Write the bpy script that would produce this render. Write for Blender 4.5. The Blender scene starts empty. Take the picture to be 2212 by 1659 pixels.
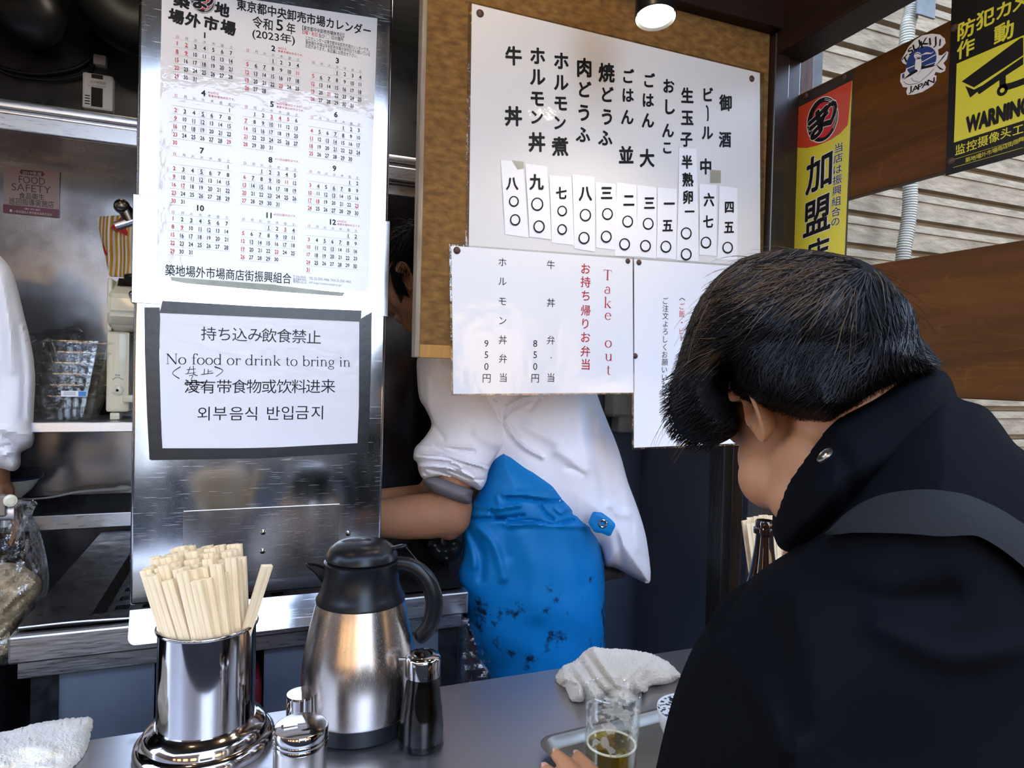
import bpy, bmesh, math, random
import numpy as np
from mathutils import Vector, Matrix
from mathutils.bvhtree import BVHTree

# ------------------------------------------------------------------ camera
W, H, FPX = 2212, 1659, 1450.0
CAM = np.array([0.0, 0.0, 1.45])
YAW, PIT, ROL = math.radians(21.49), math.radians(-0.95), math.radians(1.45)
FW = np.array([math.sin(YAW)*math.cos(PIT), math.cos(YAW)*math.cos(PIT), math.sin(PIT)])
_r = np.array([math.cos(YAW), -math.sin(YAW), 0.0]); _u = np.cross(_r, FW)
RT = _r*math.cos(ROL) + _u*math.sin(ROL)
UP = -_r*math.sin(ROL) + _u*math.cos(ROL)
scn = bpy.context.scene
COL = scn.collection
cd = bpy.data.cameras.new('camera'); cam = bpy.data.objects.new('camera', cd); COL.objects.link(cam)
cd.sensor_fit = 'HORIZONTAL'; cd.sensor_width = 36.0; cd.lens = 36.0*FPX/W; cd.clip_start = 0.02
m = Matrix.Identity(4)
for i in range(3):
    m[i][0], m[i][1], m[i][2], m[i][3] = RT[i], UP[i], -FW[i], CAM[i]
cam.matrix_world = m
scn.camera = cam
# ------------------------------------------------------------------ light and exposure
vs = scn.view_settings
scn.display_settings.display_device = 'sRGB'
vs.view_transform = 'Standard'; vs.look = 'None'; vs.gamma = 1.0; vs.use_curve_mapping = False
vs.exposure = 0.0
wd = bpy.data.worlds.new('sky'); scn.world = wd; wd.use_nodes = True
wn = wd.node_tree.nodes; wl = wd.node_tree.links
bg = wn['Background']
tc = wn.new('ShaderNodeTexCoord'); sp = wn.new('ShaderNodeSeparateXYZ'); cr = wn.new('ShaderNodeValToRGB')
wl.new(tc.outputs['Generated'], sp.inputs[0]); wl.new(sp.outputs['Z'], cr.inputs[0]); wl.new(cr.outputs[0], bg.inputs[0])
cr.color_ramp.elements[0].position = 0.0; cr.color_ramp.elements[0].color = (0.72, 0.84, 1.0, 1)
cr.color_ramp.elements[1].position = 0.7; cr.color_ramp.elements[1].color = (0.45, 0.63, 1.0, 1)
bg.inputs[1].default_value = 10.0
def lamp(name, kind, loc, energy, color, size=0.05, rot=None, spot=None):
    l = bpy.data.lights.new(name, kind); l.energy = energy; l.color = color
    if kind == 'AREA':
        l.shape = 'DISK'; l.size = size
    elif kind != 'SUN':
        l.shadow_soft_size = size
    if spot: l.spot_size = spot; l.spot_blend = 0.6
    o = bpy.data.objects.new(name, l); COL.objects.link(o); o.location = loc
    if rot: o.rotation_euler = rot
    return o
WARM = (1.0, 0.70, 0.38)
lamp('shop_lamp_light', 'POINT', (-0.45, 0.90, 2.5), 4.5, WARM, 0.06)
lamp('shop_lamp_light', 'POINT', (0.47, 0.90, 2.5), 4.5, WARM, 0.06)
lamp('unseen_kitchen_light', 'POINT', (-0.35, 1.95, 2.5), 3, (1.0, 0.85, 0.65), 0.08)
lamp('unseen_kitchen_light', 'POINT', (0.45, 1.72, 2.5), 6, (1.0, 0.93, 0.85), 0.12)  # unseen light added to brighten the cook's head and coat

# ------------------------------------------------------------------ pixel <-> place helpers
def ray(px, py): return FW*FPX + RT*(px-W/2) - UP*(py-H/2)
def P(px, py, d): return CAM + ray(px, py)/FPX*d
def atY(px, py, y): r = ray(px, py); return CAM + r*(y/r[1])
def atX(px, py, x): r = ray(px, py); return CAM + r*(x/r[0])
def atZ(px, py, z): r = ray(px, py); return CAM + r*((z-CAM[2])/r[2])
def dep(p): return float((np.asarray(p)-CAM) @ FW)
def proj(p):
    q = np.asarray(p)-CAM; z = q @ FW
    return W/2+FPX*(q @ RT)/z, H/2-FPX*(q @ UP)/z
def zat(b, py):                      # height at which the vertical through b meets image row py
    z0, z1 = 0.0, 4.0
    for _ in range(50):
        zm = (z0+z1)/2
        if proj((b[0], b[1], zm))[1] > py: z0 = zm
        else: z1 = zm
    return (z0+z1)/2

# scratch scene: text and remeshing are evaluated there, away from the growing scene
TS = bpy.data.scenes.new('scratch')
def evaluated(o):
    TS.view_layers[0].update(); return o.evaluated_get(TS.view_layers[0].depsgraph)
# ------------------------------------------------------------------ objects
ORG = {}
def tag(o, label=None, cat=None, group=None, kind=None):
    if label: o['label'] = label
    if cat: o['category'] = cat
    if group: o['group'] = group
    if kind: o['kind'] = kind
    return o
def thing(name, label, cat, loc=(0, 0, 0), group=None):
    o = bpy.data.objects.new(name, None); COL.objects.link(o)
    o.location = loc; o.empty_display_size = 0.05
    ORG[o.name] = np.array(loc, float)
    return tag(o, label, cat, group)
def mesh(name, VF, mat, parent=None, smooth=True, label=None):
    V, F = VF
    V = np.asarray(V, float)
    org = ORG[parent.name] if parent is not None else np.zeros(3)
    me = bpy.data.meshes.new(name)
    me.from_pydata((V-org).tolist(), [], [tuple(int(i) for i in f) for f in F])
    me.validate(); me.update()
    if smooth:
        me.polygons.foreach_set('use_smooth', [True]*len(me.polygons))
        me.set_sharp_from_angle(angle=math.radians(40))
        if len(me.polygons) < 2500:      # keep big flat faces flat beside their bevels
            bm_ = bmesh.new(); bm_.from_mesh(me)
            for e_ in bm_.edges:
                if len(e_.link_faces) == 2 and e_.smooth:
                    a_, b_ = e_.link_faces[0].calc_area(), e_.link_faces[1].calc_area()
                    if max(a_, b_) > 12*min(a_, b_) and e_.calc_face_angle(0) > 0.15: e_.smooth = False
            bm_.to_mesh(me); bm_.free()
    if mat: me.materials.append(mat)
    o = bpy.data.objects.new(name, me); COL.objects.link(o)
    if parent is not None: o.parent = parent
    ORG[o.name] = org
    if label: o['label'] = label
    return o
def one(name, VF, mat, label, cat, group=None, smooth=True):
    """a thing that is a single mesh, its origin at its base"""
    V = np.asarray(VF[0], float); c = (V.min(0)+V.max(0))/2; c[2] = V[:, 2].min()
    o = mesh(name, (V-c, VF[1]), mat, None, smooth); o.location = c; ORG[o.name] = c
    return tag(o, label, cat, group)
def struct(name, VF, mat, smooth=False):
    o = mesh(name, VF, mat, None, smooth); o['kind'] = 'structure'; return o
def join(*parts):
    V = []; F = []; n = 0
    for v, f in parts:
        v = np.asarray(v, float)
        if len(v) == 0: continue
        V.append(v); F += [tuple(int(i)+n for i in q) for q in f]; n += len(v)
    return np.concatenate(V), F
def from_bm(bm):
    bm.verts.index_update()
    r = np.array([v.co[:] for v in bm.verts]), [[v.index for v in f.verts] for f in bm.faces]
    bm.free(); return r
def box(x0, x1, y0, y1, z0, z1, bev=0.0, seg=2):
    bm = bmesh.new()
    bmesh.ops.create_cube(bm, size=1.0)
    for v in bm.verts:
        v.co = Vector(((x0+x1)/2+v.co.x*(x1-x0), (y0+y1)/2+v.co.y*(y1-y0), (z0+z1)/2+v.co.z*(z1-z0)))
    if bev > 0:
        bmesh.ops.bevel(bm, geom=list(bm.edges), offset=bev, segments=seg, affect='EDGES', profile=0.5)
    return from_bm(bm)
def lathe(profile, c=(0, 0, 0), n=40, axis=(0, 0, 1)):
    a = np.asarray(axis, float); a = a/np.linalg.norm(a)
    t = np.array([1, 0, 0]) if abs(a[0]) < 0.9 else np.array([0, 1, 0])
    e1 = np.cross(a, t); e1 /= np.linalg.norm(e1); e2 = np.cross(a, e1)
    V = []; F = []
    for r, z in profile:
        for k in range(n):
            th = 2*math.pi*k/n
            V.append(np.asarray(c)+a*z+(e1*math.cos(th)+e2*math.sin(th))*r)
    for i in range(len(profile)-1):
        for k in range(n):
            F.append((i*n+k, i*n+(k+1) % n, (i+1)*n+(k+1) % n, (i+1)*n+k))
    if profile[0][0] > 1e-6: F.append(tuple(range(n))[::-1])
    if profile[-1][0] > 1e-6: F.append(tuple((len(profile)-1)*n+k for k in range(n)))
    return np.array(V), F
def frames(pts):
    pts = np.asarray(pts, float); T = np.gradient(pts, axis=0)
    T /= np.linalg.norm(T, axis=1)[:, None]+1e-12
    n0 = np.cross(T[0], [0, 0, 1.0])
    if np.linalg.norm(n0) < 1e-3: n0 = np.cross(T[0], [1.0, 0, 0])
    N = [n0/np.linalg.norm(n0)]
    for t in T[1:]:
        v = N[-1]-t*(N[-1] @ t); N.append(v/np.linalg.norm(v))
    N = np.array(N); return pts, T, N, np.cross(T, N)
def tube(pts, rad, n=10, caps=True, flat=1.0):
    pts, T, N, B = frames(pts)
    rad = np.broadcast_to(np.asarray(rad, float), (len(pts),))
    th = np.arange(n)*2*math.pi/n
    V = (pts[:, None]+rad[:, None, None]*(N[:, None]*np.cos(th)[None, :, None]+flat*B[:, None]*np.sin(th)[None, :, None])).reshape(-1, 3)
    F = [(i*n+k, i*n+(k+1) % n, (i+1)*n+(k+1) % n, (i+1)*n+k) for i in range(len(pts)-1) for k in range(n)]
    if caps: F += [tuple(range(n))[::-1], tuple((len(pts)-1)*n+k for k in range(n))]
    return V, F
def spline(pts, n=8, closed=False):
    """Catmull-Rom through the points"""
    p = np.asarray(pts, float); m_ = len(p); out = []
    rng = range(m_) if closed else range(m_-1)
    for i in rng:
        if closed: a, b, c, d = p[(i-1) % m_], p[i], p[(i+1) % m_], p[(i+2) % m_]
        else: a, b, c, d = p[max(i-1, 0)], p[i], p[i+1], p[min(i+2, m_-1)]
        for k in range(n):
            t = k/n
            out.append(0.5*((2*b)+(c-a)*t+(2*a-5*b+4*c-d)*t*t+(3*b-a-3*c+d)*t**3))
    if not closed: out.append(p[-1])
    return np.array(out)
def ball(c, r, n=16, basis=None):
    """ellipsoid, radii r, optional 3x3 basis (columns)"""
    r = np.broadcast_to(np.asarray(r, float), (3,))
    V, F = lathe([(max(math.sin(math.pi*i/n), 1e-7), -math.cos(math.pi*i/n)) for i in range(n+1)], n=2*n)
    V = V*r
    if basis is not None: V = V @ np.asarray(basis).T
    return V+np.asarray(c), F
def capsule(a, b, ra, rb, n=14):
    a = np.asarray(a, float); b = np.asarray(b, float); d = b-a; L = np.linalg.norm(d); d = d/L
    prof = [(max(ra*math.cos(t), 1e-7), ra*math.sin(t)) for t in np.linspace(-math.pi/2, 0, 6)]
    prof += [(max(rb*math.cos(t), 1e-7), L+rb*math.sin(t)) for t in np.linspace(0, math.pi/2, 6)]
    return lathe(prof, a, n, d)
def remesh(VF, voxel, smooth=6, fac=0.5):
    """one continuous skin around overlapping volumes"""
    me = bpy.data.meshes.new('tmp'); me.from_pydata(np.asarray(VF[0]).tolist(), [], [tuple(map(int, f)) for f in VF[1]]); me.update()
    o = bpy.data.objects.new('tmp', me); TS.collection.objects.link(o)
    r = o.modifiers.new('r', 'REMESH'); r.mode = 'VOXEL'; r.voxel_size = voxel
    if smooth:
        s = o.modifiers.new('s', 'SMOOTH'); s.iterations = smooth; s.factor = fac
    e = evaluated(o).to_mesh()
    V = np.empty(len(e.vertices)*3); e.vertices.foreach_get('co', V)
    F = [tuple(p.vertices) for p in e.polygons]
    bpy.data.objects.remove(o); bpy.data.meshes.remove(me)
    return V.reshape(-1, 3), F
def bvh(VF): return BVHTree.FromPolygons([tuple(v) for v in VF[0]], [tuple(map(int, f)) for f in VF[1]])
def hit(tree, px, py):
    d = ray(px, py); d = d/np.linalg.norm(d)
    h = tree.ray_cast(Vector(CAM), Vector(d))
    return (np.array(h[0]), np.array(h[1])) if h[0] is not None else (None, None)

# outline -> rounded volume (an outline traced in the photo gets its own distance and thickness)
def seg_dist(Q, poly, closed=True):
    A = np.asarray(poly, float); B = np.roll(A, -1, 0) if closed else A[1:]
    if not closed: A = A[:-1]
    best = np.full(len(Q), 1e18); near = np.zeros((len(Q), 2))
    for a, b in zip(A, B):
        d = b-a; L = d @ d
        if L < 1e-12: continue
        t = np.clip(((Q-a) @ d)/L, 0, 1); c = a+t[:, None]*d; e = ((Q-c)**2).sum(1)
        w = e < best; best[w] = e[w]; near[w] = c[w]
    return np.sqrt(best), near
def inside(Q, poly):
    A = np.asarray(poly, float); B = np.roll(A, -1, 0); r = np.zeros(len(Q), bool)
    for a, b in zip(A, B):
        if a[1] == b[1]: continue
        c = ((a[1] > Q[:, 1]) != (b[1] > Q[:, 1])) & (Q[:, 0] < (b[0]-a[0])*(Q[:, 1]-a[1])/(b[1]-a[1])+a[0])
        r ^= c
    return r
def inflate(outline, depth, thick, step=6, R=None, smooth=4, folds=(), noise=0.0, nscale=30.0, seed=0, power=0.5, backf=1.0):
    """returns (V,F), front(px,py)->depth"""
    ol = spline(outline, smooth, True) if smooth else np.asarray(outline, float)
    x0, y0 = ol.min(0)-step; x1, y1 = ol.max(0)+step
    xs = np.arange(x0, x1+step, step); ys = np.arange(y0, y1+step, step)
    X, Y = np.meshgrid(xs, ys); Q = np.stack([X.ravel(), Y.ravel()], 1)
    D, near = seg_dist(Q, ol); ins = inside(Q, ol) & (D > 0.35*step)
    nx = len(xs); M = ins.reshape(X.shape)
    cell = M[:-1, :-1] & M[1:, :-1] & M[:-1, 1:] & M[1:, 1:]
    Rr = R or D[ins].max()
    dfun = depth if callable(depth) else (lambda p: np.full(len(p), float(depth)))
    def half(Dv): return thick*(1-(1-np.minimum(Dv/Rr, 1))**2)**power
    rng = np.random.RandomState(seed); ph = rng.rand(6)*6.28; dr = rng.randn(6, 2)
    def extra(q, Dv):
        e = np.zeros(len(q))
        for pl, w, a in folds:
            ds, _ = seg_dist(q, spline(pl, 4) if len(pl) > 2 else pl, False)
            e += a*np.exp(-(ds/w)**2)
        if noise:
            for k in range(6):
                e += noise/3*np.sin(q @ dr[k]/nscale+ph[k])
        return e*np.clip(Dv/(2.0*step), 0, 1)
    ci, cj = np.nonzero(cell)
    idx = lambda i, j: i*nx+j
    quads = np.stack([idx(ci, cj), idx(ci, cj+1), idx(ci+1, cj+1), idx(ci+1, cj)], 1)
    from collections import Counter
    ec = Counter()
    for q in quads:
        for k in range(4): ec[frozenset((q[k], q[(k+1) % 4]))] += 1
    bnd = set()
    for e, c in ec.items():
        if c == 1: bnd |= set(e)
    used = np.unique(quads); isb = np.array([u in bnd for u in used])
    q = Q[used].copy(); q[isb] = near[used][isb]; Dv = D[used].copy(); Dv[isb] = 0
    d0 = dfun(q); t = half(Dv); ex = extra(q, Dv)
    rays = np.array([ray(a, b)/FPX for a, b in q])
    Vf = CAM+rays*(d0-t-ex)[:, None]; Vb = CAM+rays*(d0+t*backf)[:, None]
    n = len(used); mp = {u: k for k, u in enumerate(used)}
    bidx = {}; Vl = [Vf]; k2 = n; back = []
    for k in range(n):
        if isb[k]: back.append(k)
        else: back.append(k2); k2 += 1
    V = np.concatenate([Vf, Vb[~isb]])
    F = []
    for c in quads:
        a = [mp[u] for u in c]
        F.append(tuple(a[::-1])); F.append(tuple(back[k] for k in a))
    def front(px, py):
        qq = np.array([[px, py]], float); Dq, _ = seg_dist(qq, ol)
        if not inside(qq, ol)[0]: Dq = Dq*0
        return float(dfun(qq)[0]-half(Dq)[0]-extra(qq, Dq)[0])
    front.outline = ol; front.half = lambda px, py: float(half(seg_dist(np.array([[px, py]], float), ol)[0])[0])
    return (V, F), front

# ------------------------------------------------------------------ materials
MATS = {}
def mat(name, color, rough=0.5, metal=0.0, var=0.0, vscale=8.0, stretch=(1, 1, 1), bump=0.0, bscale=40.0,
        rvar=0.0, coat=0.0, coat_r=0.05, coat_bump=0.0, spec=0.5, sheen=0.0, sss=0.0, color2=None, trans=0.0, ior=1.45, aniso=0.0, emit=None, bstretch=None, alpha=1.0, detail=6.0, contrast=0.0):
    if name in MATS: return MATS[name]
    M = bpy.data.materials.new(name); M.use_nodes = True; MATS[name] = M
    nt = M.node_tree; N = nt.nodes; L = nt.links; b = N['Principled BSDF']
    b.inputs['Base Color'].default_value = (*color, 1); b.inputs['Roughness'].default_value = rough
    b.inputs['Metallic'].default_value = metal; b.inputs['Specular IOR Level'].default_value = spec
    b.inputs['Coat Weight'].default_value = coat; b.inputs['Coat Roughness'].default_value = coat_r
    b.inputs['Transmission Weight'].default_value = trans; b.inputs['IOR'].default_value = ior
    b.inputs['Anisotropic'].default_value = aniso; b.inputs['Alpha'].default_value = alpha
    if sheen: b.inputs['Sheen Weight'].default_value = sheen
    if sss:
        b.inputs['Subsurface Weight'].default_value = sss; b.inputs['Subsurface Radius'].default_value = (1.0, 0.35, 0.2)
        b.inputs['Subsurface Scale'].default_value = 0.006
    if emit: b.inputs['Emission Color'].default_value = (*emit[0], 1); b.inputs['Emission Strength'].default_value = emit[1]
    tcn = N.new('ShaderNodeTexCoord')
    def noise(scale, st, det=detail):
        mp = N.new('ShaderNodeMapping'); mp.inputs['Scale'].default_value = st
        L.new(tcn.outputs['Object'], mp.inputs[0])
        nz = N.new('ShaderNodeTexNoise'); nz.inputs['Scale'].default_value = scale; nz.inputs['Detail'].default_value = det
        L.new(mp.outputs[0], nz.inputs['Vector']); return nz
    if var or color2:
        nz = noise(vscale, stretch); rp = N.new('ShaderNodeValToRGB')
        c2 = color2 or tuple(max(0, c*(1-var)) for c in color)
        rp.color_ramp.elements[0].position = 0.3+contrast; rp.color_ramp.elements[1].position = 0.7-contrast
        rp.color_ramp.elements[0].color = (*c2, 1); rp.color_ramp.elements[1].color = (*color, 1)
        L.new(nz.outputs['Fac'], rp.inputs[0]); L.new(rp.outputs[0], b.inputs['Base Color'])
    if rvar:
        nz = noise(vscale*1.7, stretch); mr = N.new('ShaderNodeMapRange')
        mr.inputs['To Min'].default_value = max(0.02, rough-rvar); mr.inputs['To Max'].default_value = rough+rvar
        mr.inputs['From Min'].default_value = 0.3; mr.inputs['From Max'].default_value = 0.7
        L.new(nz.outputs['Fac'], mr.inputs['Value']); L.new(mr.outputs[0], b.inputs['Roughness'])
    if bump:
        nz = noise(bscale, bstretch or stretch); bp = N.new('ShaderNodeBump')
        bp.inputs['Strength'].default_value = 1.0; bp.inputs['Distance'].default_value = bump
        L.new(nz.outputs['Fac'], bp.inputs['Height']); L.new(bp.outputs[0], b.inputs['Normal'])
    if coat_bump:
        nz = noise(38, (1, 1, 1), 3.0); bp = N.new('ShaderNodeBump'); bp.inputs['Distance'].default_value = coat_bump
        L.new(nz.outputs['Fac'], bp.inputs['Height']); L.new(bp.outputs[0], b.inputs['Coat Normal'])
    return M
def thin_clear(name, tint, gloss=0.25, rough=0.06, base=0.04, cover=0.0, cscale=30.0, cthr=0.5, ccol=(0.9, 0.9, 0.88), bump=0.0):
    """thin see-through film: transparent with a fresnel-weighted glossy layer, optional milky patches"""
    if name in MATS: return MATS[name]
    M = bpy.data.materials.new(name); M.use_nodes = True; MATS[name] = M
    nt = M.node_tree; N = nt.nodes; L = nt.links
    N.remove(N['Principled BSDF']); out = N['Material Output']
    tr = N.new('ShaderNodeBsdfTransparent'); tr.inputs[0].default_value = (*tint, 1)
    gl = N.new('ShaderNodeBsdfGlossy'); gl.inputs['Roughness'].default_value = rough; gl.inputs[0].default_value = (1, 1, 1, 1)
    lw = N.new('ShaderNodeLayerWeight'); lw.inputs['Blend'].default_value = 0.5
    pw = N.new('ShaderNodeMath'); pw.operation = 'POWER'; L.new(lw.outputs['Facing'], pw.inputs[0]); pw.inputs[1].default_value = 3.0
    fm = N.new('ShaderNodeMath'); fm.operation = 'MULTIPLY_ADD'; L.new(pw.outputs[0], fm.inputs[0]); fm.inputs[1].default_value = gloss*1.6; fm.inputs[2].default_value = base+gloss*0.12
    mx = N.new('ShaderNodeMixShader'); L.new(fm.outputs[0], mx.inputs[0]); L.new(tr.outputs[0], mx.inputs[1]); L.new(gl.outputs[0], mx.inputs[2])
    last = mx
    tcn = N.new('ShaderNodeTexCoord')
    if bump:
        nz = N.new('ShaderNodeTexNoise'); nz.inputs['Scale'].default_value = 35; nz.inputs['Detail'].default_value = 4
        L.new(tcn.outputs['Object'], nz.inputs['Vector'])
        bp = N.new('ShaderNodeBump'); bp.inputs['Distance'].default_value = bump; L.new(nz.outputs['Fac'], bp.inputs['Height'])
        L.new(bp.outputs[0], gl.inputs['Normal']); L.new(bp.outputs[0], lw.inputs['Normal'])
    if cover:
        df = N.new('ShaderNodeBsdfTranslucent'); df.inputs[0].default_value = (*ccol, 1)
        dd = N.new('ShaderNodeBsdfDiffuse'); dd.inputs[0].default_value = (*ccol, 1)
        md = N.new('ShaderNodeMixShader'); md.inputs[0].default_value = 0.5
        L.new(df.outputs[0], md.inputs[1]); L.new(dd.outputs[0], md.inputs[2])
        vo = N.new('ShaderNodeTexNoise'); vo.inputs['Scale'].default_value = cscale; vo.inputs['Detail'].default_value = 1.5
        L.new(tcn.outputs['Object'], vo.inputs['Vector'])
        rp = N.new('ShaderNodeValToRGB'); rp.color_ramp.elements[0].position = cthr; rp.color_ramp.elements[1].position = cthr+0.05
        rp.color_ramp.elements[0].color = (0, 0, 0, 1); rp.color_ramp.elements[1].color = (cover, cover, cover, 1)
        L.new(vo.outputs['Fac'], rp.inputs[0])
        m2 = N.new('ShaderNodeMixShader'); L.new(rp.outputs[0], m2.inputs[0]); L.new(mx.outputs[0], m2.inputs[1]); L.new(md.outputs[0], m2.inputs[2]); last = m2
    L.new(last.outputs[0], out.inputs['Surface'])
    return M
def steel(name, tone=0.62, rough=0.22, stretch=(1, 1, 40), scale=14, rvar=0.08, scratch=0.0, warm=0.0, bump=0.000012):
    """brushed / scratched stainless steel"""
    if name in MATS: return MATS[name]
    M = mat(name, (tone+warm, tone, tone-warm+0.015), rough, 1.0, rvar=rvar, vscale=scale, stretch=stretch, bump=bump, bscale=scale*3, bstretch=stretch)
    if scratch:
        N = M.node_tree.nodes; L = M.node_tree.links; b = N['Principled BSDF']
        old = b.inputs['Roughness'].links[0].from_socket
        tcn = N.new('ShaderNodeTexCoord'); acc = None
        for k, (ang, sx) in enumerate(((0.4, 260), (-0.7, 320), (1.2, 240), (0.05, 420))):
            mp = N.new('ShaderNodeMapping'); mp.inputs['Rotation'].default_value = (0, ang, 0); mp.inputs['Scale'].default_value = (4, 4, sx); mp.inputs['Location'].default_value = (k*3.1, 0, k*1.7)
            L.new(tcn.outputs['Object'], mp.inputs[0])
            nz = N.new('ShaderNodeTexNoise'); nz.inputs['Scale'].default_value = 3.0; nz.inputs['Detail'].default_value = 2
            L.new(mp.outputs[0], nz.inputs['Vector'])
            rp = N.new('ShaderNodeMapRange'); rp.inputs['From Min'].default_value = 0.69; rp.inputs['From Max'].default_value = 0.74
            L.new(nz.outputs['Fac'], rp.inputs['Value'])
            if acc is None: acc = rp.outputs[0]
            else:
                mxn = N.new('ShaderNodeMath'); mxn.operation = 'MAXIMUM'; L.new(acc, mxn.inputs[0]); L.new(rp.outputs[0], mxn.inputs[1]); acc = mxn.outputs[0]
        ma = N.new('ShaderNodeMath'); ma.operation = 'MULTIPLY_ADD'; L.new(acc, ma.inputs[0]); ma.inputs[1].default_value = scratch; L.new(old, ma.inputs[2])
        L.new(ma.outputs[0], b.inputs['Roughness'])
    return M
def wood(name, c1, c2, rough=0.45, scale=5, stretch=(1, 1, 14), coat=0.15, bump=0.0006, rings=0.0):
    M = mat(name, c1, rough, 0, color2=c2, vscale=scale, stretch=stretch, bump=bump, bscale=scale*6, coat=coat, coat_r=0.25, detail=9.0, spec=0.12)
    if rings:
        N = M.node_tree.nodes; L = M.node_tree.links; b = N['Principled BSDF']
        src = b.inputs['Base Color'].links[0].from_socket
        tcn = N.new('ShaderNodeTexCoord'); mp = N.new('ShaderNodeMapping'); mp.inputs['Scale'].default_value = stretch
        L.new(tcn.outputs['Object'], mp.inputs[0])
        nz = N.new('ShaderNodeTexNoise'); nz.inputs['Scale'].default_value = scale*0.6; nz.inputs['Detail'].default_value = 2
        L.new(mp.outputs[0], nz.inputs['Vector'])
        ml = N.new('ShaderNodeMath'); ml.operation = 'MULTIPLY'; ml.inputs[1].default_value = 16; L.new(nz.outputs['Fac'], ml.inputs[0])
        fr = N.new('ShaderNodeMath'); fr.operation = 'FRACT'; L.new(ml.outputs[0], fr.inputs[0])
        rp = N.new('ShaderNodeValToRGB'); e = rp.color_ramp.elements; e[0].position = 0.0; e[0].color = (1, 1, 1, 1); e[1].position = 0.10; e[1].color = (0, 0, 0, 1)
        L.new(fr.outputs[0], rp.inputs[0])
        mx = N.new('ShaderNodeMix'); mx.data_type = 'RGBA'; mx.inputs['B'].default_value = (*[min(1, c*2.2) for c in c1], 1)
        m3 = N.new('ShaderNodeMath'); m3.operation = 'MULTIPLY'; m3.inputs[1].default_value = rings; L.new(rp.outputs[0], m3.inputs[0])
        L.new(m3.outputs[0], mx.inputs['Factor']); L.new(src, mx.inputs['A']); L.new(mx.outputs['Result'], b.inputs['Base Color'])
    return M
STEEL_P = steel('pillar_steel', 0.55, 0.13, (2, 1, 1), 4, 0.04, scratch=0.30, bump=0.000004)
STEEL = steel('brushed_steel', 0.58, 0.34, (2, 30, 30), 8, 0.08)
STEEL_C = steel('counter_steel', 0.46, 0.36, (3, 40, 40), 9, 0.05, scratch=0.10, warm=0.012, bump=0.000004)
STEEL_D = steel('old_steel', 0.32, 0.33, (1, 1, 1), 6, 0.12)
CHROME = steel('polished_steel', 0.37, 0.09, (1, 1, 1), 10, 0.03, warm=0.03, bump=0.0)
THERM = steel('brushed_flask_steel', 0.47, 0.25, (60, 60, 1), 14, 0.03, warm=0.07, bump=0.000003)
BLACKP = mat('black_plastic', (0.007, 0.007, 0.008), 0.30, spec=0.3, bump=0.00005, bscale=900)
BLACKM = mat('sooty_black', (0.012, 0.012, 0.013), 0.45, var=0.5, vscale=30, rvar=0.15)
GRIDDLE = mat('seasoned_iron', (0.014, 0.014, 0.015), 0.36, 0.0, var=0.4, vscale=14, rvar=0.14, bump=0.0008, bscale=50, spec=0.6)
DARKWALL = mat('dark_wall', (0.016, 0.017, 0.020), 0.22, var=0.4, vscale=5, rvar=0.1)
PAPER = mat('laminated_paper', (0.80, 0.80, 0.83), 0.5, coat=1.0, coat_r=0.03, coat_bump=0.0009)
PAPER2 = mat('plain_paper', (0.80, 0.80, 0.84), 0.55, coat=0.35, coat_r=0.12, coat_bump=0.002)
SLIPP = mat('slip_paper', (0.82, 0.82, 0.86), 0.6, coat=0.3, coat_r=0.1, coat_bump=0.001)
MENUP = mat('old_menu_sheet', (0.74, 0.74, 0.77), 0.5, color2=(0.64, 0.62, 0.60), vscale=2.5, coat=0.7, coat_r=0.05, coat_bump=0.0012, contrast=-0.1)
INK = mat('black_ink', (0.008, 0.008, 0.009), 0.5, spec=0.2, coat=0.08, coat_r=0.1)
INKG = mat('grey_ink', (0.16, 0.16, 0.18), 0.5)
LINEG = mat('hairline_grey', (0.45, 0.45, 0.48), 0.5)
RED = mat('red_ink', (0.55, 0.02, 0.03), 0.45)
DKRED = mat('crimson_ink', (0.42, 0.008, 0.022), 0.45)
TAPE = mat('black_tape', (0.010, 0.010, 0.012), 0.28, bump=0.0004, bscale=40)
YEL = mat('sign_yellow', (0.74, 0.68, 0.05), 0.35, coat=0.3)
SIGNB = mat('sign_black', (0.007, 0.007, 0.008), 0.4, spec=0.3)
SIGNR = mat('sign_red', (0.62, 0.065, 0.03), 0.35, coat=0.3)
WHITE = mat('white_print', (0.80, 0.80, 0.83), 0.5)
NAVY = mat('navy_print', (0.02, 0.055, 0.22), 0.4)
PIN = mat('rusty_pin', (0.10, 0.045, 0.03), 0.5, var=0.5, vscale=200)
BOARDW = wood('weathered_board', (0.27, 0.145, 0.045), (0.12, 0.062, 0.022), 0.7, 42, (1.0, 1.0, 2.0), 0.0, 0.0012)
EDGEW = wood('board_edge_wood', (0.36, 0.30, 0.23), (0.22, 0.17, 0.12), 0.7, 12, (8, 8, 1), 0.0)
PALEW = wood('fresh_wood', (0.48, 0.26, 0.07), (0.38, 0.19, 0.05), 0.5, 8, (14, 1, 1), 0.1)
DARKW = wood('dark_beam_wood', (0.030, 0.014, 0.010), (0.014, 0.008, 0.007), 0.5, 6, (1, 1, 8), 0.15)
POSTW = wood('reddish_post_wood', (0.13, 0.06, 0.035), (0.06, 0.028, 0.018), 0.5, 8, (8, 8, 1), 0.2)
PLANKW = wood('stained_plank', (0.140, 0.053, 0.009), (0.062, 0.023, 0.005), 0.5, 2.6, (3, 1, 7), 0.08, 0.0004, rings=0.16)
SIDING = mat('textured_siding', (0.34, 0.255, 0.16), 0.85, color2=(0.22, 0.165, 0.105), spec=0.15, vscale=9, stretch=(1, 1, 2.5), bump=0.006, bscale=17, detail=2)
HAIRM = mat('black_hair', (0.008, 0.007, 0.007), 0.46, spec=0.11)
HAIRB = mat('brown_hair', (0.055, 0.030, 0.014), 0.5, spec=0.25)
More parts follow.
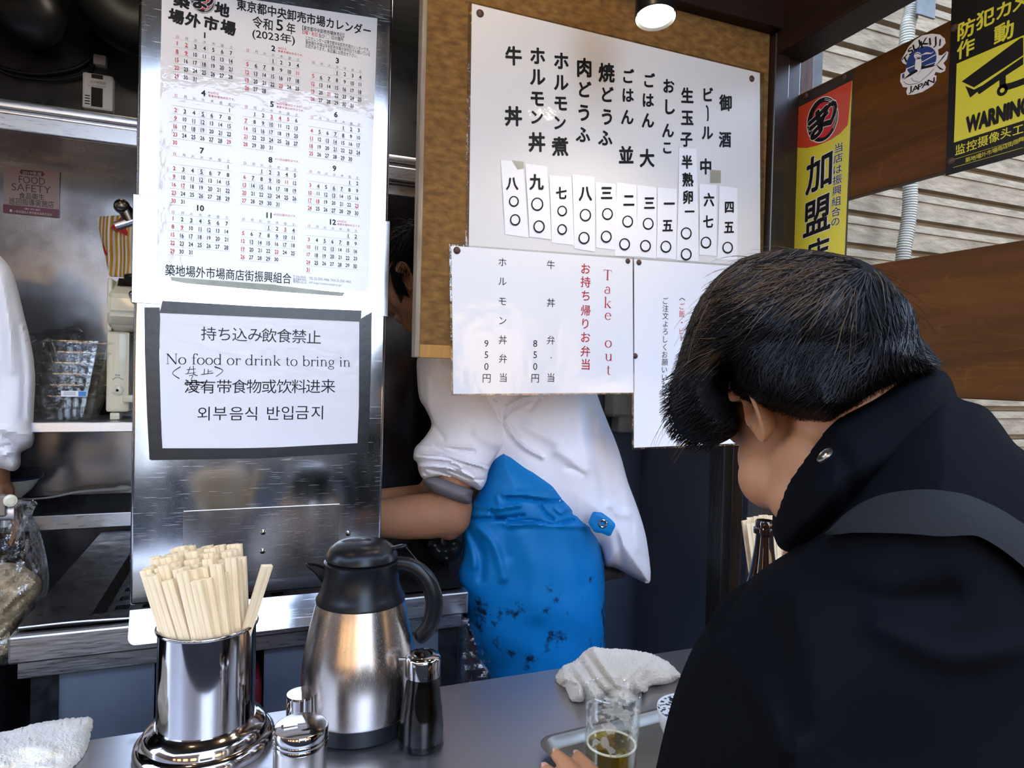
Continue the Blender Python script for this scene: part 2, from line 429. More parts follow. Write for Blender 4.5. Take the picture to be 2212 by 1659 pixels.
SKIN = mat('skin', (0.39, 0.170, 0.078), 0.55, var=0.10, vscale=25, sss=0.12, spec=0.3, bump=0.0003, bscale=220)
SKIN2 = mat('cook_skin', (0.40, 0.185, 0.095), 0.55, var=0.12, vscale=25, sss=0.1, spec=0.3, bump=0.0003, bscale=220)
COAT = mat('white_coat_cotton', (0.90, 0.89, 0.93), 0.8, var=0.04, spec=0.2, vscale=5, bump=0.0002, bscale=500, sheen=0.1)
APRON = mat('blue_rubber_apron', (0.003, 0.20, 0.53), 0.42, var=0.12, vscale=4, bump=0.0009, bscale=22, spec=0.3)
JACKET = mat('black_jacket_cloth', (0.0035, 0.0035, 0.0045), 0.9, bump=0.0005, bscale=150, spec=0.03)
STRAPM = mat('charcoal_webbing', (0.010, 0.010, 0.010), 0.85, spec=0.2, bump=0.0006, bscale=220)
TERRY = mat('terry_cloth', (0.78, 0.68, 0.53), 0.95, var=0.10, vscale=20, bump=0.003, bscale=330, sheen=0.3)
CHOP = wood('pale_chopstick_wood', (0.86, 0.68, 0.43), (0.74, 0.54, 0.30), 0.6, 40, (6, 6, 0.4), 0.0, 0.0002)
GLASS = mat('clear_glass', (1, 1, 1), 0.0, trans=1.0, ior=1.45)
CREAM = mat('cream_enamel', (0.66, 0.62, 0.47), 0.3, coat=0.3)

# ------------------------------------------------------------------ the setting
ZC = 0.90                                   # counter top
YB, YP, YW = 1.305, 1.484, 2.40             # notice board face, pillar face, back wall
struct('floor', box(-10, 12, -8.0, 2.6, -0.10, 0.0), mat('asphalt', (0.022, 0.021, 0.021), 0.95, spec=0.02, var=0.4, vscale=12))
struct('wall_back', box(-1.9, 1.42, YW, YW+0.08, 0.0, 2.6), steel('wall_sheet_steel', 0.26, 0.2, (1, 1, 1), 4, 0.08, bump=0.00002))
struct('wall_left', box(-1.98, -1.9, 1.5, YW+0.08, 0.0, 2.6), DARKWALL)
struct('wall_right', box(1.34, 1.42, 1.52, YW, 0.0, 2.6), mat('blue_black_panel', (0.15, 0.175, 0.25), 0.42, 0.35, var=0.25, vscale=2))
struct('ceiling', box(-1.98, 1.42, -0.06, YW+0.08, 2.6, 2.66), mat('greyed_ceiling_boards', (0.10, 0.095, 0.085), 0.7, var=0.4, vscale=6, stretch=(1, 8, 1)))
struct('wall_kitchen', box(0.62, 1.34, 2.10, 2.15, 0.0, 2.6), mat('blue_black_panel', (0.15, 0.175, 0.25), 0.42, 0.35, var=0.25, vscale=2))
# across the lane: two dark wooden shop houses with added glowing panels, and a side street with a low wall between them
SHOPW = mat('shop_house_wood', (0.10, 0.060, 0.034), 0.6, var=0.6, vscale=2.5)
struct('wall_opposite_1', join(box(-10, -1.25, -6.6, -6.0, 0.0, 7.5), box(-10, -1.25, -6.0, -5.4, 2.45, 2.6)), SHOPW)
struct('wall_opposite_2', join(box(2.25, 12, -6.6, -6.0, 0.0, 7.5), box(2.25, 12, -6.0, -5.4, 2.45, 2.6)), SHOPW)
struct('wall_opposite_3', box(-1.25, 2.25, -8.0, -7.9, 0.0, 1.5), SHOPW)
struct('wall_skyblock_left', box(-10.4, -10, -8.0, 1.2, 0.0, 6.0), SHOPW)  # unseen walls added across both lane ends to cut sky light and reflections
struct('wall_skyblock_right', box(12, 12.4, -8.0, 1.6, 0.0, 6.0), SHOPW)
LIT = mat('added_warm_glow', (0.9, 0.6, 0.3), 0.6, emit=((1.0, 0.56, 0.22), 3.5))
for i_, x_w in enumerate((-8.6, -6.4, -4.3, -2.3, 3.0, 4.8, 6.8, 8.9)):
    struct('glow_panel_%d' % (i_+1), box(x_w-0.62, x_w+0.62, -6.0, -5.985, 0.85, 2.2), LIT)  # unseen glowing panels, added for golden reflections in the steel jug
struct('wall_upper', box(-1.9, 1.34, YW-0.012, YW-0.001, atY(60, 279, 2.05)[2]+0.014, 2.6), mat('dim_upper_wall', (0.018, 0.018, 0.020), 0.3, var=0.5, vscale=6, rvar=0.12))  # dark sheet over the steel; the dim upper interior is in its colour
# header beam over the board, beam running out over the counter, posts
struct('trim_1', box(-1.9, 1.18, 1.27, 1.36, 2.285, 2.6, 0.004), DARKW)
BZ = 2.232
struct('trim_2', box(1.17, 1.26, -0.06, 1.30, BZ, 2.6, 0.003), DARKW)
px0 = atY(1660, 300, 1.30)[0]; px1 = atY(1722, 300, 1.30)[0]
struct('trim_3', join(box(px0, px0+0.045, 1.285, 1.335, 0.0, BZ+0.05, 0.003), box(px0+0.043, px1, 1.295, 1.34, 0.0, BZ+0.05, 0.003)), mat('dark_post_wood', (0.022, 0.013, 0.011), 0.35, var=0.4, vscale=8, stretch=(8, 8, 1), coat=0.3, coat_r=0.2))
q0 = atY(1712, 170, 1.345)[0]; q1 = atY(1756, 170, 1.345)[0]
struct('trim_4', box(q0, q1, 1.342, 1.40, 0.0, 2.58, 0.003), POSTW)
g0 = atY(1756, 170, 1.40)[0]; g1 = atY(1776, 170, 1.40)[0]
struct('trim_5', box(g0, g1, 1.40, 1.42, 0.9, 2.58), mat('grey_painted_strip', (0.13, 0.13, 0.12), 0.6, var=0.4, vscale=20))
# lower pair of posts seen beside the customer's face
a0, a1, a2 = [atY(x, 1100, 1.47)[0] for x in (1545, 1566, 1594)]
struct('trim_6', join(box(a0, a1, 1.44, 1.50, 0.0, 1.42, 0.003)), mat('worn_black_post', (0.02, 0.018, 0.018), 0.35, var=0.5, vscale=20, stretch=(4, 4, 1), bump=0.002, bscale=30))
struct('trim_7', box(a1, a2, 1.45, 1.50, 0.0, 1.42, 0.003), mat('brown_post', (0.055, 0.028, 0.018), 0.5, var=0.5, vscale=14, stretch=(6, 6, 1), bump=0.001, bscale=40))
# neighbour's siding: horizontal boards with stepped grooves
SY = 1.78
zs = [atY(1986, y, SY)[2] for y in (418, 487, 553)]
pitch = (zs[0]-zs[2])/2
prof = []
z = zs[0]-14*pitch
while z < 3.6:
    prof += [(SY+0.026, z), (SY+0.026, z+0.15*pitch), (SY, z+0.17*pitch), (SY, z+0.72*pitch), (SY-0.004, z+0.74*pitch), (SY-0.002, z+0.97*pitch), (SY+0.030, z+0.98*pitch)]
    z += pitch
V = []; F = []
for i, (y, z) in enumerate(prof):
    V += [(1.43, y, z), (6.0, y, z)]
    if i: F.append((2*i-2, 2*i-1, 2*i+1, 2*i))
n = len(V)
V += [(1.43, SY+0.1, prof[0][1]), (6, SY+0.1, prof[0][1]), (6, SY+0.1, prof[-1][1]), (1.43, SY+0.1, prof[-1][1])]; F.append((n, n+1, n+2, n+3))
struct('wall_siding', (V, F), SIDING)

# ---------------------------------------------------------------- counter
CY1 = 1.125
t = thing('serving_counter', 'long stainless steel serving counter along the front of the stall', 'counter', (0.0, 0.94, 0))
mesh('worktop', box(-1.5, 1.16, 0.76, CY1, ZC-0.03, ZC, 0.004), STEEL_C, t)
mesh('front_panel', box(-1.5, 1.16, CY1-0.05, CY1-0.03, 0.02, ZC-0.03), STEEL_D, t)
mesh('shelf_board', box(-1.5, 1.16, 0.80, CY1-0.06, 0.35, 0.38), STEEL_D, t)
for x in (-1.46, 1.08):
    for y in (0.79, 1.03): mesh('leg', box(x, x+0.04, y, y+0.04, 0.0, ZC-0.03), STEEL_D, t)

# ---------------------------------------------------------------- cooking range behind the counter
ZS = 0.94; SX0, SX1, SY0, SY1 = -0.402, 0.486, 1.475, 2.30
t = thing('griddle_range', 'stainless steel cooking range with black griddle top behind the counter', 'stove', ((SX0+SX1)/2, 1.9, 0))
mesh('rim', join(box(SX0, SX1, SY0, SY0+0.025, ZS-0.052, ZS, 0.004), box(SX0, SX0+0.02, SY0+0.02, SY1, ZS-0.05, ZS, 0.003), box(SX1-0.02, SX1, SY0+0.02, SY1, ZS-0.05, ZS, 0.003)), STEEL, t)
mesh('under_rail', box(SX0+0.012, SX1-0.012, SY0+0.012, SY0+0.03, ZS-0.085, ZS-0.053, 0.002), STEEL, t)
# black top: flat border, sunken pan
gx0, gx1, gy0, gy1 = -0.272, 0.10, 1.565, 2.20
bm = bmesh.new()
def lay(xs, ys, zz): return [[bm.verts.new((x, y, zz(x, y))) for x in xs] for y in ys]
xs = [SX0+0.004, gx0-0.012, gx0, gx1, gx1+0.012, SX1-0.004]; ys = [SY0+0.022, gy0-0.012, gy0, gy1, gy1+0.012, SY1]
def zf(x, y): return ZS-0.022 if (gx0-0.001 <= x <= gx1+0.001 and gy0-0.001 <= y <= gy1+0.001) else ZS+0.004
g = lay(xs, ys, zf)
for j in range(5):
    for i in range(5):
        if i == 2 and j == 2: continue
        bm.faces.new((g[j][i], g[j][i+1], g[j+1][i+1], g[j+1][i]))
mesh('hot_plate', from_bm(bm), GRIDDLE, t, smooth=False)
mesh('bent_edge', tube(spline([(SX0+0.01, SY0+0.024, ZS+0.008), (-0.3, SY0+0.022, ZS+0.010), (-0.16, SY0+0.024, ZS+0.006), (0.02, SY0+0.022, ZS+0.014), (0.2, SY0+0.022, ZS+0.006)], 6), 0.0022, 6), STEEL, t)
# perforated tray in the pan: a sheet with rows of slots
bm = bmesh.new(); nxs, nys = 7, 10
xe = np.linspace(gx0, gx1, nxs+1); ye = np.linspace(gy0, gy1, nys+1)
for j in range(nys):
    for i in range(nxs):
        a, b, c, d = xe[i], xe[i+1], ye[j], ye[j+1]; mx, my = (b-a)*0.24, (d-c)*0.26; off = (b-a)*0.0
        o_ = [bm.verts.new((x, y, ZS-0.022)) for x, y in ((a, c), (b, c), (b, d), (a, d))]
        k_ = [bm.verts.new((x, y, ZS-0.022)) for x, y in ((a+mx, c+my), (b-mx, c+my), (b-mx, d-my), (a+mx, d-my))]
        l_ = [bm.verts.new((v.co.x, v.co.y, ZS-0.034)) for v in k_]
        for q in range(4):
            bm.faces.new((o_[q], o_[(q+1) % 4], k_[(q+1) % 4], k_[q])); bm.faces.new((k_[q], k_[(q+1) % 4], l_[(q+1) % 4], l_[q]))
bmesh.ops.remove_doubles(bm, verts=bm.verts, dist=1e-5)
mesh('slotted_tray', from_bm(bm), GRIDDLE, t, smooth=False)
mesh('burner_well', box(gx0+0.005, gx1-0.005, gy0+0.005, gy1-0.005, ZS-0.10, ZS-0.045), BLACKM, t)
mesh('range_body', box(SX0+0.05, SX1-0.03, 1.62, SY1, 0.12, ZS-0.105), BLACKM, t)
PANEL = mat('grey_blue_panel', (0.16, 0.18, 0.22), 0.5, 0.3, var=0.4, vscale=7, rvar=0.1)
p0, p1 = atY(116, 1500, 1.52)[0], atY(332, 1500, 1.52)[0]
p2_, p3 = atY(558, 1450, 1.52)[0], atY(945, 1400, 1.52)[0]
pr0, pr1 = atY(338, 1500, 1.49)[0], atY(563, 1500, 1.49)[0]
mesh('front_panel', box(p0, pr0-0.006, 1.505, 1.52, 0.10, ZS-0.085), PANEL, t)
mesh('front_panel', box(max(p2_, pr1+0.006), p3, 1.505, 1.52, 0.10, ZS-0.085), PANEL, t)
for x in (SX0+0.03, SX1-0.062): mesh('leg', box(x, x+0.045, 1.50, 1.545, 0.0, ZS-0.085), BLACKM, t)
for x in (SX0+0.03, SX1-0.062): mesh('leg', box(x, x+0.045, 2.2, 2.245, 0.0, ZS-0.105), BLACKM, t)
# red drum showing between the panels
rc = ((pr0+pr1)/2, 1.56+0.0, 0); rr = (pr1-pr0)/2*1.0
t = thing('red_bucket', 'red plastic bucket under the range, behind the chopstick holder', 'bucket', (rc[0], 1.55, 0.12))
REDP = mat('red_plastic', (0.60, 0.02, 0.03), 0.35)
bx = box(pr0-0.002, pr1+0.002, 1.490, 1.60, 0.12, 0.70, 0.02)
mesh('body', bx, REDP, t); mesh('lid', box(pr0-0.003, pr1+0.003, 1.488, 1.603, 0.70, 0.80, 0.02), mat('maroon_plastic', (0.12, 0.008, 0.014), 0.4), t)

# ---------------------------------------------------------------- steel pillar panel
PT = 0.04
x0 = atY(288, 700, YP)[0]; x1 = atY(834, 700, YP)[0]; zb = atY(281, 1310, YP)[2]
t = thing('steel_pillar', 'wide scratched stainless steel pillar panel rising from the cooking range', 'pillar', ((x0+x1)/2, YP, zb))
mesh('face_panel', box(x0, x1, YP, YP+PT, zb, 2.58, 0.006, 3), STEEL_P, t)
zc1 = atY(300, 420, YP)[2]
mesh('seam_plate', box(x0-0.004, x1+0.004, YP-0.0012, YP+PT+0.001, atY(300, 655, YP)[2], zc1, 0.001), STEEL_P, t)
c = [atY(*p, YP) for p in ((396, 1104), (734, 1088), (732, 1238), (394, 1290))]
mesh('patch_plate', box(c[0][0], c[1][0], YP-0.0022, YP+0.001, c[2][2], c[0][2], 0.0006), steel('patch_steel', 0.34, 0.20, (2, 1, 1), 5, 0.05, scratch=0.25, warm=0.02, bump=0.000004), t, label='riveted darker patch plate low on the pillar')
for p in ((568, 1149), (567, 1190), (752, 1152)):
    cc = atY(*p, YP)
    mesh('rivet', join(lathe([(0.0055, 0), (0.0055, 0.0012), (0.0035, 0.002), (0.0034, 0.0035), (0.0001, 0.0042)], (cc[0], YP-0.002, cc[2]), 14, (0, -1, 0))), CHROME, t)
fl0, fl1 = atY(275, 1350, YP-0.012), atY(700, 1300, YP-0.012)
zf0 = atY(276, 1312, YP)[2]; zf1 = atY(277, 1400, YP-0.012)[2]
def flange(xa, xb, zlo_, zhi_, rad):
    o = [(xb, zlo_), (xb, zhi_), (xa, zhi_)]+[(xa+rad-rad*math.cos(a_), zlo_+rad-rad*math.sin(a_)) for a_ in np.linspace(0, math.pi/2, 7)]
    n = len(o); yy = lambda z_: YP-0.013-0.024*(zhi_-z_)/(zhi_-zlo_)
    V = [(x, yy(z_), z_) for x, z_ in o]+[(x, yy(z_)+0.003, z_) for x, z_ in o]
    return V, [tuple(range(n)), tuple(range(2*n-1, n-1, -1))]+[(i_, i_+n, (i_+1) % n+n, (i_+1) % n) for i_ in range(n)]
fa = atY(275, 1395, YP-0.036)
mesh('base_flange', flange(fa[0], x1+0.004, fa[2], zf0-0.002, 0.014), STEEL_P, t, smooth=False, label='bent lower flange lapping over the range edge')

# ---------------------------------------------------------------- notice board
bl, br_ = atY(917, 300, YB)[0], atY(1656, 300, YB)[0]; bb = atY(905, 772, YB)[2]; btp = 2.29
t = thing('notice_board', 'weathered brown plywood notice board hung above the counter gap', 'board', ((bl+br_)/2, YB, bb))
mesh('panel', box(bl, br_, YB, YB+0.018, bb+0.026, btp), BOARDW, t)
mesh('edge_strip', box(bl-0.010, bl, YB-0.001, YB+0.03, bb, btp, 0.002), EDGEW, t, label='grey-brown left edge strip')
mesh('bottom_rail', box(bl, br_, YB-0.0005, YB+0.026, bb, bb+0.026, 0.001), PALEW, t, label='fresh orange-brown bottom rail')

# ---------------------------------------------------------------- lettering
GC = {}; GZ = {}
def glyph(s, off=0.0, res=3):
    """filled outlines of a text run; off > 0 makes the strokes heavier"""
    k = (s, off)
    if k in GC: return GC[k]
    if off <= 0 and (s, 0) in GC: return GC[(s, 0)]
    if off > 0:
        V0, F0 = glyph(s, 0.0, res); n = len(V0)
        m_ = 4 if off <= 0.035 and res == 2 else (6 if off < 0.04 else 10)
        sh = [(off*0.8*math.cos(2*math.pi*i/m_), off*0.8*math.sin(2*math.pi*i/m_)) for i in range(m_)]
        GZ[k] = np.repeat(np.arange(m_)*0.000016, n)
        GC[k] = (np.concatenate([V0+np.array(d) for d in sh]), [tuple(i+n*j for i in f) for j in range(m_) for f in F0])
        return GC[k]
    cu = bpy.data.curves.new('t', 'FONT'); cu.body = s; cu.resolution_u = res
    ob = bpy.data.objects.new('t', cu); TS.collection.objects.link(ob)
    me = bpy.data.meshes.new_from_object(evaluated(ob))
    V = np.empty(len(me.vertices)*3); me.vertices.foreach_get('co', V); V = V.reshape(-1, 3)[:, :2]
    F = [tuple(p.vertices) for p in me.polygons]
    bpy.data.objects.remove(ob); bpy.data.curves.remove(cu); bpy.data.meshes.remove(me)
    GC[k] = (V, F); GC[(s, 0)] = GC[k]; return GC[k]
class Plane:
    """a flat face of the place: axis 'Y' (facing the street) or 'X' (facing left), with its own 2-D coordinates"""
    def __init__(s, axis, v, rot=0.0): s.axis, s.v, s.rot = axis, v, rot
    def uv(s, px, py):
        if s.axis == 'Y': p = atY(px, py, s.v); return np.array([p[0], p[2]])
        p = atX(px, py, s.v); return np.array([-p[1], p[2]])
    def to3(s, q, off):
        q = np.asarray(q)
        if s.axis == 'Y': return np.stack([q[:, 0], np.full(len(q), s.v)-off, q[:, 1]], 1)
        return np.stack([np.full(len(q), s.v)-off, -q[:, 0], q[:, 1]], 1)
class Sheet:
    """collects flat print, one batch per ink, on a plane"""
    def __init__(s, plane, off=0.0006): s.p, s.off, s.b = plane, off, {}
    def add(s, ink, V2, F, lift=0.0):
        V = s.p.to3(np.asarray(V2, float), s.off+lift); s.b.setdefault(ink, []).append((V, F))
    def size(s, px, py, spx): return abs(s.p.uv(px, py-spx/2)[1]-s.p.uv(px, py+spx/2)[1])
    def char(s, ink, ch, px, py, spx, off=0.0, rot=0.0, sx=1.0, shear=0.0, lift=0.0):
        V, F = glyph(ch, off)
        if not len(V): return
        c = (V.min(0)+V.max(0))/2; k = s.size(px, py, spx)
        Q = (V-c)*[sx, 1]*k
        if shear: Q[:, 1] += Q[:, 0]*shear
        a = rot+s.p.rot; R_ = np.array([[math.cos(a), -math.sin(a)], [math.sin(a), math.cos(a)]])
        s.add(ink, Q @ R_.T+s.p.uv(px, py), F, lift+GZ.get((ch, off), 0.0))
    def uvchar(s, ink, ch, uv, k, off=0.0, sx=1.0, lift=0.0):
        V, F = glyph(ch, off, 2); c = (V.min(0)+V.max(0))/2
        a = s.p.rot; R_ = np.array([[math.cos(a), -math.sin(a)], [math.sin(a), math.cos(a)]])
        s.add(ink, ((V-c)*[sx, 1]*k) @ R_.T+uv, F, lift+GZ.get((ch, off), 0.0))
    def line(s, ink, txt, p0, p1, hpx, off=0.0):
        """a run of text, its middle line from p0 to p1, cap height hpx"""
        V, F = glyph(txt, off); lo, hi = V.min(0), V.max(0)
        a, b = s.p.uv(*p0), s.p.uv(*p1); e = b-a; n = np.array([-e[1], e[0]])/np.linalg.norm(e)
        hh = s.size(*p0, hpx)
        T = (V-lo)/(hi-lo)
        s.add(ink, a+T[:, :1]*e+(T[:, 1:]-0.5)*n*hh, F, GZ.get((txt, off), 0.0))
    def poly(s, ink, pts_px, lift=0.0): s.add(ink, [s.p.uv(*p) for p in pts_px], [tuple(range(len(pts_px)))[::-1]], lift)
    def stroke(s, ink, pts_px, w_px, lift=0.0, smooth=True, ends=True):
        p = np.array([s.p.uv(*q) for q in pts_px]); k = s.size(*pts_px[0], 1.0)
        if smooth and len(p) > 2: p = spline(p, 6)
        w = np.interp(np.linspace(0, 1, len(p)), np.linspace(0, 1, len(np.atleast_1d(w_px))), np.atleast_1d(w_px))*k/2
        t = np.gradient(p, axis=0); t /= np.linalg.norm(t, axis=1)[:, None]+1e-12; nrm = np.stack([-t[:, 1], t[:, 0]], 1)
        V = np.concatenate([p+nrm*w[:, None], p-nrm*w[:, None]]); m_ = len(p)
        s.add(ink, V, [(i, i+m_, i+1+m_, i+1) for i in range(m_-1)], lift)
    def ring(s, ink, px, py, rx, ry, w, lift=0.0, a0=0, a1=360):
        th = np.radians(np.linspace(a0, a1, 40)); s.stroke(ink, [(px+rx*math.cos(t), py-ry*math.sin(t)) for t in th], w, lift, smooth=False)
    def disc(s, ink, px, py, rx, ry, lift=0.0, tilt=0.0):
        th = np.linspace(0, 2*math.pi, 41)[:-1]
        s.poly(ink, [(px+rx*math.cos(t), py+ry*math.sin(t)+tilt*rx*math.cos(t)) for t in th][::-1], lift)
    def rect_uv(s, ink, u0, v0, u1, v1, lift=0.0):
        a = s.p.rot; s.add(ink, [(u0, v0), (u1, v0), (u1, v1), (u0, v1)], [(0, 1, 2, 3)], lift)
    def build(s, parent, names):
        for ink, parts in s.b.items():
            mesh(names.get(ink, 'lettering'), join(*parts), bpy.data.materials[ink], parent, smooth=False)
def card(plane, corners, off0, thick, bow=0.0, nx=6, ny=10):
    """thin sheet between four photographed corners TL,TR,BR,BL, slightly bowed off its plane"""
    c = [plane.uv(*p) for p in corners]; V = []; F = []
    for side in (0, 1):
        for j in range(ny+1):
            for i in range(nx+1):
                a, b = i/nx, j/ny
                q = (c[0]*(1-a)+c[1]*a)*(1-b)+(c[3]*(1-a)+c[2]*a)*b
                bw = bow*math.sin(math.pi*b) if bow > 0 else -bow*b*b
                V.append(plane.to3(q[None], off0+bw+(thick if side == 0 else 0))[0])
    n = (nx+1)*(ny+1)
    for j in range(ny):
        for i in range(nx):
            k = j*(nx+1)+i; F.append((k, k+nx+1, k+nx+2, k+1)); F.append((k+n, k+1+n, k+nx+2+n, k+nx+1+n))
    edge = [i for i in range(nx+1)]+[j*(nx+1)+nx for j in range(1, ny+1)]+[ny*(nx+1)+i for i in range(nx-1, -1, -1)]+[j*(nx+1) for j in range(ny-1, 0, -1)]
    for a, b in zip(edge, edge[1:]+edge[:1]): F.append((a, b, b+n, a+n))
    return V, F
def strip_poly(plane, pts_px, off0, thick):
    """flat piece with thickness from an outline on a plane"""
    q = np.array([plane.uv(*p) for p in pts_px]); n = len(q)
    V = np.concatenate([plane.to3(q, off0+thick), plane.to3(q, off0)])
    F = [tuple(range(n)), tuple(range(2*n-1, n-1, -1))]+[(i, i+n, (i+1) % n+n, (i+1) % n) for i in range(n)]
    return V, F
def pin(px, py, plane, r=0.0075, label='', group='rusty thumbtacks'):
    q = plane.to3(plane.uv(px, py)[None], 0)[0]; ax = (0, -1, 0) if plane.axis == 'Y' else (-1, 0, 0)
    return one('thumbtack', lathe([(0.0012, -0.004), (0.0012, 0.0), (r, 0.0004), (r*0.97, 0.0012), (r*0.7, 0.0026), (r*0.35, 0.0034), (0.0001, 0.0037)], q, 20, ax), PIN, label, 'thumbtack', group)
IB, IR, IG, IL = INK.name, RED.name, INKG.name, LINEG.name

# --- market calendar
PC = Plane('Y', YP-0.0012, 0.012)
cal = thing('wall_calendar', 'large laminated market calendar of twelve months taped to the steel pillar', 'calendar', tuple(PC.to3(PC.uv(566, 615)[None], 0)[0]))
mesh('sheet', card(PC, ((350, -30), (815, 40), (795, 630), (338, 596)), 0.0, 0.0006), PAPER, cal, smooth=False)
S = Sheet(PC, 0.0010)
A = PC.uv(383, 94); B = PC.uv(778, 167); C = PC.uv(374, 472); D_ = PC.uv(769, 513)
C5 = PC.uv(372.5, 542)
import datetime
lun = [(2022, 12, 23, 12), (2023, 1, 22, 1), (2023, 2, 20, 2), (2023, 3, 22, 2), (2023, 4, 20, 3), (2023, 5, 20, 4), (2023, 6, 18, 5), (2023, 7, 18, 6), (2023, 8, 16, 7), (2023, 9, 15, 8), (2023, 10, 15, 9), (2023, 11, 13, 10), (2023, 12, 13, 11)]
def rokuyo(d):
    for y, mo, dd, lm in reversed(lun):
        s_ = datetime.date(y, mo, dd)
        if d >= s_: return (lm+(d-s_).days+1) % 6
hol = {(1, 2), (1, 9), (2, 11), (2, 23), (3, 21), (4, 29), (5, 3), (5, 4), (5, 5), (7, 17), (8, 11), (9, 18), (9, 23), (10, 9), (11, 3), (11, 23)}
boxed = {1: (3, 4, 18, 25), 2: (1, 15, 22), 3: (1, 8, 15, 29), 4: (5, 12, 19), 5: (10, 17, 24), 6: (7, 14, 21), 7: (5, 12, 26), 8: (2, 9, 14, 15, 23, 30), 9: (6, 13, 27), 10: (4, 18, 25), 11: (1, 15, 29), 12: (6, 13, 20)}
notes = {2: ('※8日は', '青果市場休市日です。'), 4: ('※26日は', '青果市場休市日です。'), 5: ('※5日は開市日ですが、', '青果市場は休市日です。'), 8: ('※11日は開市日です。',), 11: ('※3日は開市日です。',), 12: ('※30日は', '青果市場休市日です。')}
rowv = (C5-C)/4
ua = np.array([math.cos(PC.rot), math.sin(PC.rot)])
ex = (B-A); ex = ex/np.linalg.norm(ex)
span = np.linalg.norm(B-A); cw = PC.uv(499, 112)-A; cw = np.linalg.norm(cw)/6
mstep = (span-6*cw)/2; mrow = (C-A)/3
dig = cw*0.66
for mth in range(1, 13):
    ci, ri = (mth-1) % 3, (mth-1)//3
    O = A+ex*mstep*ci+mrow*ri
    if mth == 1: pass
    first = datetime.date(2023, mth, 1); wd0 = (first.weekday()+1) % 7
    S.uvchar(IB, str(mth), O+ex*cw*3-rowv*1.62, dig*1.45, 0.045)
    for k, ch in enumerate('日月火水木金土'):
        S.uvchar(RED.name if k == 0 else IG, ch, O+ex*cw*k-rowv*0.78, dig*0.62)
    days = (datetime.date(2023+(mth == 12), mth % 12+1, 1)-first).days
    rows = (wd0+days+6)//7
    for r_ in range(rows+1):
        last = 7 if r_ < rows else ((wd0+days-1) % 7)+1
        a = O-ex*cw*0.45+rowv*(r_-0.52); b = a+ex*cw*(last-0.1)
        nn = np.array([-ex[1], ex[0]])*0.00022
        S.add(IL, [a-nn, b-nn, b+nn, a+nn], [(0, 1, 2, 3)])
    for d in range(1, days+1):
        k = wd0+d-1; pos = O+ex*cw*(k % 7)+rowv*(k//7)
        red = k % 7 == 0 or (mth, d) in hol
        sd = str(d); S.uvchar(IR if red else IB, sd, pos, dig*1.02, 0.034, sx=0.74 if len(sd) == 2 else 0.9)
        rk = {0: '大安', 3: '友引', 5: '仏滅'}.get(rokuyo(datetime.date(2023, mth, d)))
        if rk: S.uvchar(IR if red else IG, rk, pos+rowv*0.30, dig*0.30)
        if d in boxed[mth]:
            hw, hh = ex*cw*0.40, -rowv*0.30; nn = np.array([-ex[1], ex[0]])*0.00018; mm = ex*0.00018
            for p_, q_, w_ in ((pos-hw-hh, pos+hw-hh, nn), (pos-hw+hh, pos+hw+hh, nn), (pos-hw-hh, pos-hw+hh, mm), (pos+hw-hh, pos+hw+hh, mm)):
                S.add(IL, [p_-w_, q_-w_, q_+w_, p_+w_], [(0, 1, 2, 3)])
    for j, ln in enumerate(notes.get(mth, ())):
        V, F = glyph(ln); k = dig*0.50
        S.add(RED.name, (V-[V[:, 0].min(), 0])*k+O+ex*cw*3.55-rowv*(1.70-0.42*j), F)
S.line(IB, '東京都中央卸売市場カレンダー', (511, 9), (801, 68), 25, 0.03)
S.line(IB, '令和', (545, 46), (589, 56), 26, 0.02); S.char(IB, '5', 604, 55, 34, 0.02); S.line(IB, '年', (619, 60), (638, 64), 25, 0.02)
S.line(IB, '(2023年)', (545, 73), (637, 88), 25, 0.015)
S.line(IB, '【東京都中央卸売市場休市日】', (653, 60), (743, 77), 10, 0.01)
S.line(IR, '日曜・祝日', (653, 69), (685, 76), 9, 0.01); S.line(IB, '及び　　印の箇所', (688, 77), (742, 86), 9, 0.01)
S.ring(IL, 708, 80, 5, 4, 0.8)
S.line(IB, 'このカレンダーは東京都中央卸売市場カレンダーです。', (660, 82), (798, 109), 9)
S.line(IB, '築地場外市場は中央卸売市場が休市日でも開いている', (660, 91), (799, 118), 9)
S.line(IB, 'お店があります。各店舗にお問合せ下さい。', (660, 99), (772, 122), 9)
for ch, x, y, sz in (('築', 393, 2, 32), ('地', 480, 21, 30), ('場', 381, 36, 31), ('外', 417, 44, 31), ('市', 456, 51, 31), ('場', 493, 60, 31)):
    S.char(IB, ch, x, y, sz, 0.055, -0.1)
S.line(IB, '築地場外市場商店街振興組合', (357, 583), (629, 602), 25, 0.012)
S.line(IG, '〒104-0045', (633, 597), (660, 599), 5); S.line(IG, '東京都中央区', (633, 603), (662, 605), 6); S.line(IG, '築地4-10-16', (633, 608), (662, 611), 6)
S.line(IG, 'TEL 03-3541-9466  FAX 03-3541-9465', (668, 601), (758, 609), 6); S.line(IG, 'HP http://www.tsukiji.or.jp/', (668, 611), (738, 617), 6)
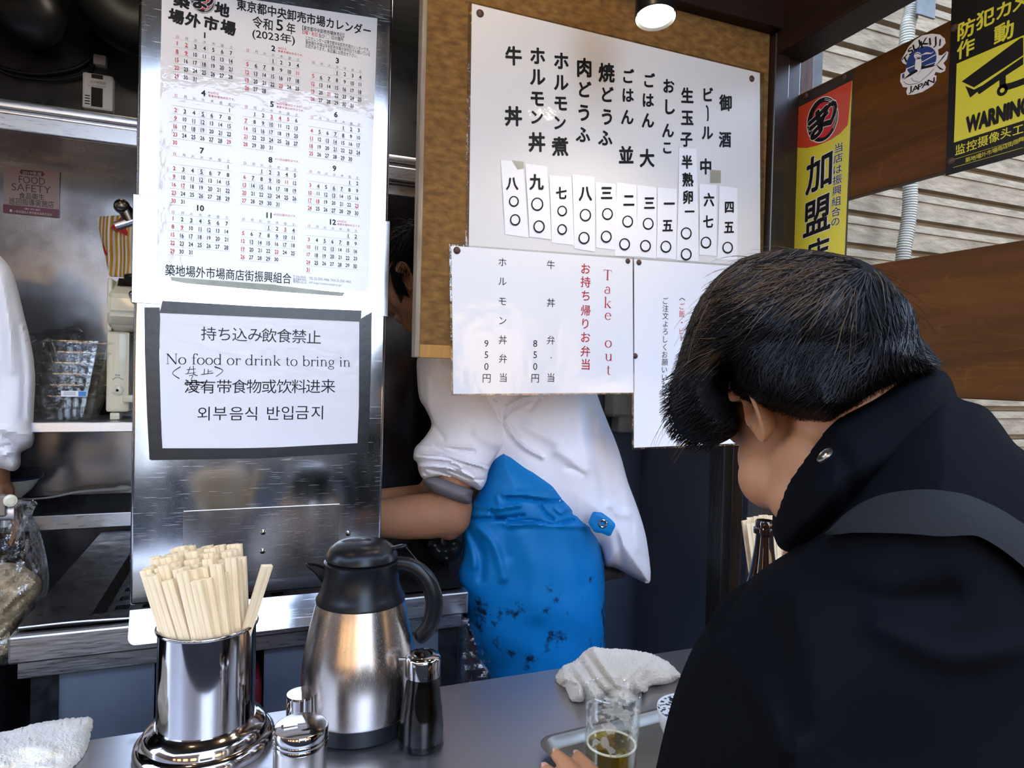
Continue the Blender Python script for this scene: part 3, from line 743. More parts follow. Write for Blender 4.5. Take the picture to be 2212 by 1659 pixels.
# round crest: black ring, red ground, brushed character
def crest(S, x, y, rx, ry, tilt=0.0):
    S.disc(IB, x, y, rx, ry, 0.0002, tilt); S.disc(WHITE.name, x, y, rx*0.97, ry*0.97, 0.0003, tilt); S.disc(IB, x, y, rx*0.93, ry*0.93, 0.0004, tilt)
    S.disc(RED.name, x+rx*0.03, y-ry*0.02, rx*0.74, ry*0.74, 0.0005, tilt)
    f = ry*1.5
    for ink, o_, l_ in ((WHITE.name, 0.10, 0.0006), (IB, 0.065, 0.0007)):
        S.char(ink, 'ま', x-rx*0.26, y+ry*0.02, f*0.92, o_, 0.1, rx/ry*1.0, 0, l_)
        S.char(ink, 'つ', x+rx*0.36, y-ry*0.02, f*0.80, o_, 0.5, rx/ry*0.9, 0, l_)
    for k in (0.80, 0.88): S.ring(WHITE.name, x, y, rx*k, ry*k, 0.8, 0.0008, 280, 400)
crest(S, 438, 2, 27, 27, 0.17)
S.build(cal, {IB: 'black_print', IR: 'red_print', IG: 'grey_print', IL: 'ruled_lines', WHITE.name: 'white_print'})
# torn paper left under the calendar
torn = strip_poly(PC, ((368, 597), (560, 611), (700, 628), (745, 632), (740, 640), (600, 630), (400, 612), (370, 606)), 0.0001, 0.0003)
one('torn_paper', torn, mat('torn_green_paper', (0.50, 0.58, 0.50), 0.7, color2=(0.35, 0.36, 0.34), vscale=18), 'torn greenish strip of old paper under the calendar bottom edge', 'paper', smooth=False)

# --- no food or drink notice with black tape frame
PN = Plane('Y', YP-0.0012, 0.0)
t = thing('no_food_notice', 'white no food or drink notice framed in black tape on the pillar', 'sign', tuple(PN.to3(PN.uv(560, 985)[None], 0)[0]))
mesh('sheet', card(PN, ((343, 668), (782, 688), (775, 962), (350, 972)), 0.0004, 0.0005), PAPER2, t, smooth=False)
def tape(name, pts, off): return mesh(name, strip_poly(PN, pts, off, 0.0005), TAPE, t, smooth=False)
tape('tape_strip', ((312, 664), (345, 664), (346, 690), (344, 760), (347, 900), (352, 985), (323, 993), (318, 900), (313, 760)), 0.0010)
tape('tape_strip', ((776, 690), (803, 674), (802, 760), (798, 900), (794, 978), (771, 982), (775, 880)), 0.0010)
tape('tape_strip', ((351, 650), (560, 662), (781, 671), (779, 695), (560, 685), (345, 676)), 0.0017)
tape('tape_strip', ((325, 971), (352, 968), (560, 968), (772, 957), (796, 962), (796, 977), (560, 990), (326, 994)), 0.0017)
S = Sheet(PN, 0.0014)
for ch, x, y in zip('持ち込み飲食禁止', (652, 780, 908, 1035, 1150, 1275, 1397, 1518), (308, 312, 316, 320, 322, 325, 330, 335)):
    S.char(IB, ch, 280+x/3.814, 640+y/3.814, 112/3.814*1.1, -0.004)
for ch, x, y in zip('没有带食物或饮料进来', (515, 645, 780, 905, 1025, 1150, 1275, 1395, 1512, 1635), (742, 744, 744, 742, 742, 742, 742, 742, 742, 740)):
    S.char(IB, ch, 280+x/3.814, 640+y/3.814, 112/3.814*1.1, -0.004)
for ch, x, y in zip('외부음식반입금지', (610, 745, 880, 1000, 1185, 1300, 1422, 1545), (966, 966, 966, 966, 962, 960, 958, 958)):
    S.char(IB, ch, 280+x/3.814, 640+y/3.814, 112/3.814*1.12, -0.006)
z2 = lambda x, y: (280+x/3.814, 640+y/3.814)
# hand-written correction
for pts, w in ((((420, 580), (355, 632), (410, 678)), (2.2, 1.2, 2.4)), (((700, 580), (768, 612), (712, 662)), (3.4, 1.4, 1.4)),
               (((470, 605), (545, 598)), 1.4), (((500, 580), (478, 640)), 1.4), (((525, 572), (530, 640)), 1.4), (((460, 640), (545, 628)), 1.3), (((490, 655), (520, 652), (505, 690)), 1.3), (((520, 640), (560, 655)), 1.8),
               (((590, 645), (690, 632)), 1.6), (((618, 598), (612, 645)), 1.5), (((648, 600), (646, 640)), 1.4), (((650, 620), (680, 615)), 1.3),
               (((455, 715), (560, 708), (612, 718)), (2.6, 3.4, 2.0)), (((470, 725), (600, 735)), 1.6), (((475, 775), (540, 760)), 1.6), (((600, 760), (690, 765)), 0.8), (((610, 735), (690, 728)), 0.8), (((500, 760), (690, 775)), 0.7), (((465, 700), (520, 735), (560, 790)), 1.3)):
    S.stroke(IB, [z2(*p) for p in pts], w)
# serif latin letters built from stems, bowls and slab serifs (em units, y up)
def rib(pts, w):
    p = np.asarray(pts, float); w = np.interp(np.linspace(0, 1, len(p)), np.linspace(0, 1, len(np.atleast_1d(w))), np.atleast_1d(w))/2
    t_ = np.gradient(p, axis=0); t_ /= np.linalg.norm(t_, axis=1)[:, None]+1e-12; n_ = np.stack([-t_[:, 1], t_[:, 0]], 1)
    m_ = len(p); return np.concatenate([p+n_*w[:, None], p-n_*w[:, None]]), [(i, i+m_, i+1+m_, i+1) for i in range(m_-1)]
def bowl(cx, cy, rx, ry, a0, a1, th=0.075, tn=0.028):
    a = np.radians(np.linspace(a0, a1, 28)); w = tn+(th-tn)*np.abs(np.cos(a))
    return rib(np.stack([cx+rx*np.cos(a), cy+ry*np.sin(a)], 1), w)
def stem(x, y0, y1, w=0.072): return rib([(x, y0), (x, y1)], w)
def slab(x, y, w=0.17): return rib([(x-w/2, y), (x+w/2, y)], 0.026)
XH = 0.43
def lo(x): return [stem(x, 0, XH), slab(x, 0.013), rib([(x-0.09, XH-0.05), (x, XH)], (0.02, 0.04))]
def tall(x): return [stem(x, 0, 0.70), rib([(x-0.09, 0.65), (x, 0.70)], (0.02, 0.04))]
def arch(x, w): return [bowl(x+w/2, XH-0.15, w/2, 0.145, 20, 165, 0.06, 0.034), stem(x+w, 0, XH-0.12), slab(x+w, 0.013)]
SER = {
 'N': ([stem(0.10, 0, 0.65, 0.03), stem(0.60, 0, 0.66, 0.03), rib([(0.09, 0.65), (0.60, 0.0)], 0.085), slab(0.10, 0.013), slab(0.07, 0.65, 0.15), slab(0.60, 0.65)], 0.72),
 'o': ([bowl(0.25, 0.215, 0.20, 0.215, 0, 360)], 0.51), 'd': ([bowl(0.24, 0.215, 0.19, 0.21, 40, 320), *tall(0.42), slab(0.45, 0.013, 0.09)], 0.55),
 'b': ([*tall(0.13), bowl(0.31, 0.215, 0.19, 0.21, -140, 140)], 0.56), 'f': ([stem(0.16, 0, 0.55), bowl(0.28, 0.56, 0.12, 0.125, 35, 180, 0.07, 0.03), slab(0.16, 0.013), slab(0.17, XH-0.013, 0.26), bowl(0.37, 0.62, 0.02, 0.02, 0, 360, 0.04, 0.04)], 0.34),
 'r': ([*lo(0.13), bowl(0.29, XH-0.16, 0.14, 0.145, 60, 160, 0.05, 0.035), bowl(0.35, XH-0.05, 0.02, 0.02, 0, 360, 0.04, 0.04)], 0.39),
 'i': ([*lo(0.13), bowl(0.125, 0.60, 0.022, 0.022, 0, 360, 0.045, 0.045)], 0.27), 'n': ([*lo(0.13), *arch(0.13, 0.30)], 0.57),
 'k': ([*tall(0.13), slab(0.13, 0.013), rib([(0.17, 0.19), (0.42, XH)], 0.03), rib([(0.24, 0.25), (0.46, 0.01)], 0.075), slab(0.42, XH-0.013, 0.16), slab(0.47, 0.013, 0.16)], 0.55),
 't': ([stem(0.15, 0.08, 0.56, 0.07), bowl(0.24, 0.10, 0.09, 0.095, 180, 310, 0.065, 0.03), slab(0.17, XH-0.013, 0.26)], 0.34),
 'g': ([bowl(0.23, 0.275, 0.15, 0.15, 0, 360, 0.065, 0.028), bowl(0.22, -0.10, 0.185, 0.095, 0, 360, 0.05, 0.03), rib([(0.14, 0.14), (0.12, 0.06), (0.2, 0.0), (0.32, -0.02)], 0.045), rib([(0.34, 0.37), (0.46, 0.41)], 0.04)], 0.50),
 'T': ([stem(0.31, 0, 0.65, 0.085), slab(0.31, 0.64, 0.54), slab(0.31, 0.013, 0.2), stem(0.05, 0.52, 0.65, 0.025), stem(0.57, 0.52, 0.65, 0.025)], 0.62),
 'a': ([stem(0.36, 0.06, 0.33, 0.07), bowl(0.235, 0.30, 0.125, 0.125, 0, 160, 0.06, 0.035), bowl(0.20, 0.13, 0.14, 0.125, 60, 330, 0.065, 0.03), slab(0.40, 0.02, 0.09)], 0.46),
 'e': ([bowl(0.235, 0.215, 0.185, 0.215, 5, 325, 0.07, 0.03), slab(0.24, 0.24, 0.37)], 0.47),
 'u': ([stem(0.11, 0.1, XH), stem(0.42, 0, XH), bowl(0.255, 0.15, 0.145, 0.145, 190, 350, 0.06, 0.035), slab(0.07, XH-0.013, 0.13), slab(0.38, XH-0.013, 0.13), slab(0.46, 0.013, 0.09)], 0.55)}
def serif_line(S, ink, txt, p0, p1, cap_px):
    W_ = sum(SER[c][1] if c != ' ' else 0.27 for c in txt); a, b = S.p.uv(*p0), S.p.uv(*p1); e = (b-a)/W_
    k = S.size(*p0, cap_px)/0.66; n_ = np.array([-e[1], e[0]])/np.linalg.norm(e)*k; x = 0
    for c in txt:
        if c == ' ': x += 0.27; continue
        for V, F in SER[c][0]: S.add(ink, a+(V[:, :1]+x)*e+V[:, 1:]*n_, F)
        x += SER[c][1]
serif_line(S, IB, 'No food or drink to bring in', z2(300, 558), z2(1822, 580), 86/3.814)
S.build(t, {IB: 'lettering'})

# --- menu sheet
PM = Plane('Y', YB, 0.0)
t = thing('menu_sheet', 'big white laminated menu sheet with brush-written dishes on the wooden board', 'menu', tuple(PM.to3(PM.uv(1330, 560)[None], 0)[0]))
mesh('sheet', card(PM, ((1019, 8), (1641, 158), (1642, 600), (1012, 560)), 0.0002, 0.0006), MENUP, t, smooth=False)
mesh('clear_margin', card(PM, ((1011, 2), (1650, 156), (1650, 600), (1005, 560)), 0.0, 0.0002), thin_clear('laminate_film', (0.88, 0.88, 0.86), 0.2, 0.1, bump=0.002), t, smooth=False)
S = Sheet(PM, 0.0011)
zm = lambda x, y: (900+x/2.765, y/2.765)
cols = ['牛 578 335 118,丼 577 695 122', 'ホ 722 335 112,ル 722 462 112,モ 720 592 108,ン 718 702 96,丼 717 850 120', 'ホ 863 365 112,ル 862 495 108,モ 860 620 104,ン 855 735 96,煮 855 875 118',
        '肉 1000 405 118,ど 1005 535 104,う 997 675 110,ふ 992 805 104', '焼 1133 435 118,ど 1140 565 100,う 1135 700 106,ふ 1125 825 104', 'ご 1265 455 92,は 1262 570 92,ん 1257 700 98,並 1250 925 112',
        'ご 1390 480 92,は 1382 600 92,ん 1380 720 98,大 1375 945 112', 'お 1505 515 92,し 1512 640 100,ん 1500 780 94,こ 1495 885 84', '生 1615 570 98,玉 1615 705 98,子 1610 835 94', 'ビ 1740 565 92,ル 1735 795 92,中 1725 995 98', '御 1843 615 100,酒 1840 835 98']
for c in cols:
    for e in c.split(','):
        ch, x, y, sz = e.split(); S.char(IB, ch, *zm(float(x), float(y)), float(sz)/2.765, 0.045, 0.04, 0.95, 0.10)
S.stroke(IB, [zm(1727, 632), zm(1737, 650), zm(1738, 712), zm(1732, 722)], (5, 4, 4, 3))
S.build(t, {IB: 'brush_lettering'})
slips = [('八百円', ((500, 955), (632, 970), (665, 1420), (527, 1400)), (('八', 567, 1100, 84), ('O', 577, 1205, 72), ('O', 585, 1315, 76))),
 ('九', ((645, 978), (775, 995), (803, 1432), (672, 1415)), (('九', 712, 1090, 98), ('O', 716, 1222, 90), ('O', 727, 1355, 84))),
 ('七', ((790, 1047), (922, 1060), (937, 1465), (805, 1450)), (('七', 860, 1155, 78), ('O', 865, 1262, 70), ('O', 865, 1372, 70))),
 ('八', ((925, 1042), (1060, 1058), (1062, 1505), (940, 1485)), (('八', 1003, 1160, 94), ('O', 1003, 1287, 84), ('O', 995, 1423, 82))),
 ('三', ((1065, 1088), (1188, 1100), (1190, 1495), (1070, 1480)), (('三', 1130, 1155, 88), ('O', 1135, 1280, 80), ('O', 1128, 1415, 80))),
 ('二', ((1192, 1090), (1310, 1105), (1312, 1535), (1180, 1528)), (('二', 1262, 1200, 84), ('O', 1255, 1325, 80), ('O', 1237, 1460, 80))),
 ('三', ((1315, 1105), (1430, 1120), (1428, 1545), (1310, 1532)), (('三', 1385, 1215, 84), ('O', 1378, 1338, 80), ('O', 1362, 1470, 80))),
 ('一', ((1435, 1120), (1550, 1130), (1545, 1550), (1430, 1540)), (('一', 1503, 1218, 84), ('五', 1493, 1350, 82), ('O', 1483, 1475, 80))),
 ('半', ((1565, 885), (1668, 890), (1682, 1560), (1550, 1555)), (('半', 1610, 970, 84), ('熟', 1615, 1075, 86), ('卵', 1615, 1180, 84), ('一', 1625, 1265, 76), ('O', 1605, 1395, 80), ('O', 1605, 1520, 80))),
 ('六', ((1685, 1100), (1788, 1105), (1786, 1530), (1685, 1522)), (('六', 1740, 1195, 84), ('七', 1735, 1325, 80), ('O', 1722, 1450, 78))),
 ('四', ((1805, 1110), (1912, 1125), (1910, 1555), (1793, 1550)), (('四', 1862, 1240, 78), ('五', 1860, 1360, 80), ('O', 1852, 1480, 78)))]
slab_txt = ['eight-zero-zero price slip, the first at the end under the beef bowl', 'nine-zero-zero price slip with the boldest brush figures', 'seven-zero-zero price slip with small figures, third from the beef bowl end', 'eight-zero-zero price slip doubled over another slip, fourth in the row',
 'three-zero-zero price slip between the doubled slip and the two-zero-zero slip', 'two-zero-zero price slip in the middle of the row', 'three-zero-zero price slip between the two-zero-zero and one-five-zero slips', 'one-five-zero price slip beside the tall boiled egg slip', 'tall one-zero-zero slip with the boiled egg note, reaching highest of all slips', 'six-seven-zero price slip under the beer column', 'four-five-zero price slip under the sake column at the board edge']
for k, ((nm, q, chars), lb) in enumerate(zip(slips, slab_txt)):
    q = [zm(*p) for p in q]; base = 0.0014+0.0004*(k % 2)
    bt = thing('price_slip', 'white paper '+lb, 'price slip', tuple(PM.to3(PM.uv(*q[3])[None], 0)[0]), 'price slips taped to the menu sheet')
    mesh('slip', card(PM, q, base, 0.0004, 0.0012, 3, 12), SLIPP, bt)
    if k == 3: mesh('under_slip', card(PM, [zm(*p) for p in ((932, 1055), (1048, 1070), (1050, 1490), (930, 1470))], base-0.0004, 0.0003), SLIPP, bt)
    if k == 0: mesh('tape', card(PM, [zm(*p) for p in ((565, 960), (635, 968), (636, 1010), (600, 1015))], base+0.0012, 0.0002, 0, 2, 2), thin_clear('tape_film', (0.86, 0.85, 0.80), 0.2, 0.15), bt, smooth=False)
    if k == 9: mesh('tape', card(PM, [zm(*p) for p in ((1748, 1015), (1812, 1020), (1812, 1095), (1748, 1095))], base+0.0012, 0.0002, 0, 2, 2), thin_clear('tape_film', (0.86, 0.85, 0.80), 0.2, 0.15), bt, smooth=False)
    S = Sheet(PM, base+0.0022)
    for ch, x, y, sz in chars:
        if ch == 'O': S.ring(IB, *zm(x, y), sz*0.36/2.765, sz*0.40/2.765, (3.2, 2.4, 3.0, 3.6, 3.2))
        else: S.char(IB, ch, *zm(x, y), sz/2.765, 0.042, 0.04, 0.95, 0.08)
    S.build(bt, {IB: 'brush_figures'})
pin(1037, 29, Plane('Y', YB-0.0012), 0.008, 'rusty thumbtack at the upper corner of the menu sheet by the board edge strip')
pin(1624, 170, Plane('Y', YB-0.0012), 0.0075, 'rusty thumbtack at the upper corner of the menu sheet by the dark post')

# --- take-out notice, ordering notice
PT1 = Plane('Y', YB-0.006, 0.0)
t = thing('takeout_notice', 'white laminated take out lunch notice pinned over the board bottom', 'sign', tuple(PT1.to3(PT1.uv(1170, 852)[None], 0)[0]))
mesh('sheet', card(PT1, ((975, 531), (1366, 560), (1368, 848), (979, 851)), 0.0, 0.0007), PAPER, t, smooth=False)
mesh('clear_margin', card(PT1, ((970, 527), (1370, 556), (1371, 851), (975, 855)), 0.0002, 0.0003), thin_clear('laminate_film', (0.88, 0.88, 0.86)), t, smooth=False)
S = Sheet(PT1, 0.0012); zt = lambda x, y: (900+x/3.16, 500+y/3.16)
def colm(txt, xs_, ys_, sz, ink, off):
    for i, ch in enumerate(txt):
        x = xs_ if np.isscalar(xs_) else xs_[i]; S.char(ink, ch, *zt(x, ys_[i]), sz/3.16, off)
colm('ホルモン丼弁当', (585, 585, 585, 587, 587, 588, 590), (210, 342, 478, 610, 740, 868, 997), 66, IB, -0.002)
colm('牛丼弁当', (915, 915, 915, 915), (228, 487, 742, 997), 66, IB, -0.002); S.disc(IB, *zt(917, 862), 1.2, 1.2)
colm('950円', (475, 475, 475, 477), (765, 842, 922, 1003), 68, IB, -0.002); colm('850円', 808, (765, 842, 922, 1003), 68, IB, -0.002)
colm('お持ち帰りお弁当', (1153, 1152, 1152, 1152, 1150, 1152, 1150, 1152), (255, 345, 438, 540, 630, 722, 818, 907), 80, DKRED.name, 0.012)
for ch, x, y in (('T', 1302, 298), ('a', 1302, 402), ('k', 1304, 485), ('e', 1305, 580), ('o', 1307, 768), ('u', 1308, 860), ('t', 1309, 948)):
    parts = SER[ch][0]; w_ = SER[ch][1]; allv = np.concatenate([v for v, f in parts]); c_ = (allv.min(0)+allv.max(0))/2; k_ = S.size(*zt(x, y), 108/3.16)
    for V, F in parts: S.add(DKRED.name, (V-c_)*k_*[1.05, 1]+S.p.uv(*zt(x, y)), F)
S.build(t, {IB: 'black_lettering', DKRED.name: 'red_lettering'})
PT2 = Plane('Y', YB-0.004, 0.0)
t = thing('ordering_notice', 'white laminated ordering notice hanging beside the take out notice, half behind the customer', 'sign', tuple(PT2.to3(PT2.uv(1480, 965)[None], 0)[0]))
mesh('sheet', card(PT2, ((1369, 560), (1655, 580), (1655, 955), (1369, 967)), 0.0, 0.0007), PAPER2, t, smooth=False)
mesh('clear_margin', card(PT2, ((1365, 556), (1660, 576), (1660, 959), (1365, 971)), 0.0002, 0.0003), thin_clear('laminate_film', (0.88, 0.88, 0.86)), t, smooth=False)
S = Sheet(PT2, 0.0012)
colm('ご注文よろしくお願いいたします', (1697, 1697, 1697, 1697, 1695, 1695, 1692, 1692, 1692, 1690, 1690, 1690, 1690, 1690, 1690), (472, 525, 577, 632, 684, 737, 790, 840, 893, 945, 997, 1048, 1100, 1155, 1207), 52, IB, -0.004)
colm('ご飯', (1810, 1808), (510, 563), 50, IR, 0.0); colm('ビ', (1806,), (680,), 46, IR, 0.0); S.disc(IR, *zt(1808, 622), 1.6, 1.6)
S.stroke(IB, [zt(1790, 470), zt(1810, 456), zt(1830, 470)], 1.4); S.stroke(IR, [zt(1804, 710), zt(1804, 745)], 1.5)
S.build(t, {IB: 'black_lettering', IR: 'red_lettering'})
pin(987, 541, Plane('Y', YB-0.0069), 0.0075, 'rusty thumbtack at the upper corner of the take out notice by the board edge strip')
pin(1356, 564, Plane('Y', YB-0.0069), 0.006, 'rusty thumbtack at the take out notice corner beside the ordering notice')
pin(1380, 567, Plane('Y', YB-0.0049), 0.0065, 'dark thumbtack at the top corner of the ordering notice')
pin(1372, 769, Plane('Y', YB-0.0049), 0.0065, 'dark thumbtack halfway down the edge of the ordering notice')

# ---------------------------------------------------------------- side planks and their signs
XR = 1.25
def plank(name, z0, z1, y0, y1, label): return one(name, box(XR, XR+0.022, y0, y1, z0, z1, 0.002), PLANKW, label, 'plank', smooth=False)
plank('wooden_plank', 1.45+0.412, 1.45+0.702, 0.35, 1.30, 'upper brown stained plank carrying the round sticker and warning sign')
plank('wooden_plank', 1.45-0.027, 1.45+0.2535, 0.15, 1.10, 'lower brown stained plank with pale grain lines behind the customer')
PX = Plane('X', XR, 0.0); zx = lambda x, y: (1660+x/2.962, y/2.962)
# yellow member banner
t = thing('member_banner', 'narrow yellow and red vertical banner with a round crest beside the dark post', 'banner', tuple(PX.to3(PX.uv(1770, 600)[None], 0)[0]))
mesh('film', card(PX, ((1721, 211), (1845, 151), (1822, 720), (1708, 700)), 0.0002, 0.0004), mat('smoky_film', (0.035, 0.028, 0.026), 0.25, coat=0.4), t, smooth=False)
mesh('yellow_field', strip_poly(PX, [zx(*p) for p in ((188, 690), (538, 515), (470, 2050), (130, 2000))], 0.0006, 0.0003), YEL, t, smooth=False)
S = Sheet(PX, 0.0010)
S.poly(SIGNR.name, [zx(*p) for p in ((188, 690), (538, 515), (510, 800), (460, 855), (400, 895), (320, 930), (250, 947), (175, 945))], 0.0001)
def tilted(px, py): return px, py
x_, y_ = zx(348, 765)
th = np.linspace(0, 2*math.pi, 41)[:-1]
def ell(S, ink, cx, cy, rx, ry, lift, sl=-0.35): S.poly(ink, [(cx+rx*math.cos(a), cy+ry*math.sin(a)+sl*rx*math.cos(a)) for a in th], lift)
ell(S, WHITE.name, x_, y_, 34.5, 49, 0.0002); ell(S, IB, x_, y_, 33, 47, 0.0003); ell(S, RED.name, x_+1.5, y_+1, 25, 38, 0.0004)
for ink, o_, l_ in ((WHITE.name, 0.085, 0.0005), (IB, 0.06, 0.0006)):
    S.char(ink, 'ま', x_-7, y_+6, 60, o_, 0.25, 1.25, 0.15, l_); S.char(ink, 'つ', x_+14, y_-8, 54, o_, 0.75, 1.2, 0.15, l_)
for k in (0.86, 0.93): S.stroke(WHITE.name, [(x_+33*k*math.cos(a), y_+47*k*math.sin(a)-0.35*33*k*math.cos(a)) for a in np.radians(np.linspace(-80, 40, 20))], 0.9, 0.0007, smooth=False)
for ch, x, y, sz in (('加', 325, 1100, 250), ('盟', 312, 1380, 250), ('店', 315, 1625, 210)):
    for ink, o_, l_ in ((WHITE.name, 0.055, 0.0002), (IB, 0.035, 0.0003)): S.char(ink, ch, *zx(x, y), sz/2.962, o_, 0, 0.92, 0.12, l_)
for i, ch in enumerate('当店は振興組合の'):
    for ink, o_, l_ in ((WHITE.name, 0.05, 0.0002), (IB, 0.012, 0.0003)): S.char(ink, ch, *zx(452-3*i, (945, 1012, 1083, 1150, 1218, 1287, 1355, 1420)[i]), 62/2.962, o_, 0, 1.25, 0.0, l_)
S.build(t, {IB: 'black_lettering', WHITE.name: 'white_outline', RED.name: 'crest_ground', SIGNR.name: 'red_field'})
pin(1741, 208, Plane('X', XR-0.0008), 0.007, 'brown thumbtack at the banner top corner by the dark post'); pin(1824, 167, Plane('X', XR-0.0008), 0.007, 'brown thumbtack at the banner top corner by the round sticker')
# camera warning sign
t = thing('camera_warning_sign', 'black and yellow security camera warning sign pinned to the upper plank', 'sign', tuple(PX.to3(PX.uv(2150, 380)[None], 0)[0]))
zw = lambda x, y: (1900+x/4.74, 50+y/4.74)
def q3(pts): return [zw(*p) for p in pts]
TL = PX.uv(*zw(725, 0)); BLq = PX.uv(*zw(680, 1565))
yA = -BLq[0]; zlo = BLq[1]; zhi = 1.45+0.80; yB = yA-0.30
mesh('sign_plate', box(XR-0.0016, XR-0.0004, yB, yA, zlo, zhi, 0.0), SIGNB, t, smooth=False)
S = Sheet(PX, 0.0019)
yl, yt_, yb_ = PX.uv(*zw(797, 420))[0], PX.uv(*zw(797, 418))[1], PX.uv(*zw(776, 1222))[1]
wY = (yA-yB); yr = -yB-0.018; YL = YEL.name
S.rect_uv(YL, yl, yb_, yr, yt_)
def uvl(pts): return [PX.uv(*zw(*p)) for p in pts]
SB = SIGNB.name
S.poly(SB, q3(((848, 600), (1450, 155), (1479, 150), (1479, 330), (975, 660))), 0.0002)
S.poly(SB, q3(((885, 645), (975, 682), (1060, 640), (1479, 345), (1479, 425), (1300, 540), (1025, 732), (1010, 705), (935, 765))), 0.0002)
S.poly(SB, q3(((1235, 560), (1300, 520), (1300, 640), (1285, 690), (1235, 680))), 0.0003)
S.stroke(SB, q3(((1270, 660), (1350, 645), (1479, 600), (1560, 570))), 14, 0.0003)
S.disc(SB, *zw(1265, 690), 12, 12, 0.0003, -0.3); S.disc(YL, *zw(1265, 690), 5, 5, 0.0004, -0.3)
def camline(ink, txt, x0, x1, y0, h_, off, lift=0.0002):
    """text laid along the plank: its left end, right end and mid height at the left, all in plank coordinates"""
    V, F = glyph(txt, off); lo_, hi_ = V.min(0), V.max(0); T = (V-lo_)/(hi_-lo_)
    S.add(ink, np.stack([x0+T[:, 0]*(x1-x0), y0+(T[:, 1]-0.5)*h_], 1), F, lift+GZ.get((txt, off), 0.0))
wl_, wr_ = PX.uv(*zw(890, 1060))[0], PX.uv(*zw(1470, 900))[0]
hw_ = PX.uv(*zw(885, 965))[1]-PX.uv(*zw(895, 1135))[1]; mw_ = (PX.uv(*zw(885, 965))[1]+PX.uv(*zw(895, 1135))[1])/2
camline(SB, 'WARNING', wl_, wl_+(wr_-wl_)*7/6.15, mw_, hw_*1.02, 0.085, 0.0003)
for i, (ch, x, y) in enumerate((('监', 833, 1290), ('控', 950, 1252), ('摄', 1065, 1210), ('像', 1180, 1168), ('头', 1300, 1125), ('工', 1425, 1095))): S.char(YL, ch, *zw(x, y), 112/4.74, 0.012, 0, 1.0)
for i, ch in enumerate('築地場外市場商店街振興組合'): S.char(YL, ch, *zw(912+54.5*i, 1398-17.0*i-0.35*i*i), 54/4.74, 0.0, 0, 1.05)
for ch, x, y, sz in (('防', 1270, 185, 120), ('犯', 1392, 118, 118), ('カ', 1510, 62, 112), ('メ', 1615, 15, 110), ('作', 1266, 310, 116), ('動', 1510, 205, 126)): S.char(YL, ch, *zx(x, y), sz/2.962, 0.035, 0, 1.0)
S.stroke(YL, q3(((1479, 1275), (760, 1480), (775, 1395), (1479, 1180))), 0.7, 0.0, False)
S.build(t, {YL: 'yellow_print', SB: 'black_print'})
pin(2062, 60, Plane('X', XR-0.0017), 0.0075, 'brown thumbtack at the upper edge of the camera warning sign'); pin(2055, 348, Plane('X', XR-0.0017), 0.0075, 'brown thumbtack at the lower corner of the camera warning sign')
# round sticker: lettering, blue sun, tuna
t = thing('tuna_sticker', 'white die-cut souvenir sticker with a blue disc and a fish on the upper plank', 'sticker', tuple(PX.to3(PX.uv(1985, 205)[None], 0)[0]))
out = ((222, 380), (250, 330), (300, 240), (360, 175), (440, 125), (540, 108), (620, 118), (670, 160), (678, 205), (640, 250), (600, 270), (606, 330), (640, 330), (690, 288), (706, 300), (690, 370), (655, 410), (680, 450), (670, 490), (625, 510), (575, 500), (560, 530), (585, 540), (580, 590), (545, 640), (440, 705), (345, 732), (285, 735), (275, 700), (290, 660), (240, 655), (228, 625), (213, 600), (218, 520), (265, 500), (285, 430), (245, 412))
mesh('backing', strip_poly(PX, [zw(*p) for p in out], 0.0002, 0.0004), WHITE, t, smooth=False)
S = Sheet(PX, 0.0008); NV = NAVY.name
ell(S, NV, *zw(432, 390), 32.5, 31, 0.0001, -0.28)
S.stroke(WHITE.name, q3(((280, 470), (400, 420), (580, 322))), 2.0, 0.0003, False); S.stroke(WHITE.name, q3(((290, 540), (380, 470), (580, 400))), 1.2, 0.0003, False)
S.stroke(WHITE.name, q3(((430, 330), (480, 310), (530, 310), (560, 290))), (0.5, 4, 2, 0.5), 0.0003)
S.poly(WHITE.name, q3(((245, 590), (330, 525), (430, 470), (540, 440), (600, 425), (580, 450), (500, 540), (430, 600), (350, 630), (265, 625))), 0.0004)
S.poly(IB, q3(((245, 580), (330, 500), (440, 440), (570, 432), (600, 425), (540, 450), (430, 475), (330, 535))), 0.0005)
S.poly(WHITE.name, q3(((370, 370), (420, 350), (440, 390), (430, 470), (400, 525), (392, 480), (365, 470))), 0.0006)
S.stroke(IB, q3(((372, 372), (362, 470))), 0.7, 0.0007); S.stroke(IB, q3(((436, 390), (430, 470), (398, 525))), 0.7, 0.0007)
S.disc(WHITE.name, *zw(396, 335), 8, 8, 0.0006); S.stroke(IB, q3(((365, 320), (395, 312), (430, 325))), 1.2, 0.0007); S.stroke(IB, q3(((375, 345), (395, 352), (418, 345))), 1.0, 0.0007)
S.stroke(IB, q3(((590, 425), (655, 350), (690, 300))), (0.8, 3.0, 0.6), 0.0005); S.stroke(IB, q3(((590, 430), (625, 465), (660, 478))), (0.8, 3.0, 0.6), 0.0005)
S.stroke(IB, q3(((250, 600), (300, 628), (390, 615), (470, 560), (560, 470))), 0.8, 0.0006); S.stroke(IB, q3(((330, 560), (350, 590), (400, 600))), 0.8, 0.0006); S.disc(IB, *zw(318, 535), 1.6, 1.6, 0.0006)
for ch, x, y, a, sz in (('T', 268, 372, 0.9, 84), ('S', 320, 285, 0.75, 88), ('U', 385, 232, 0.55, 96), ('K', 465, 200, 0.4, 96), ('I', 520, 190, 0.3, 96), ('J', 570, 195, 0.15, 96), ('I', 622, 200, -0.1, 84)):
    S.char(IB, ch, *zw(x, y), sz/4.74*1.15, 0.02, a*0.5, 1.25, 0.05, 0.0003)
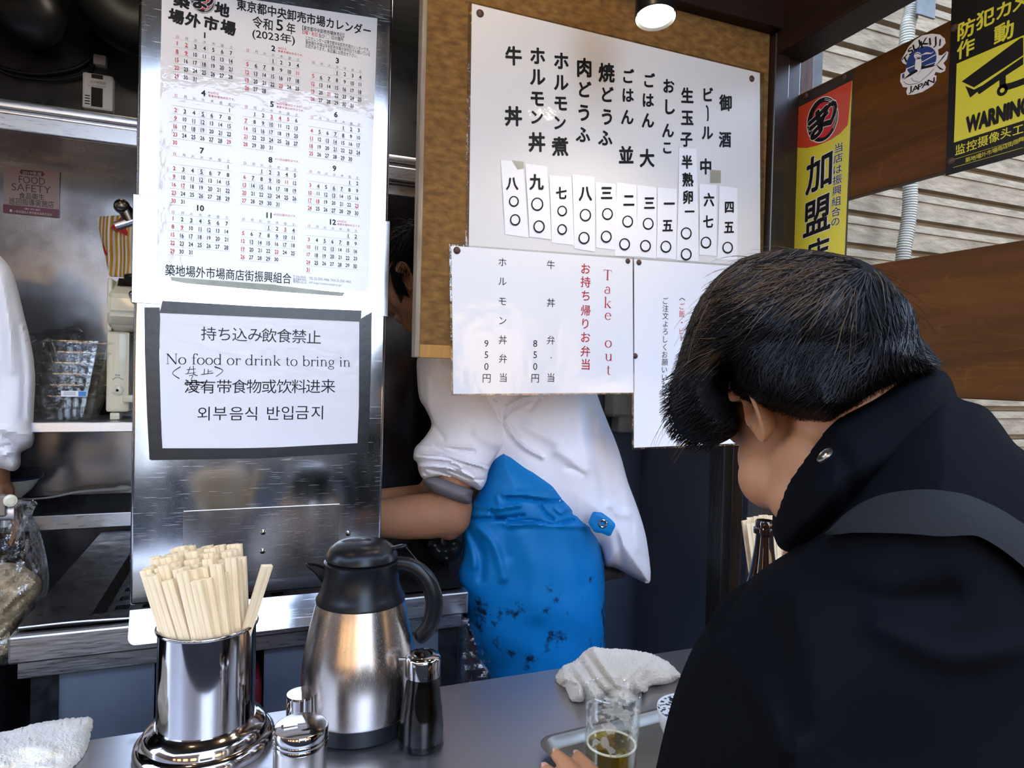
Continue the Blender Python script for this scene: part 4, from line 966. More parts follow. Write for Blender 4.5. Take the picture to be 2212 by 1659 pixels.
for ch, x, y in (('J', 318, 685), ('A', 372, 668), ('P', 422, 648), ('A', 475, 625), ('N', 530, 596)): S.char(IB, ch, *zw(x, y), 17, 0.02, 0.0, 1.5, 0.0, 0.0003)
S.rect_uv(NV, *PX.uv(*zw(234, 570)), *PX.uv(*zw(258, 515)), 0.0003)
S.build(t, {IB: 'black_print', WHITE.name: 'white_print', NV: 'blue_print'})
# corrugated conduit between the planks and the siding
def conduit(pts, r):
    c_ = spline(pts, 40); L_ = np.concatenate([[0], np.cumsum(np.linalg.norm(np.diff(c_, axis=0), axis=1))]); nstep = int(L_[-1]/0.0018)
    s_ = np.linspace(0, L_[-1], nstep); c2 = np.stack([np.interp(s_, L_, c_[:, k]) for k in range(3)], 1)
    return tube(c2, r*(1+0.055*np.sign(np.sin(s_/0.0085*2*math.pi))*np.minimum(1, 1.4*np.abs(np.sin(s_/0.0085*2*math.pi)))), 20)
CY = 1.62
cp = [atY(x, y, CY) for x, y in ((2050, -160), (1985, -20), (1968, 30), (1959, 90), (1961, 300), (1966, 420), (1962, 480), (1952, 545), (1945, 640))]
kr = 14.5/FPX*dep(cp[4])
t = thing('corrugated_conduit', 'cream corrugated cable conduit running down behind the planks', 'conduit', tuple(cp[-1]))
mesh('hose', conduit(cp, kr), mat('cream_hose', (0.42, 0.38, 0.29), 0.5, var=0.25, vscale=10), t)
cl = atY(1990, 18, CY-0.02)
mesh('clamp', box(cl[0]-0.05, cl[0]+0.035, CY-0.045, CY-0.038, cl[2]-0.04, cl[2]+0.05, 0.002), mat('grey_painted_strip', (0.13, 0.13, 0.12), 0.6), t, label='grey metal clamp plate')
# ---------------------------------------------------------------- things on the counter
rnd = random.Random(7)
def on_counter(px, py): return atZ(px, py, ZC)
def rpx(B, px): return px/FPX*dep(B)
# chopstick holder
B = on_counter(445, 1607); hz = zat(B, 1347); r = 0.0655
t = thing('chopstick_holder', 'tall polished steel cylinder on a flared base full of chopsticks, in front of the pillar', 'holder', tuple(B))
h = hz-ZC
prof = [(0.001, 0.004), (0.093, 0.0), (0.0945, 0.006), (0.0935, 0.012), (0.088, 0.018), (0.084, 0.0195), (0.083, 0.026), (0.0795, 0.032), (0.072, 0.036), (r+0.002, 0.040), (r, 0.044), (r, h-0.004)]
mesh('flared_base', lathe(prof[:10]+[(r-0.004, 0.040), (0.001, 0.040)], B, 64), CHROME, t)
mesh('cylinder', lathe([(r, 0.038), (r, h-0.002), (r-0.0015, h-0.001), (r-0.0015, 0.043), (0.001, 0.043)], B, 64), CHROME, t)
a = np.linspace(0, 2*math.pi, 65)
mesh('rolled_rim', tube(np.stack([B[0]+(r+0.0005)*np.cos(a), B[1]+(r+0.0005)*np.sin(a), np.full(65, hz)], 1), 0.0028, 10, False), CHROME, t)
def chopstick_mesh(L, w=0.016, d=0.006):
    sec = [(-w/2, -d/2), (-0.0006, -d/2), (0, -d/2+0.0011), (0.0006, -d/2), (w/2, -d/2), (w/2, d/2), (0.0006, d/2), (0, d/2-0.0011), (-0.0006, d/2), (-w/2, d/2)]
    V = [(x*(0.86 if z == 0 else 1), y*(0.9 if z == 0 else 1), z) for z in (0, L) for x, y in sec]; n = len(sec)
    return V, [tuple(range(n))[::-1], tuple(range(n, 2*n))]+[(i, (i+1) % n, (i+1) % n+n, i+n) for i in range(n)]
cm = [None]*4
for i in range(4):
    V, F = chopstick_mesh(0.205+0.0*i, 0.0145+0.0007*i, 0.0058+0.0002*i)
    me = bpy.data.meshes.new('chopsticks'); me.from_pydata(V, [], F); me.materials.append(CHOP); cm[i] = me
def chop(base, top, spin, k, label, group):
    o = bpy.data.objects.new('chopsticks', cm[k]); COL.objects.link(o)
    z = np.asarray(top)-base; z = z/np.linalg.norm(z)
    x = np.array([math.cos(spin), math.sin(spin), 0]); x -= z*(x @ z); x /= np.linalg.norm(x); y = np.cross(z, x)
    M = Matrix.Identity(4)
    for i in range(3): M[i][0], M[i][1], M[i][2], M[i][3] = x[i], y[i], z[i], base[i]
    o.matrix_world = M; ORG[o.name] = np.asarray(base); return tag(o, label, 'chopsticks', group)
ztop = zat(B, 1197)-0.010
pts = []
dxp, dyp = 0.0172, 0.0074
for j in range(-8, 9):
    for i in range(-5, 6):
        x, y = (i+0.5*(j % 2))*dxp, j*dyp
        if x*x+y*y < 0.0585**2: pts.append((x, y))
axr = np.array([RT[0], RT[1], 0]); axf = np.array([FW[0], FW[1], 0]); axr /= np.linalg.norm(axr); axf /= np.linalg.norm(axf)
for x, y in pts:
    tz = ztop+rnd.uniform(-0.012, 0.012); q = 1.13
    lean = axr*(-0.020)
    top = B+axr*(x*q)+axf*(y*q)+lean; top[2] = tz
    rimp = B+axr*x+axf*y; rimp[2] = hz
    dvec = top-rimp; L = 0.205; dvec /= np.linalg.norm(dvec); base = top-dvec*L
    # keep the foot inside the cylinder
    k_ = (base-B)[:2]; nr = np.linalg.norm(k_)
    if nr > 0.055: base[:2] = B[:2]+k_*0.055/nr
    ang = math.atan2(axr[1], axr[0])+rnd.uniform(-0.12, 0.12)
    chop(base, top, ang, rnd.randrange(4), 'pale disposable wooden chopsticks packed upright in the polished steel holder', 'chopsticks in the polished holder')
tp = P(580, 1212, dep(B)-0.03); bs = B+axr*0.054+axf*(-0.006); bs[2] = tp[2]-0.203
bs2 = B+axr*0.03; bs2[2] = tp[2]-0.2
chop(bs2, tp, math.atan2(axr[1], axr[0])+0.7, 1, 'single stray pair of chopsticks leaning out toward the flask', 'chopsticks in the polished holder')

# insulated flask
B = on_counter(774, 1559)
t = thing('insulated_jug', 'brushed steel insulated jug with black lid and curved black handle on the counter', 'jug', tuple(B))
z = lambda py: zat(B, py)-ZC
R = lambda px: px/FPX*dep(B)
zsh, zco, zl0, zl1 = z(1292), z(1222), z(1208), z(1188)
r0 = R(119)
mesh('foot_ring', lathe([(0.001, 0.0), (r0*0.92, 0.0), (r0*0.97, 0.004), (r0*0.985, 0.026), (r0*0.93, 0.030), (0.001, 0.030)], B, 64), BLACKP, t)
body = [(r0*0.93, 0.026), (r0*0.985, 0.0275), (r0*1.0, 0.045), (r0*1.01, 0.075), (r0*0.985, 0.11), (r0*0.92, zsh*0.72), (r0*0.83, zsh*0.90), (R(92), zsh)]
bs_ = spline([(a, 0, b) for a, b in body], 6); mesh('steel_body', lathe([(p[0], p[2]) for p in bs_], B, 72), THERM, t)
col = [(R(94), zsh-0.001), (R(94), zsh+0.003), (R(88), zsh+0.010), (R(81), zsh+0.024), (R(77), zco), (R(79), zl0-0.002), (R(74), zl0), (0.001, zl0)]
mesh('collar', lathe(col, B, 64), BLACKP, t)
lid = [(R(72), zl0+0.001), (R(76), zl0+0.003), (R(75), zl0+0.009), (R(68), zl0+0.018), (R(54), zl0+0.026), (R(30), zl0+0.030), (0.0005, zl0+0.031)]
lb = mesh('lid', lathe(lid, B, 64), BLACKP, t)
lc = B.copy(); lc[2] += zl0+0.028
mesh('lid_boss', ball(lc-axr*0.006+np.array([0, 0, -0.002]), (R(38), R(22), 0.007), 12, np.stack([axr, axf, [0, 0, 1]], 1)), mat('satin_black', (0.02, 0.02, 0.02), 0.25), lb)
# spout
dB = dep(B)
sp_t = P(664, 1221, dB); sp_c = P(712, 1232, dB)
V = []
secs = [(sp_t, 0.004, 0.003, 0.0), (P(680, 1226, dB), 0.011, 0.008, 0.003), (P(700, 1238, dB), 0.018, 0.016, 0.006), (P(730, 1250, dB), 0.024, 0.026, 0.006)]
parts_ = []
for (ca, wa, ha, _), (cb, wb, hb, _) in zip(secs, secs[1:]): pass
n_ = 16; V = []; F = []
for c_, w_, h_, _ in secs:
    for k in range(n_):
        a_ = 2*math.pi*k/n_; V.append(c_+axf*w_*math.cos(a_)+np.array([0, 0, 1])*h_*(math.sin(a_) if math.sin(a_) < 0 else 0.12*math.sin(a_)))
for i in range(len(secs)-1):
    for k in range(n_): F.append((i*n_+k, i*n_+(k+1) % n_, (i+1)*n_+(k+1) % n_, (i+1)*n_+k))
F += [tuple(range(n_))[::-1], tuple((len(secs)-1)*n_+k for k in range(n_))]
mesh('spout', (V, F), BLACKP, t)
lip = [secs[2][0]+axf*0.018, secs[1][0]+axf*0.011, sp_t+axf*0.003, sp_t-axr*0.0015, sp_t-axf*0.003, secs[1][0]-axf*0.011, secs[2][0]-axf*0.018]
mesh('spout_lip', tube(spline([p+np.array([0, 0, 0.0015]) for p in lip], 6), 0.0016, 8), BLACKP, t)
hp = [P(x, y, dB) for x, y in ((838, 1222), (868, 1219), (897, 1228), (921, 1250), (935, 1282), (937, 1316), (928, 1348), (912, 1370), (897, 1377))]
mesh('handle', tube(spline(hp, 8), np.interp(np.linspace(0, 1, 65), [0, 0.5, 0.92, 1], [0.0085, 0.0105, 0.0095, 0.004])[:len(spline(hp, 8))], 14, True, 1.35), BLACKP, t)
lv = [P(x, y, dB-0.004) for x, y in ((795, 1186), (820, 1188), (848, 1184), (878, 1178))]
lvm = mesh('lid_lever', tube(spline(lv, 6), (0.012, 0.012, 0.012, 0.0115, 0.011, 0.0105, 0.010, 0.009, 0.008, 0.007, 0.0065, 0.006, 0.006, 0.006, 0.0065, 0.007, 0.007, 0.006, 0.003)[:len(spline(lv, 6))], 12, True, 0.5), BLACKP, t)
mesh('cord', tube(spline([P(876, 1180, dB-0.004), P(905, 1215, dB-0.006), P(941, 1255, dB-0.012)], 6), 0.0006, 6), BLACKP, t)
dp = P(760, 1243, dB-R(78)-0.0005); mesh('rivet', ball(dp, 0.0018, 6), mat('satin_black', (0.02, 0.02, 0.02), 0.25), t)

# soy sauce bottle
B = on_counter(910, 1606)
t = thing('soy_sauce_bottle', 'small glass soy sauce bottle with chrome cap beside the jug', 'bottle', tuple(B))
s_ = FPX/dep(B); rb, rn, rc_ = 50/s_, 40/s_, 37.5/s_
zc0 = zat(B, 1458)-ZC; zc1_ = zat(B, 1418)-ZC
outer = spline([(a, 0, b) for a, b in ((rb*0.96, 0.0), (rb, 0.004), (rb*1.0, 0.014), (rb*0.99, 0.03), (rb*0.93, zc0*0.5), (rb*0.82, zc0*0.78), (rn*0.98, zc0*0.92), (rn*0.97, zc0+0.006))], 5)
pr = [(max(p[0], 0.001), p[2]) for p in outer]
mesh('glass', lathe([(0.0005, 0.0)]+pr+[(a-0.0022, b) for a, b in pr[::-1] if b > 0.0085]+[(0.0005, 0.0085)], B, 48), thin_clear('bottle_glass', (0.95, 0.95, 0.94), 0.05, 0.02, base=0.008), t)
liq = [(a-0.0024, b) for a, b in pr if 0.0088 < b < zc0*0.92]
mesh('soy_sauce', lathe([(0.0005, liq[0][1])]+liq+[(0.0005, liq[-1][1])], B, 48), mat('soy_sauce', (0.003, 0.0015, 0.001), 0.2, spec=0.1), t)
cap = mesh('cap', lathe([(rc_-0.001, zc0), (rc_, zc0+0.001), (rc_*1.02, zc1_-0.002), (rc_*1.0, zc1_), (rc_*0.9, zc1_+0.003), (rc_*0.5, zc1_+0.005), (0.0005, zc1_+0.0055)], B, 48), CHROME, t)
nz = P(880, 1424, dep(B)); mesh('nozzle', tube([nz+axr*0.004, nz-axr*0.004, nz-axr*0.0125], (0.0028, 0.0026, 0.0026), 12), CHROME, cap)

# front shaker and small shaker behind it
zt_ = ZC+0.090; B = atZ(650, 1566, zt_); B[2] = ZC; s_ = FPX/dep([B[0], B[1], zt_]); r = 58.5/s_
t = thing('spice_shaker', 'brushed steel spice shaker with a punched lid opening, in front of the jug', 'shaker', tuple(B))
mesh('can', lathe([(0.001, 0.0), (r*0.95, 0.0), (r*0.96, 0.003), (r*0.955, 0.066), (r*0.93, 0.068)], B, 56), THERM, t)
ld = mesh('lid', lathe([(r*0.94, 0.066), (r*0.985, 0.067), (r*0.985, 0.0705), (r*0.97, 0.0715), (r*0.985, 0.0725), (r*0.99, 0.076), (r*0.975, 0.077), (r*0.995, 0.079), (r*1.0, 0.086), (r*0.96, 0.0895), (r*0.9, 0.0902), (0.0005, 0.0905)], B, 56), CHROME, t)
c_ = B+np.array([0, 0, 0.0912])
o0 = atZ(622, 1566, ZC+0.0912)
mesh('lid_hole', box(o0[0]-0.008, o0[0]+0.008, o0[1]-0.005, o0[1]+0.003, ZC+0.0900, ZC+0.0911, 0.0006), mat('rusty_hole', (0.10, 0.045, 0.015), 0.6, var=0.6, vscale=200), ld)
mesh('flap', join(box(o0[0]-0.006, o0[0]+0.012, o0[1]-0.0045, o0[1]-0.0035, ZC+0.0910, ZC+0.0945, 0.0003)), CHROME, ld)
d_ = 0.985; C_ = P(652, 1497, d_); B = C_.copy(); B[2] = ZC; r = 32/FPX*d_
t = thing('small_shaker', 'small chrome cylinder shaker with flat top, half behind the spice shaker', 'shaker', tuple(B))
hh = C_[2]-ZC
mesh('body', lathe([(0.001, 0), (r*0.98, 0), (r, 0.003), (r, hh-0.003), (r*0.97, hh), (0.001, hh+0.0008)], B, 40), CHROME, t)
e_ = C_+axr*r*0.75; mesh('pour_notch', box(e_[0]-0.004, e_[0]+0.004, e_[1]-0.0018, e_[1]+0.0018, hh+ZC-0.012, hh+ZC+0.0022, 0.0005), BLACKP, t)

TGLASS = thin_clear('drinking_glass', (0.97, 0.97, 0.96), 0.22, 0.02)
# beer glass with a little beer
tb = on_counter(1320, 1690)
TZ = ZC+0.006
B = atZ(1318, 1700, TZ); d_ = dep(B)
zr = zat(B, 1490); rt_ = 61/FPX*dep([B[0], B[1], zr]); rb_ = 56/FPX*d_*0.97
t = thing('beer_glass', 'small clear beer glass with foam lacing and a little beer on the tray', 'glass', (B[0], B[1], TZ))
Hh = zr-TZ
mesh('glass', lathe([(0.0005, 0.0), (rb_, 0.0), (rb_+0.0005, 0.003), (rt_, Hh-0.001), (rt_-0.0006, Hh), (rt_-0.0016, Hh-0.001), (rb_-0.0016, 0.008), (0.0005, 0.007)], (B[0], B[1], TZ), 56), TGLASS, t)
zl = zat(B, 1606)-TZ; rl = rb_+(rt_-rb_)*zl/Hh
mesh('beer', lathe([(0.0005, 0.0075), (rb_-0.0018, 0.0085), (rl-0.0019, zl), (0.0005, zl)], (B[0], B[1], TZ), 56), thin_clear('beer', (0.80, 0.66, 0.14), 0.12, 0.02), t)
zf_ = zat(B, 1530)-TZ; rf_ = rb_+(rt_-rb_)*zf_/Hh
mesh('foam_lacing', lathe([(rl-0.0020, zl), (rf_-0.0020, zf_)], (B[0], B[1], TZ), 56), thin_clear('foam_lacing', (1, 1, 1), 0.02, 0.3, cover=0.45, cscale=75, cthr=0.50, ccol=(0.95, 0.9, 0.78)), t)
mesh('foam_ring', tube(np.stack([B[0]+(rl-0.0035)*np.cos(a), B[1]+(rl-0.0035)*np.sin(a), np.full(65, TZ+zl+0.0005)], 1), 0.0016, 8, False), mat('foam', (0.85, 0.78, 0.55), 0.7), t)

# metal tray
tl, tbk = atZ(1160, 1597, ZC+0.016), atZ(1420, 1532, ZC+0.016)
ux = (tbk-tl); ux[2] = 0; Lx = np.linalg.norm(ux); ux /= Lx; uy = np.array([ux[1], -ux[0], 0.0])      # uy toward the street
t = thing('metal_tray', 'shallow aluminium tray under the beer glass and bowl', 'tray', tuple(tl+ux*0.15+uy*0.10))
def rrect(x0, x1, y0, y1, rad, z, n=8):
    o = []
    for cx, cy, a0 in ((x1-rad, y0+rad, -90), (x1-rad, y1-rad, 0), (x0+rad, y1-rad, 90), (x0+rad, y0+rad, 180)):
        for k in range(n+1):
            a_ = math.radians(a0+90*k/n); o.append((cx+rad*math.cos(a_), cy+rad*math.sin(a_), z))
    return o
loops = [(-0.002, 0.0135), (-0.004, 0.0155), (-0.002, 0.0165), (0.002, 0.0160), (0.004, 0.0130), (0.010, 0.0035), (0.013, 0.0022)]
V = []; F = []; o0 = tl.copy(); o0[2] = ZC
for ins, zz in loops:
    for x, y, z_ in rrect(ins, 0.36-ins, ins, 0.26-ins, 0.028-ins*0.4, zz): V.append(o0+ux*x+uy*y+np.array([0, 0, z_]))
nl = len(V)//len(loops)
for i in range(len(loops)-1):
    for k in range(nl): F.append((i*nl+k, i*nl+(k+1) % nl, (i+1)*nl+(k+1) % nl, (i+1)*nl+k))
F.append(tuple((len(loops)-1)*nl+k for k in range(nl)))
mesh('tray_pan', (V, F), mat('dull_aluminium', (0.26, 0.24, 0.20), 0.40, 1.0, rvar=0.08, vscale=12), t)

# patterned bowl of rice topping
cB = atZ(1494, 1535, ZC+0.075); rbw = 74/FPX*dep(cB); cB[2] = ZC+0.004
t = thing('rice_bowl', 'white bowl with dark blue floral inside on the tray, partly behind the black sleeve', 'bowl', tuple(cB))
pr = [(0.0005, 0.006), (rbw*0.40, 0.006), (rbw*0.42, 0.0), (rbw*0.45, 0.0), (rbw*0.46, 0.010), (rbw*0.70, 0.024), (rbw*0.92, 0.050), (rbw*1.0, 0.071), (rbw*0.985, 0.0735), (rbw*0.96, 0.071)]
POR = mat('white_porcelain', (0.78, 0.77, 0.72), 0.12, coat=0.5)
mesh('outer_wall', lathe(pr, cB, 56), POR, t)
inn = [(rbw*0.96, 0.0712), (rbw*0.87, 0.050), (rbw*0.66, 0.030), (0.0005, 0.022)]
mesh('patterned_inside', lathe(inn, cB, 56), mat('floral_glaze', (0.72, 0.71, 0.68), 0.15, color2=(0.02, 0.022, 0.05), vscale=190, contrast=0.17, detail=1.0, coat=0.5), t)
food = []
for k in range(60):
    a_ = rnd.uniform(0, 6.28); rr_ = rbw*0.62*math.sqrt(rnd.random())
    food.append(ball(cB+np.array([rr_*math.cos(a_), rr_*math.sin(a_), 0.036+rnd.uniform(-0.003, 0.007)]), (rnd.uniform(0.007, 0.013), rnd.uniform(0.006, 0.010), 0.006), 5))
o = one('beef_topping', join(*food), mat('stewed_beef', (0.16, 0.055, 0.018), 0.25, var=0.6, vscale=60, coat=0.4), 'brown stewed beef pieces heaped in the patterned bowl', 'food'); o['kind'] = 'stuff'

# damp towels
def towel(name, outline, c, thick, label, folds, flat_z, up=0.75, step=2.6):
    dC = dep(c)
    def dfun(q):  # lie back along the counter
        base = np.array([dep(atZ(x, min(y, 1655), flat_z)) if y > 900 else dC for x, y in q]); return dC+(np.clip(base, dC-0.14, dC+0.14)-dC)*up
    (V, F), fr = inflate(outline, dfun, thick, step, folds=[(a_, b_, c_*1.5) for a_, b_, c_ in folds], noise=0.003, nscale=24, seed=3, power=0.6)
    V = np.asarray(V)
    rs = np.random.RandomState(1)
    V = V+rs.randn(*V.shape)*0.0006
    V[:, 2] = np.maximum(V[:, 2], flat_z+0.0005+rs.rand(len(V))*0.0004)
    return one(name, (V, F), TERRY, label, 'towel')
c = on_counter(1345, 1478)
towel('hand_towel', ((1200, 1462), (1215, 1440), (1245, 1425), (1262, 1408), (1282, 1396), (1300, 1400), (1345, 1402), (1400, 1410), (1440, 1428), (1462, 1448), (1470, 1462), (1440, 1478), (1405, 1484), (1398, 1500), (1380, 1502), (1375, 1520), (1345, 1532), (1312, 1518), (1300, 1526), (1275, 1518), (1252, 1522), (1228, 1516), (1222, 1492), (1206, 1480)), c, 0.062,
      'crumpled white terry hand towel on the counter behind the beer glass',
      [(((1252, 1425), (1285, 1470), (1320, 1510)), 5, -0.009), (((1268, 1410), (1300, 1450), (1345, 1500)), 5, -0.009), (((1280, 1400), (1330, 1480), (1352, 1512)), 7, 0.008), (((1215, 1482), (1240, 1462), (1262, 1490), (1265, 1515)), 5, -0.010), (((1225, 1470), (1252, 1475), (1252, 1505)), 6, 0.010),
       (((1340, 1470), (1370, 1450), (1400, 1420)), 9, -0.008), (((1385, 1490), (1375, 1465), (1400, 1440)), 10, 0.008), (((1300, 1512), (1330, 1490), (1372, 1500)), 7, -0.008), (((1240, 1440), (1262, 1470), (1290, 1515)), 5, 0.007)], ZC)
c = on_counter(70, 1640)
towel('folded_towel', ((-190, 1605), (-60, 1588), (10, 1582), (80, 1562), (165, 1550), (200, 1552), (196, 1585), (185, 1625), (160, 1662), (120, 1740), (-60, 1790), (-200, 1740)), c, 0.05,
      'folded cream terry towel lying on the counter end beside the chopstick holder',
      [(((-60, 1680), (40, 1660), (120, 1640)), 12, -0.006), (((0, 1625), (60, 1612), (110, 1618)), 10, 0.005), (((60, 1640), (30, 1655)), 12, -0.006)], ZC, 0.9, 4)

# beer bottle and second chopstick holder behind the customer's chin
B = P(1641, 1500, 1.17); B[2] = ZC
t = thing('beer_bottle', 'dark brown glass beer bottle standing on the counter under the customer\'s chin', 'bottle', tuple(B))
tz = zat(B, 1124)-ZC
s_ = dep(B)/FPX
pb = spline([(a, 0, b) for a, b in ((0.036, 0.0), (0.0375, 0.006), (0.0375, tz-0.165), (0.034, tz-0.135), (0.024, tz-0.095), (0.0175, tz-0.055), (0.0150, tz-0.030), (0.0148, tz-0.024))], 6)
mesh('glass', lathe([(0.0005, 0)]+[(p[0], p[2]) for p in pb]+[(0.0182, tz-0.022), (0.0184, tz-0.014), (0.0160, tz-0.0115), (0.0162, tz-0.003), (0.0150, tz), (0.0115, tz), (0.011, tz-0.006), (0.0110, tz-0.05), (0.0005, tz-0.06)], B, 40), mat('brown_glass', (0.016, 0.006, 0.004), 0.04, coat=0.6), t)
mesh('crown_lip', lathe([(0.0186, tz-0.0225), (0.0190, tz-0.018), (0.0186, tz-0.0135)], B, 40), mat('brown_glass', (0.016, 0.006, 0.004), 0.04), t)
B2 = P(1672, 1500, 1.28); B2[2] = ZC
t = thing('chopstick_cup', 'steel cup of chopsticks behind the beer bottle, mostly hidden by the customer', 'holder', tuple(B2))
mesh('cylinder', lathe([(0.001, 0), (0.075, 0), (0.062, 0.012), (0.052, 0.02), (0.052, 0.15), (0.0535, 0.152), (0.050, 0.152), (0.050, 0.024), (0.001, 0.024)], B2, 40), CHROME, t)
zt2 = zat(B2, 1117)
for i, x in enumerate(np.linspace(-0.055, 0.075, 12)):
    for j in range(2):
        top = B2+axr*(x-0.008)+axf*(-0.02+0.026*j+0.004*(i % 2)); top[2] = zt2-abs(x)*0.12+rnd.uniform(-0.004, 0.004)
        base = B2+axr*x*0.52+axf*(-0.018+0.026*j); base[2] = top[2]-0.204
        chop(base, top, math.atan2(axr[1], axr[0])+rnd.uniform(-0.2, 0.2), i % 4, 'pale wooden chopsticks fanned in the cup behind the beer bottle', 'chopsticks behind the beer bottle')

# ---------------------------------------------------------------- kitchen behind, left of the pillar
lz0, lz1 = atY(60, 279, 2.05)[2], atY(60, 236, 2.05)[2]
t = thing('steel_hood_shelf', 'stainless steel overhead shelf with a bright front lip behind the pillar', 'shelf', (-0.3, 2.2, lz0))
mesh('deck', box(-1.6, 0.60, 2.05, YW, lz0, lz0+0.012), STEEL_D, t)
mesh('front_lip', join(box(-1.6, 0.60, 2.035, 2.05, lz0-0.012, lz0+0.030, 0.003), box(-1.6, 0.60, 2.040, 2.05, lz0+0.030, lz0+0.040, 0.001), box(-1.6, 0.60, 2.030, 2.05, lz0+0.041, lz1+0.012, 0.004)), STEEL, t)
hx = atY(838, 400, 2.05)[0]
mesh('lower_fascia', join(box(hx-0.1, 0.60, 2.052, 2.06, atY(870, 398, 2.05)[2], lz0-0.014, 0.001), box(hx-0.1, 0.60, 2.056, 2.064, atY(870, 422, 2.05)[2], atY(870, 401, 2.05)[2], 0.001)), STEEL, t)
# food safety plate
PS = Plane('Y', YW-0.004)
zs_ = lambda x, y: (x/3.018, y/3.018)
t = thing('food_safety_plate', 'dull pink food safety notice plate on the steel back wall', 'sign', tuple(PS.to3(PS.uv(68, 470)[None], 0)[0]))
mesh('plate', card(PS, (zs_(28, 1078), zs_(392, 1118), zs_(386, 1420), zs_(22, 1385)), 0.0, 0.003), mat('plate_pink', (0.30, 0.19, 0.17), 0.35), t, smooth=False)
S = Sheet(PS, 0.0036); DR = mat('plate_maroon', (0.11, 0.010, 0.022), 0.35).name; DB = mat('plate_brown', (0.05, 0.02, 0.02), 0.4).name; WB = mat('plate_white', (0.5, 0.42, 0.42), 0.5).name
S.poly(DR, [zs_(*p) for p in ((22, 1332), (388, 1368), (386, 1420), (22, 1385))])
S.poly(DB, [zs_(*p) for p in ((140, 1106), (282, 1122), (292, 1138), (280, 1152), (140, 1138), (130, 1122))])
S.line(WB, '2019年度', zs_(148, 1126), zs_(275, 1138), 8)
S.b[WB] = [(v+np.array([0, -0.0004, 0]), f) for v, f in S.b[WB]]
S.line(DB, 'FOOD', zs_(125, 1170), zs_(296, 1186), 15.5, -0.004); S.line(DB, 'SAFETY', zs_(78, 1218), zs_(334, 1242), 16, -0.004)
S.line(DB, '食品衛生', zs_(126, 1275), zs_(292, 1288), 13.5, 0.02); S.line(DB, '巡回指導実施店', zs_(60, 1310), zs_(354, 1336), 15, 0.02)
S2 = Sheet(PS, 0.0040); S2.line(WB, '一般社団法人東京都食品衛生協会', zs_(90, 1378), zs_(342, 1402), 5.5); S2.line(WB, '東京都', zs_(160, 1362), zs_(265, 1372), 4); S2.disc(WB, *zs_(74, 1375), 3, 3)
for k, v in S2.b.items(): S.b.setdefault(k, []).extend(v)
S.build(t, {DR: 'maroon_band', DB: 'brown_lettering', WB: 'pale_lettering'})
# gas alarm and its cables
PG = Plane('Y', YW-0.02); zg = lambda x, y: (x/3.018, y/3.018)
t = thing('gas_alarm', 'small white gas alarm box hanging on the dark wall above the shelf', 'alarm', tuple(PG.to3(PG.uv(215, 245)[None], 0)[0]))
c4 = [PG.uv(*zg(*p)) for p in ((548, 485), (748, 512), (748, 748), (550, 722))]
ax0, ax1, az0, az1 = c4[0][0], c4[1][0], c4[2][1], c4[0][1]
ALARM = mat('alarm_white', (0.42, 0.42, 0.44), 0.4)
mesh('case', box(ax0, ax1, YW-0.045, YW, az0, az1, 0.006), ALARM, t)
mesh('sensor_window', box(ax0+(ax1-ax0)*0.30, ax0+(ax1-ax0)*0.67, YW-0.0462, YW-0.044, az0+0.008, az0+(az1-az0)*0.60), BLACKP, t)
mesh('top_slot', box(ax0+(ax1-ax0)*0.30, ax0+(ax1-ax0)*0.67, YW-0.0462, YW-0.044, az1-0.016, az1-0.004), BLACKP, t)
for k in range(4): mesh('vent_slot', box(ax0+(ax1-ax0)*0.10, ax0+(ax1-ax0)*0.26, YW-0.0460, YW-0.0445, az0+0.012+0.008*k, az0+0.015+0.008*k), BLACKP, t)
S = Sheet(Plane('Y', YW-0.0455), 0.0003)
S.line(IG, 'ガス警報器', zg(585, 532), zg(690, 545), 6); S.line(IG, '0120-002299', zg(572, 556), zg(690, 568), 4); S.build(t, {IG: 'printed_text'})
pg = [PG.uv(*zg(*p)) for p in ((615, 365), (700, 372), (695, 445), (612, 432))]
one('wall_socket', box(pg[0][0], pg[1][0], YW-0.04, YW, pg[2][1], pg[0][1], 0.004), ALARM, 'small white socket above the gas alarm', 'socket')
def cable(pts, r, label, yy=YW-0.03):
    return one('cable', tube(spline([atY(x/3.018, y/3.018, yy) for x, y in pts], 8), r, 8), BLACKP, label, 'cable')
cable(((-60, 410), (60, 455), (230, 480), (400, 465), (520, 430), (620, 350), (740, 200), (800, 120)), 0.006, 'black cable sagging across the dark wall above the hood shelf')
cable(((-60, 430), (80, 490), (260, 518), (420, 515), (560, 470), (680, 340), (760, 260)), 0.0045, 'thinner black cable hanging below the other sagging cable')
cable(((588, 60), (590, 200), (594, 330), (592, 470)), 0.005, 'dark cable dropping straight down beside the gas alarm')
# blackened pans and duct in the upper dark
t = thing('hanging_pan', 'blackened round pan hanging in the dark above the shelf', 'pan', tuple(atY(60, 60, 2.2)))
cpan = atY(45, 18, 2.22); mesh('bowl', lathe([(0.001, 0.0), (0.05, 0.004), (0.085, 0.02), (0.098, 0.045), (0.095, 0.045), (0.08, 0.02), (0.001, 0.006)], cpan, 36, (0, 0.9, 0.3)), mat('burnt_pan', (0.008, 0.008, 0.009), 0.35, spec=0.3), t)
mesh('handle', tube([cpan+np.array([0, 0.03, 0.09]), cpan+np.array([0.01, 0.05, 0.2])], 0.008, 8), BLACKM, t)
t = thing('exhaust_duct', 'dark bent exhaust duct under the ceiling left of the pillar', 'duct', tuple(atY(270, 60, 2.25)))
mesh('pipe', tube(spline([atY(x, y, 2.22) for x, y in ((190, -60), (215, -5), (255, 40), (300, 62), (360, 60))], 8), 0.075, 20), mat('soot_duct', (0.006, 0.006, 0.006), 0.5, spec=0.2), t)
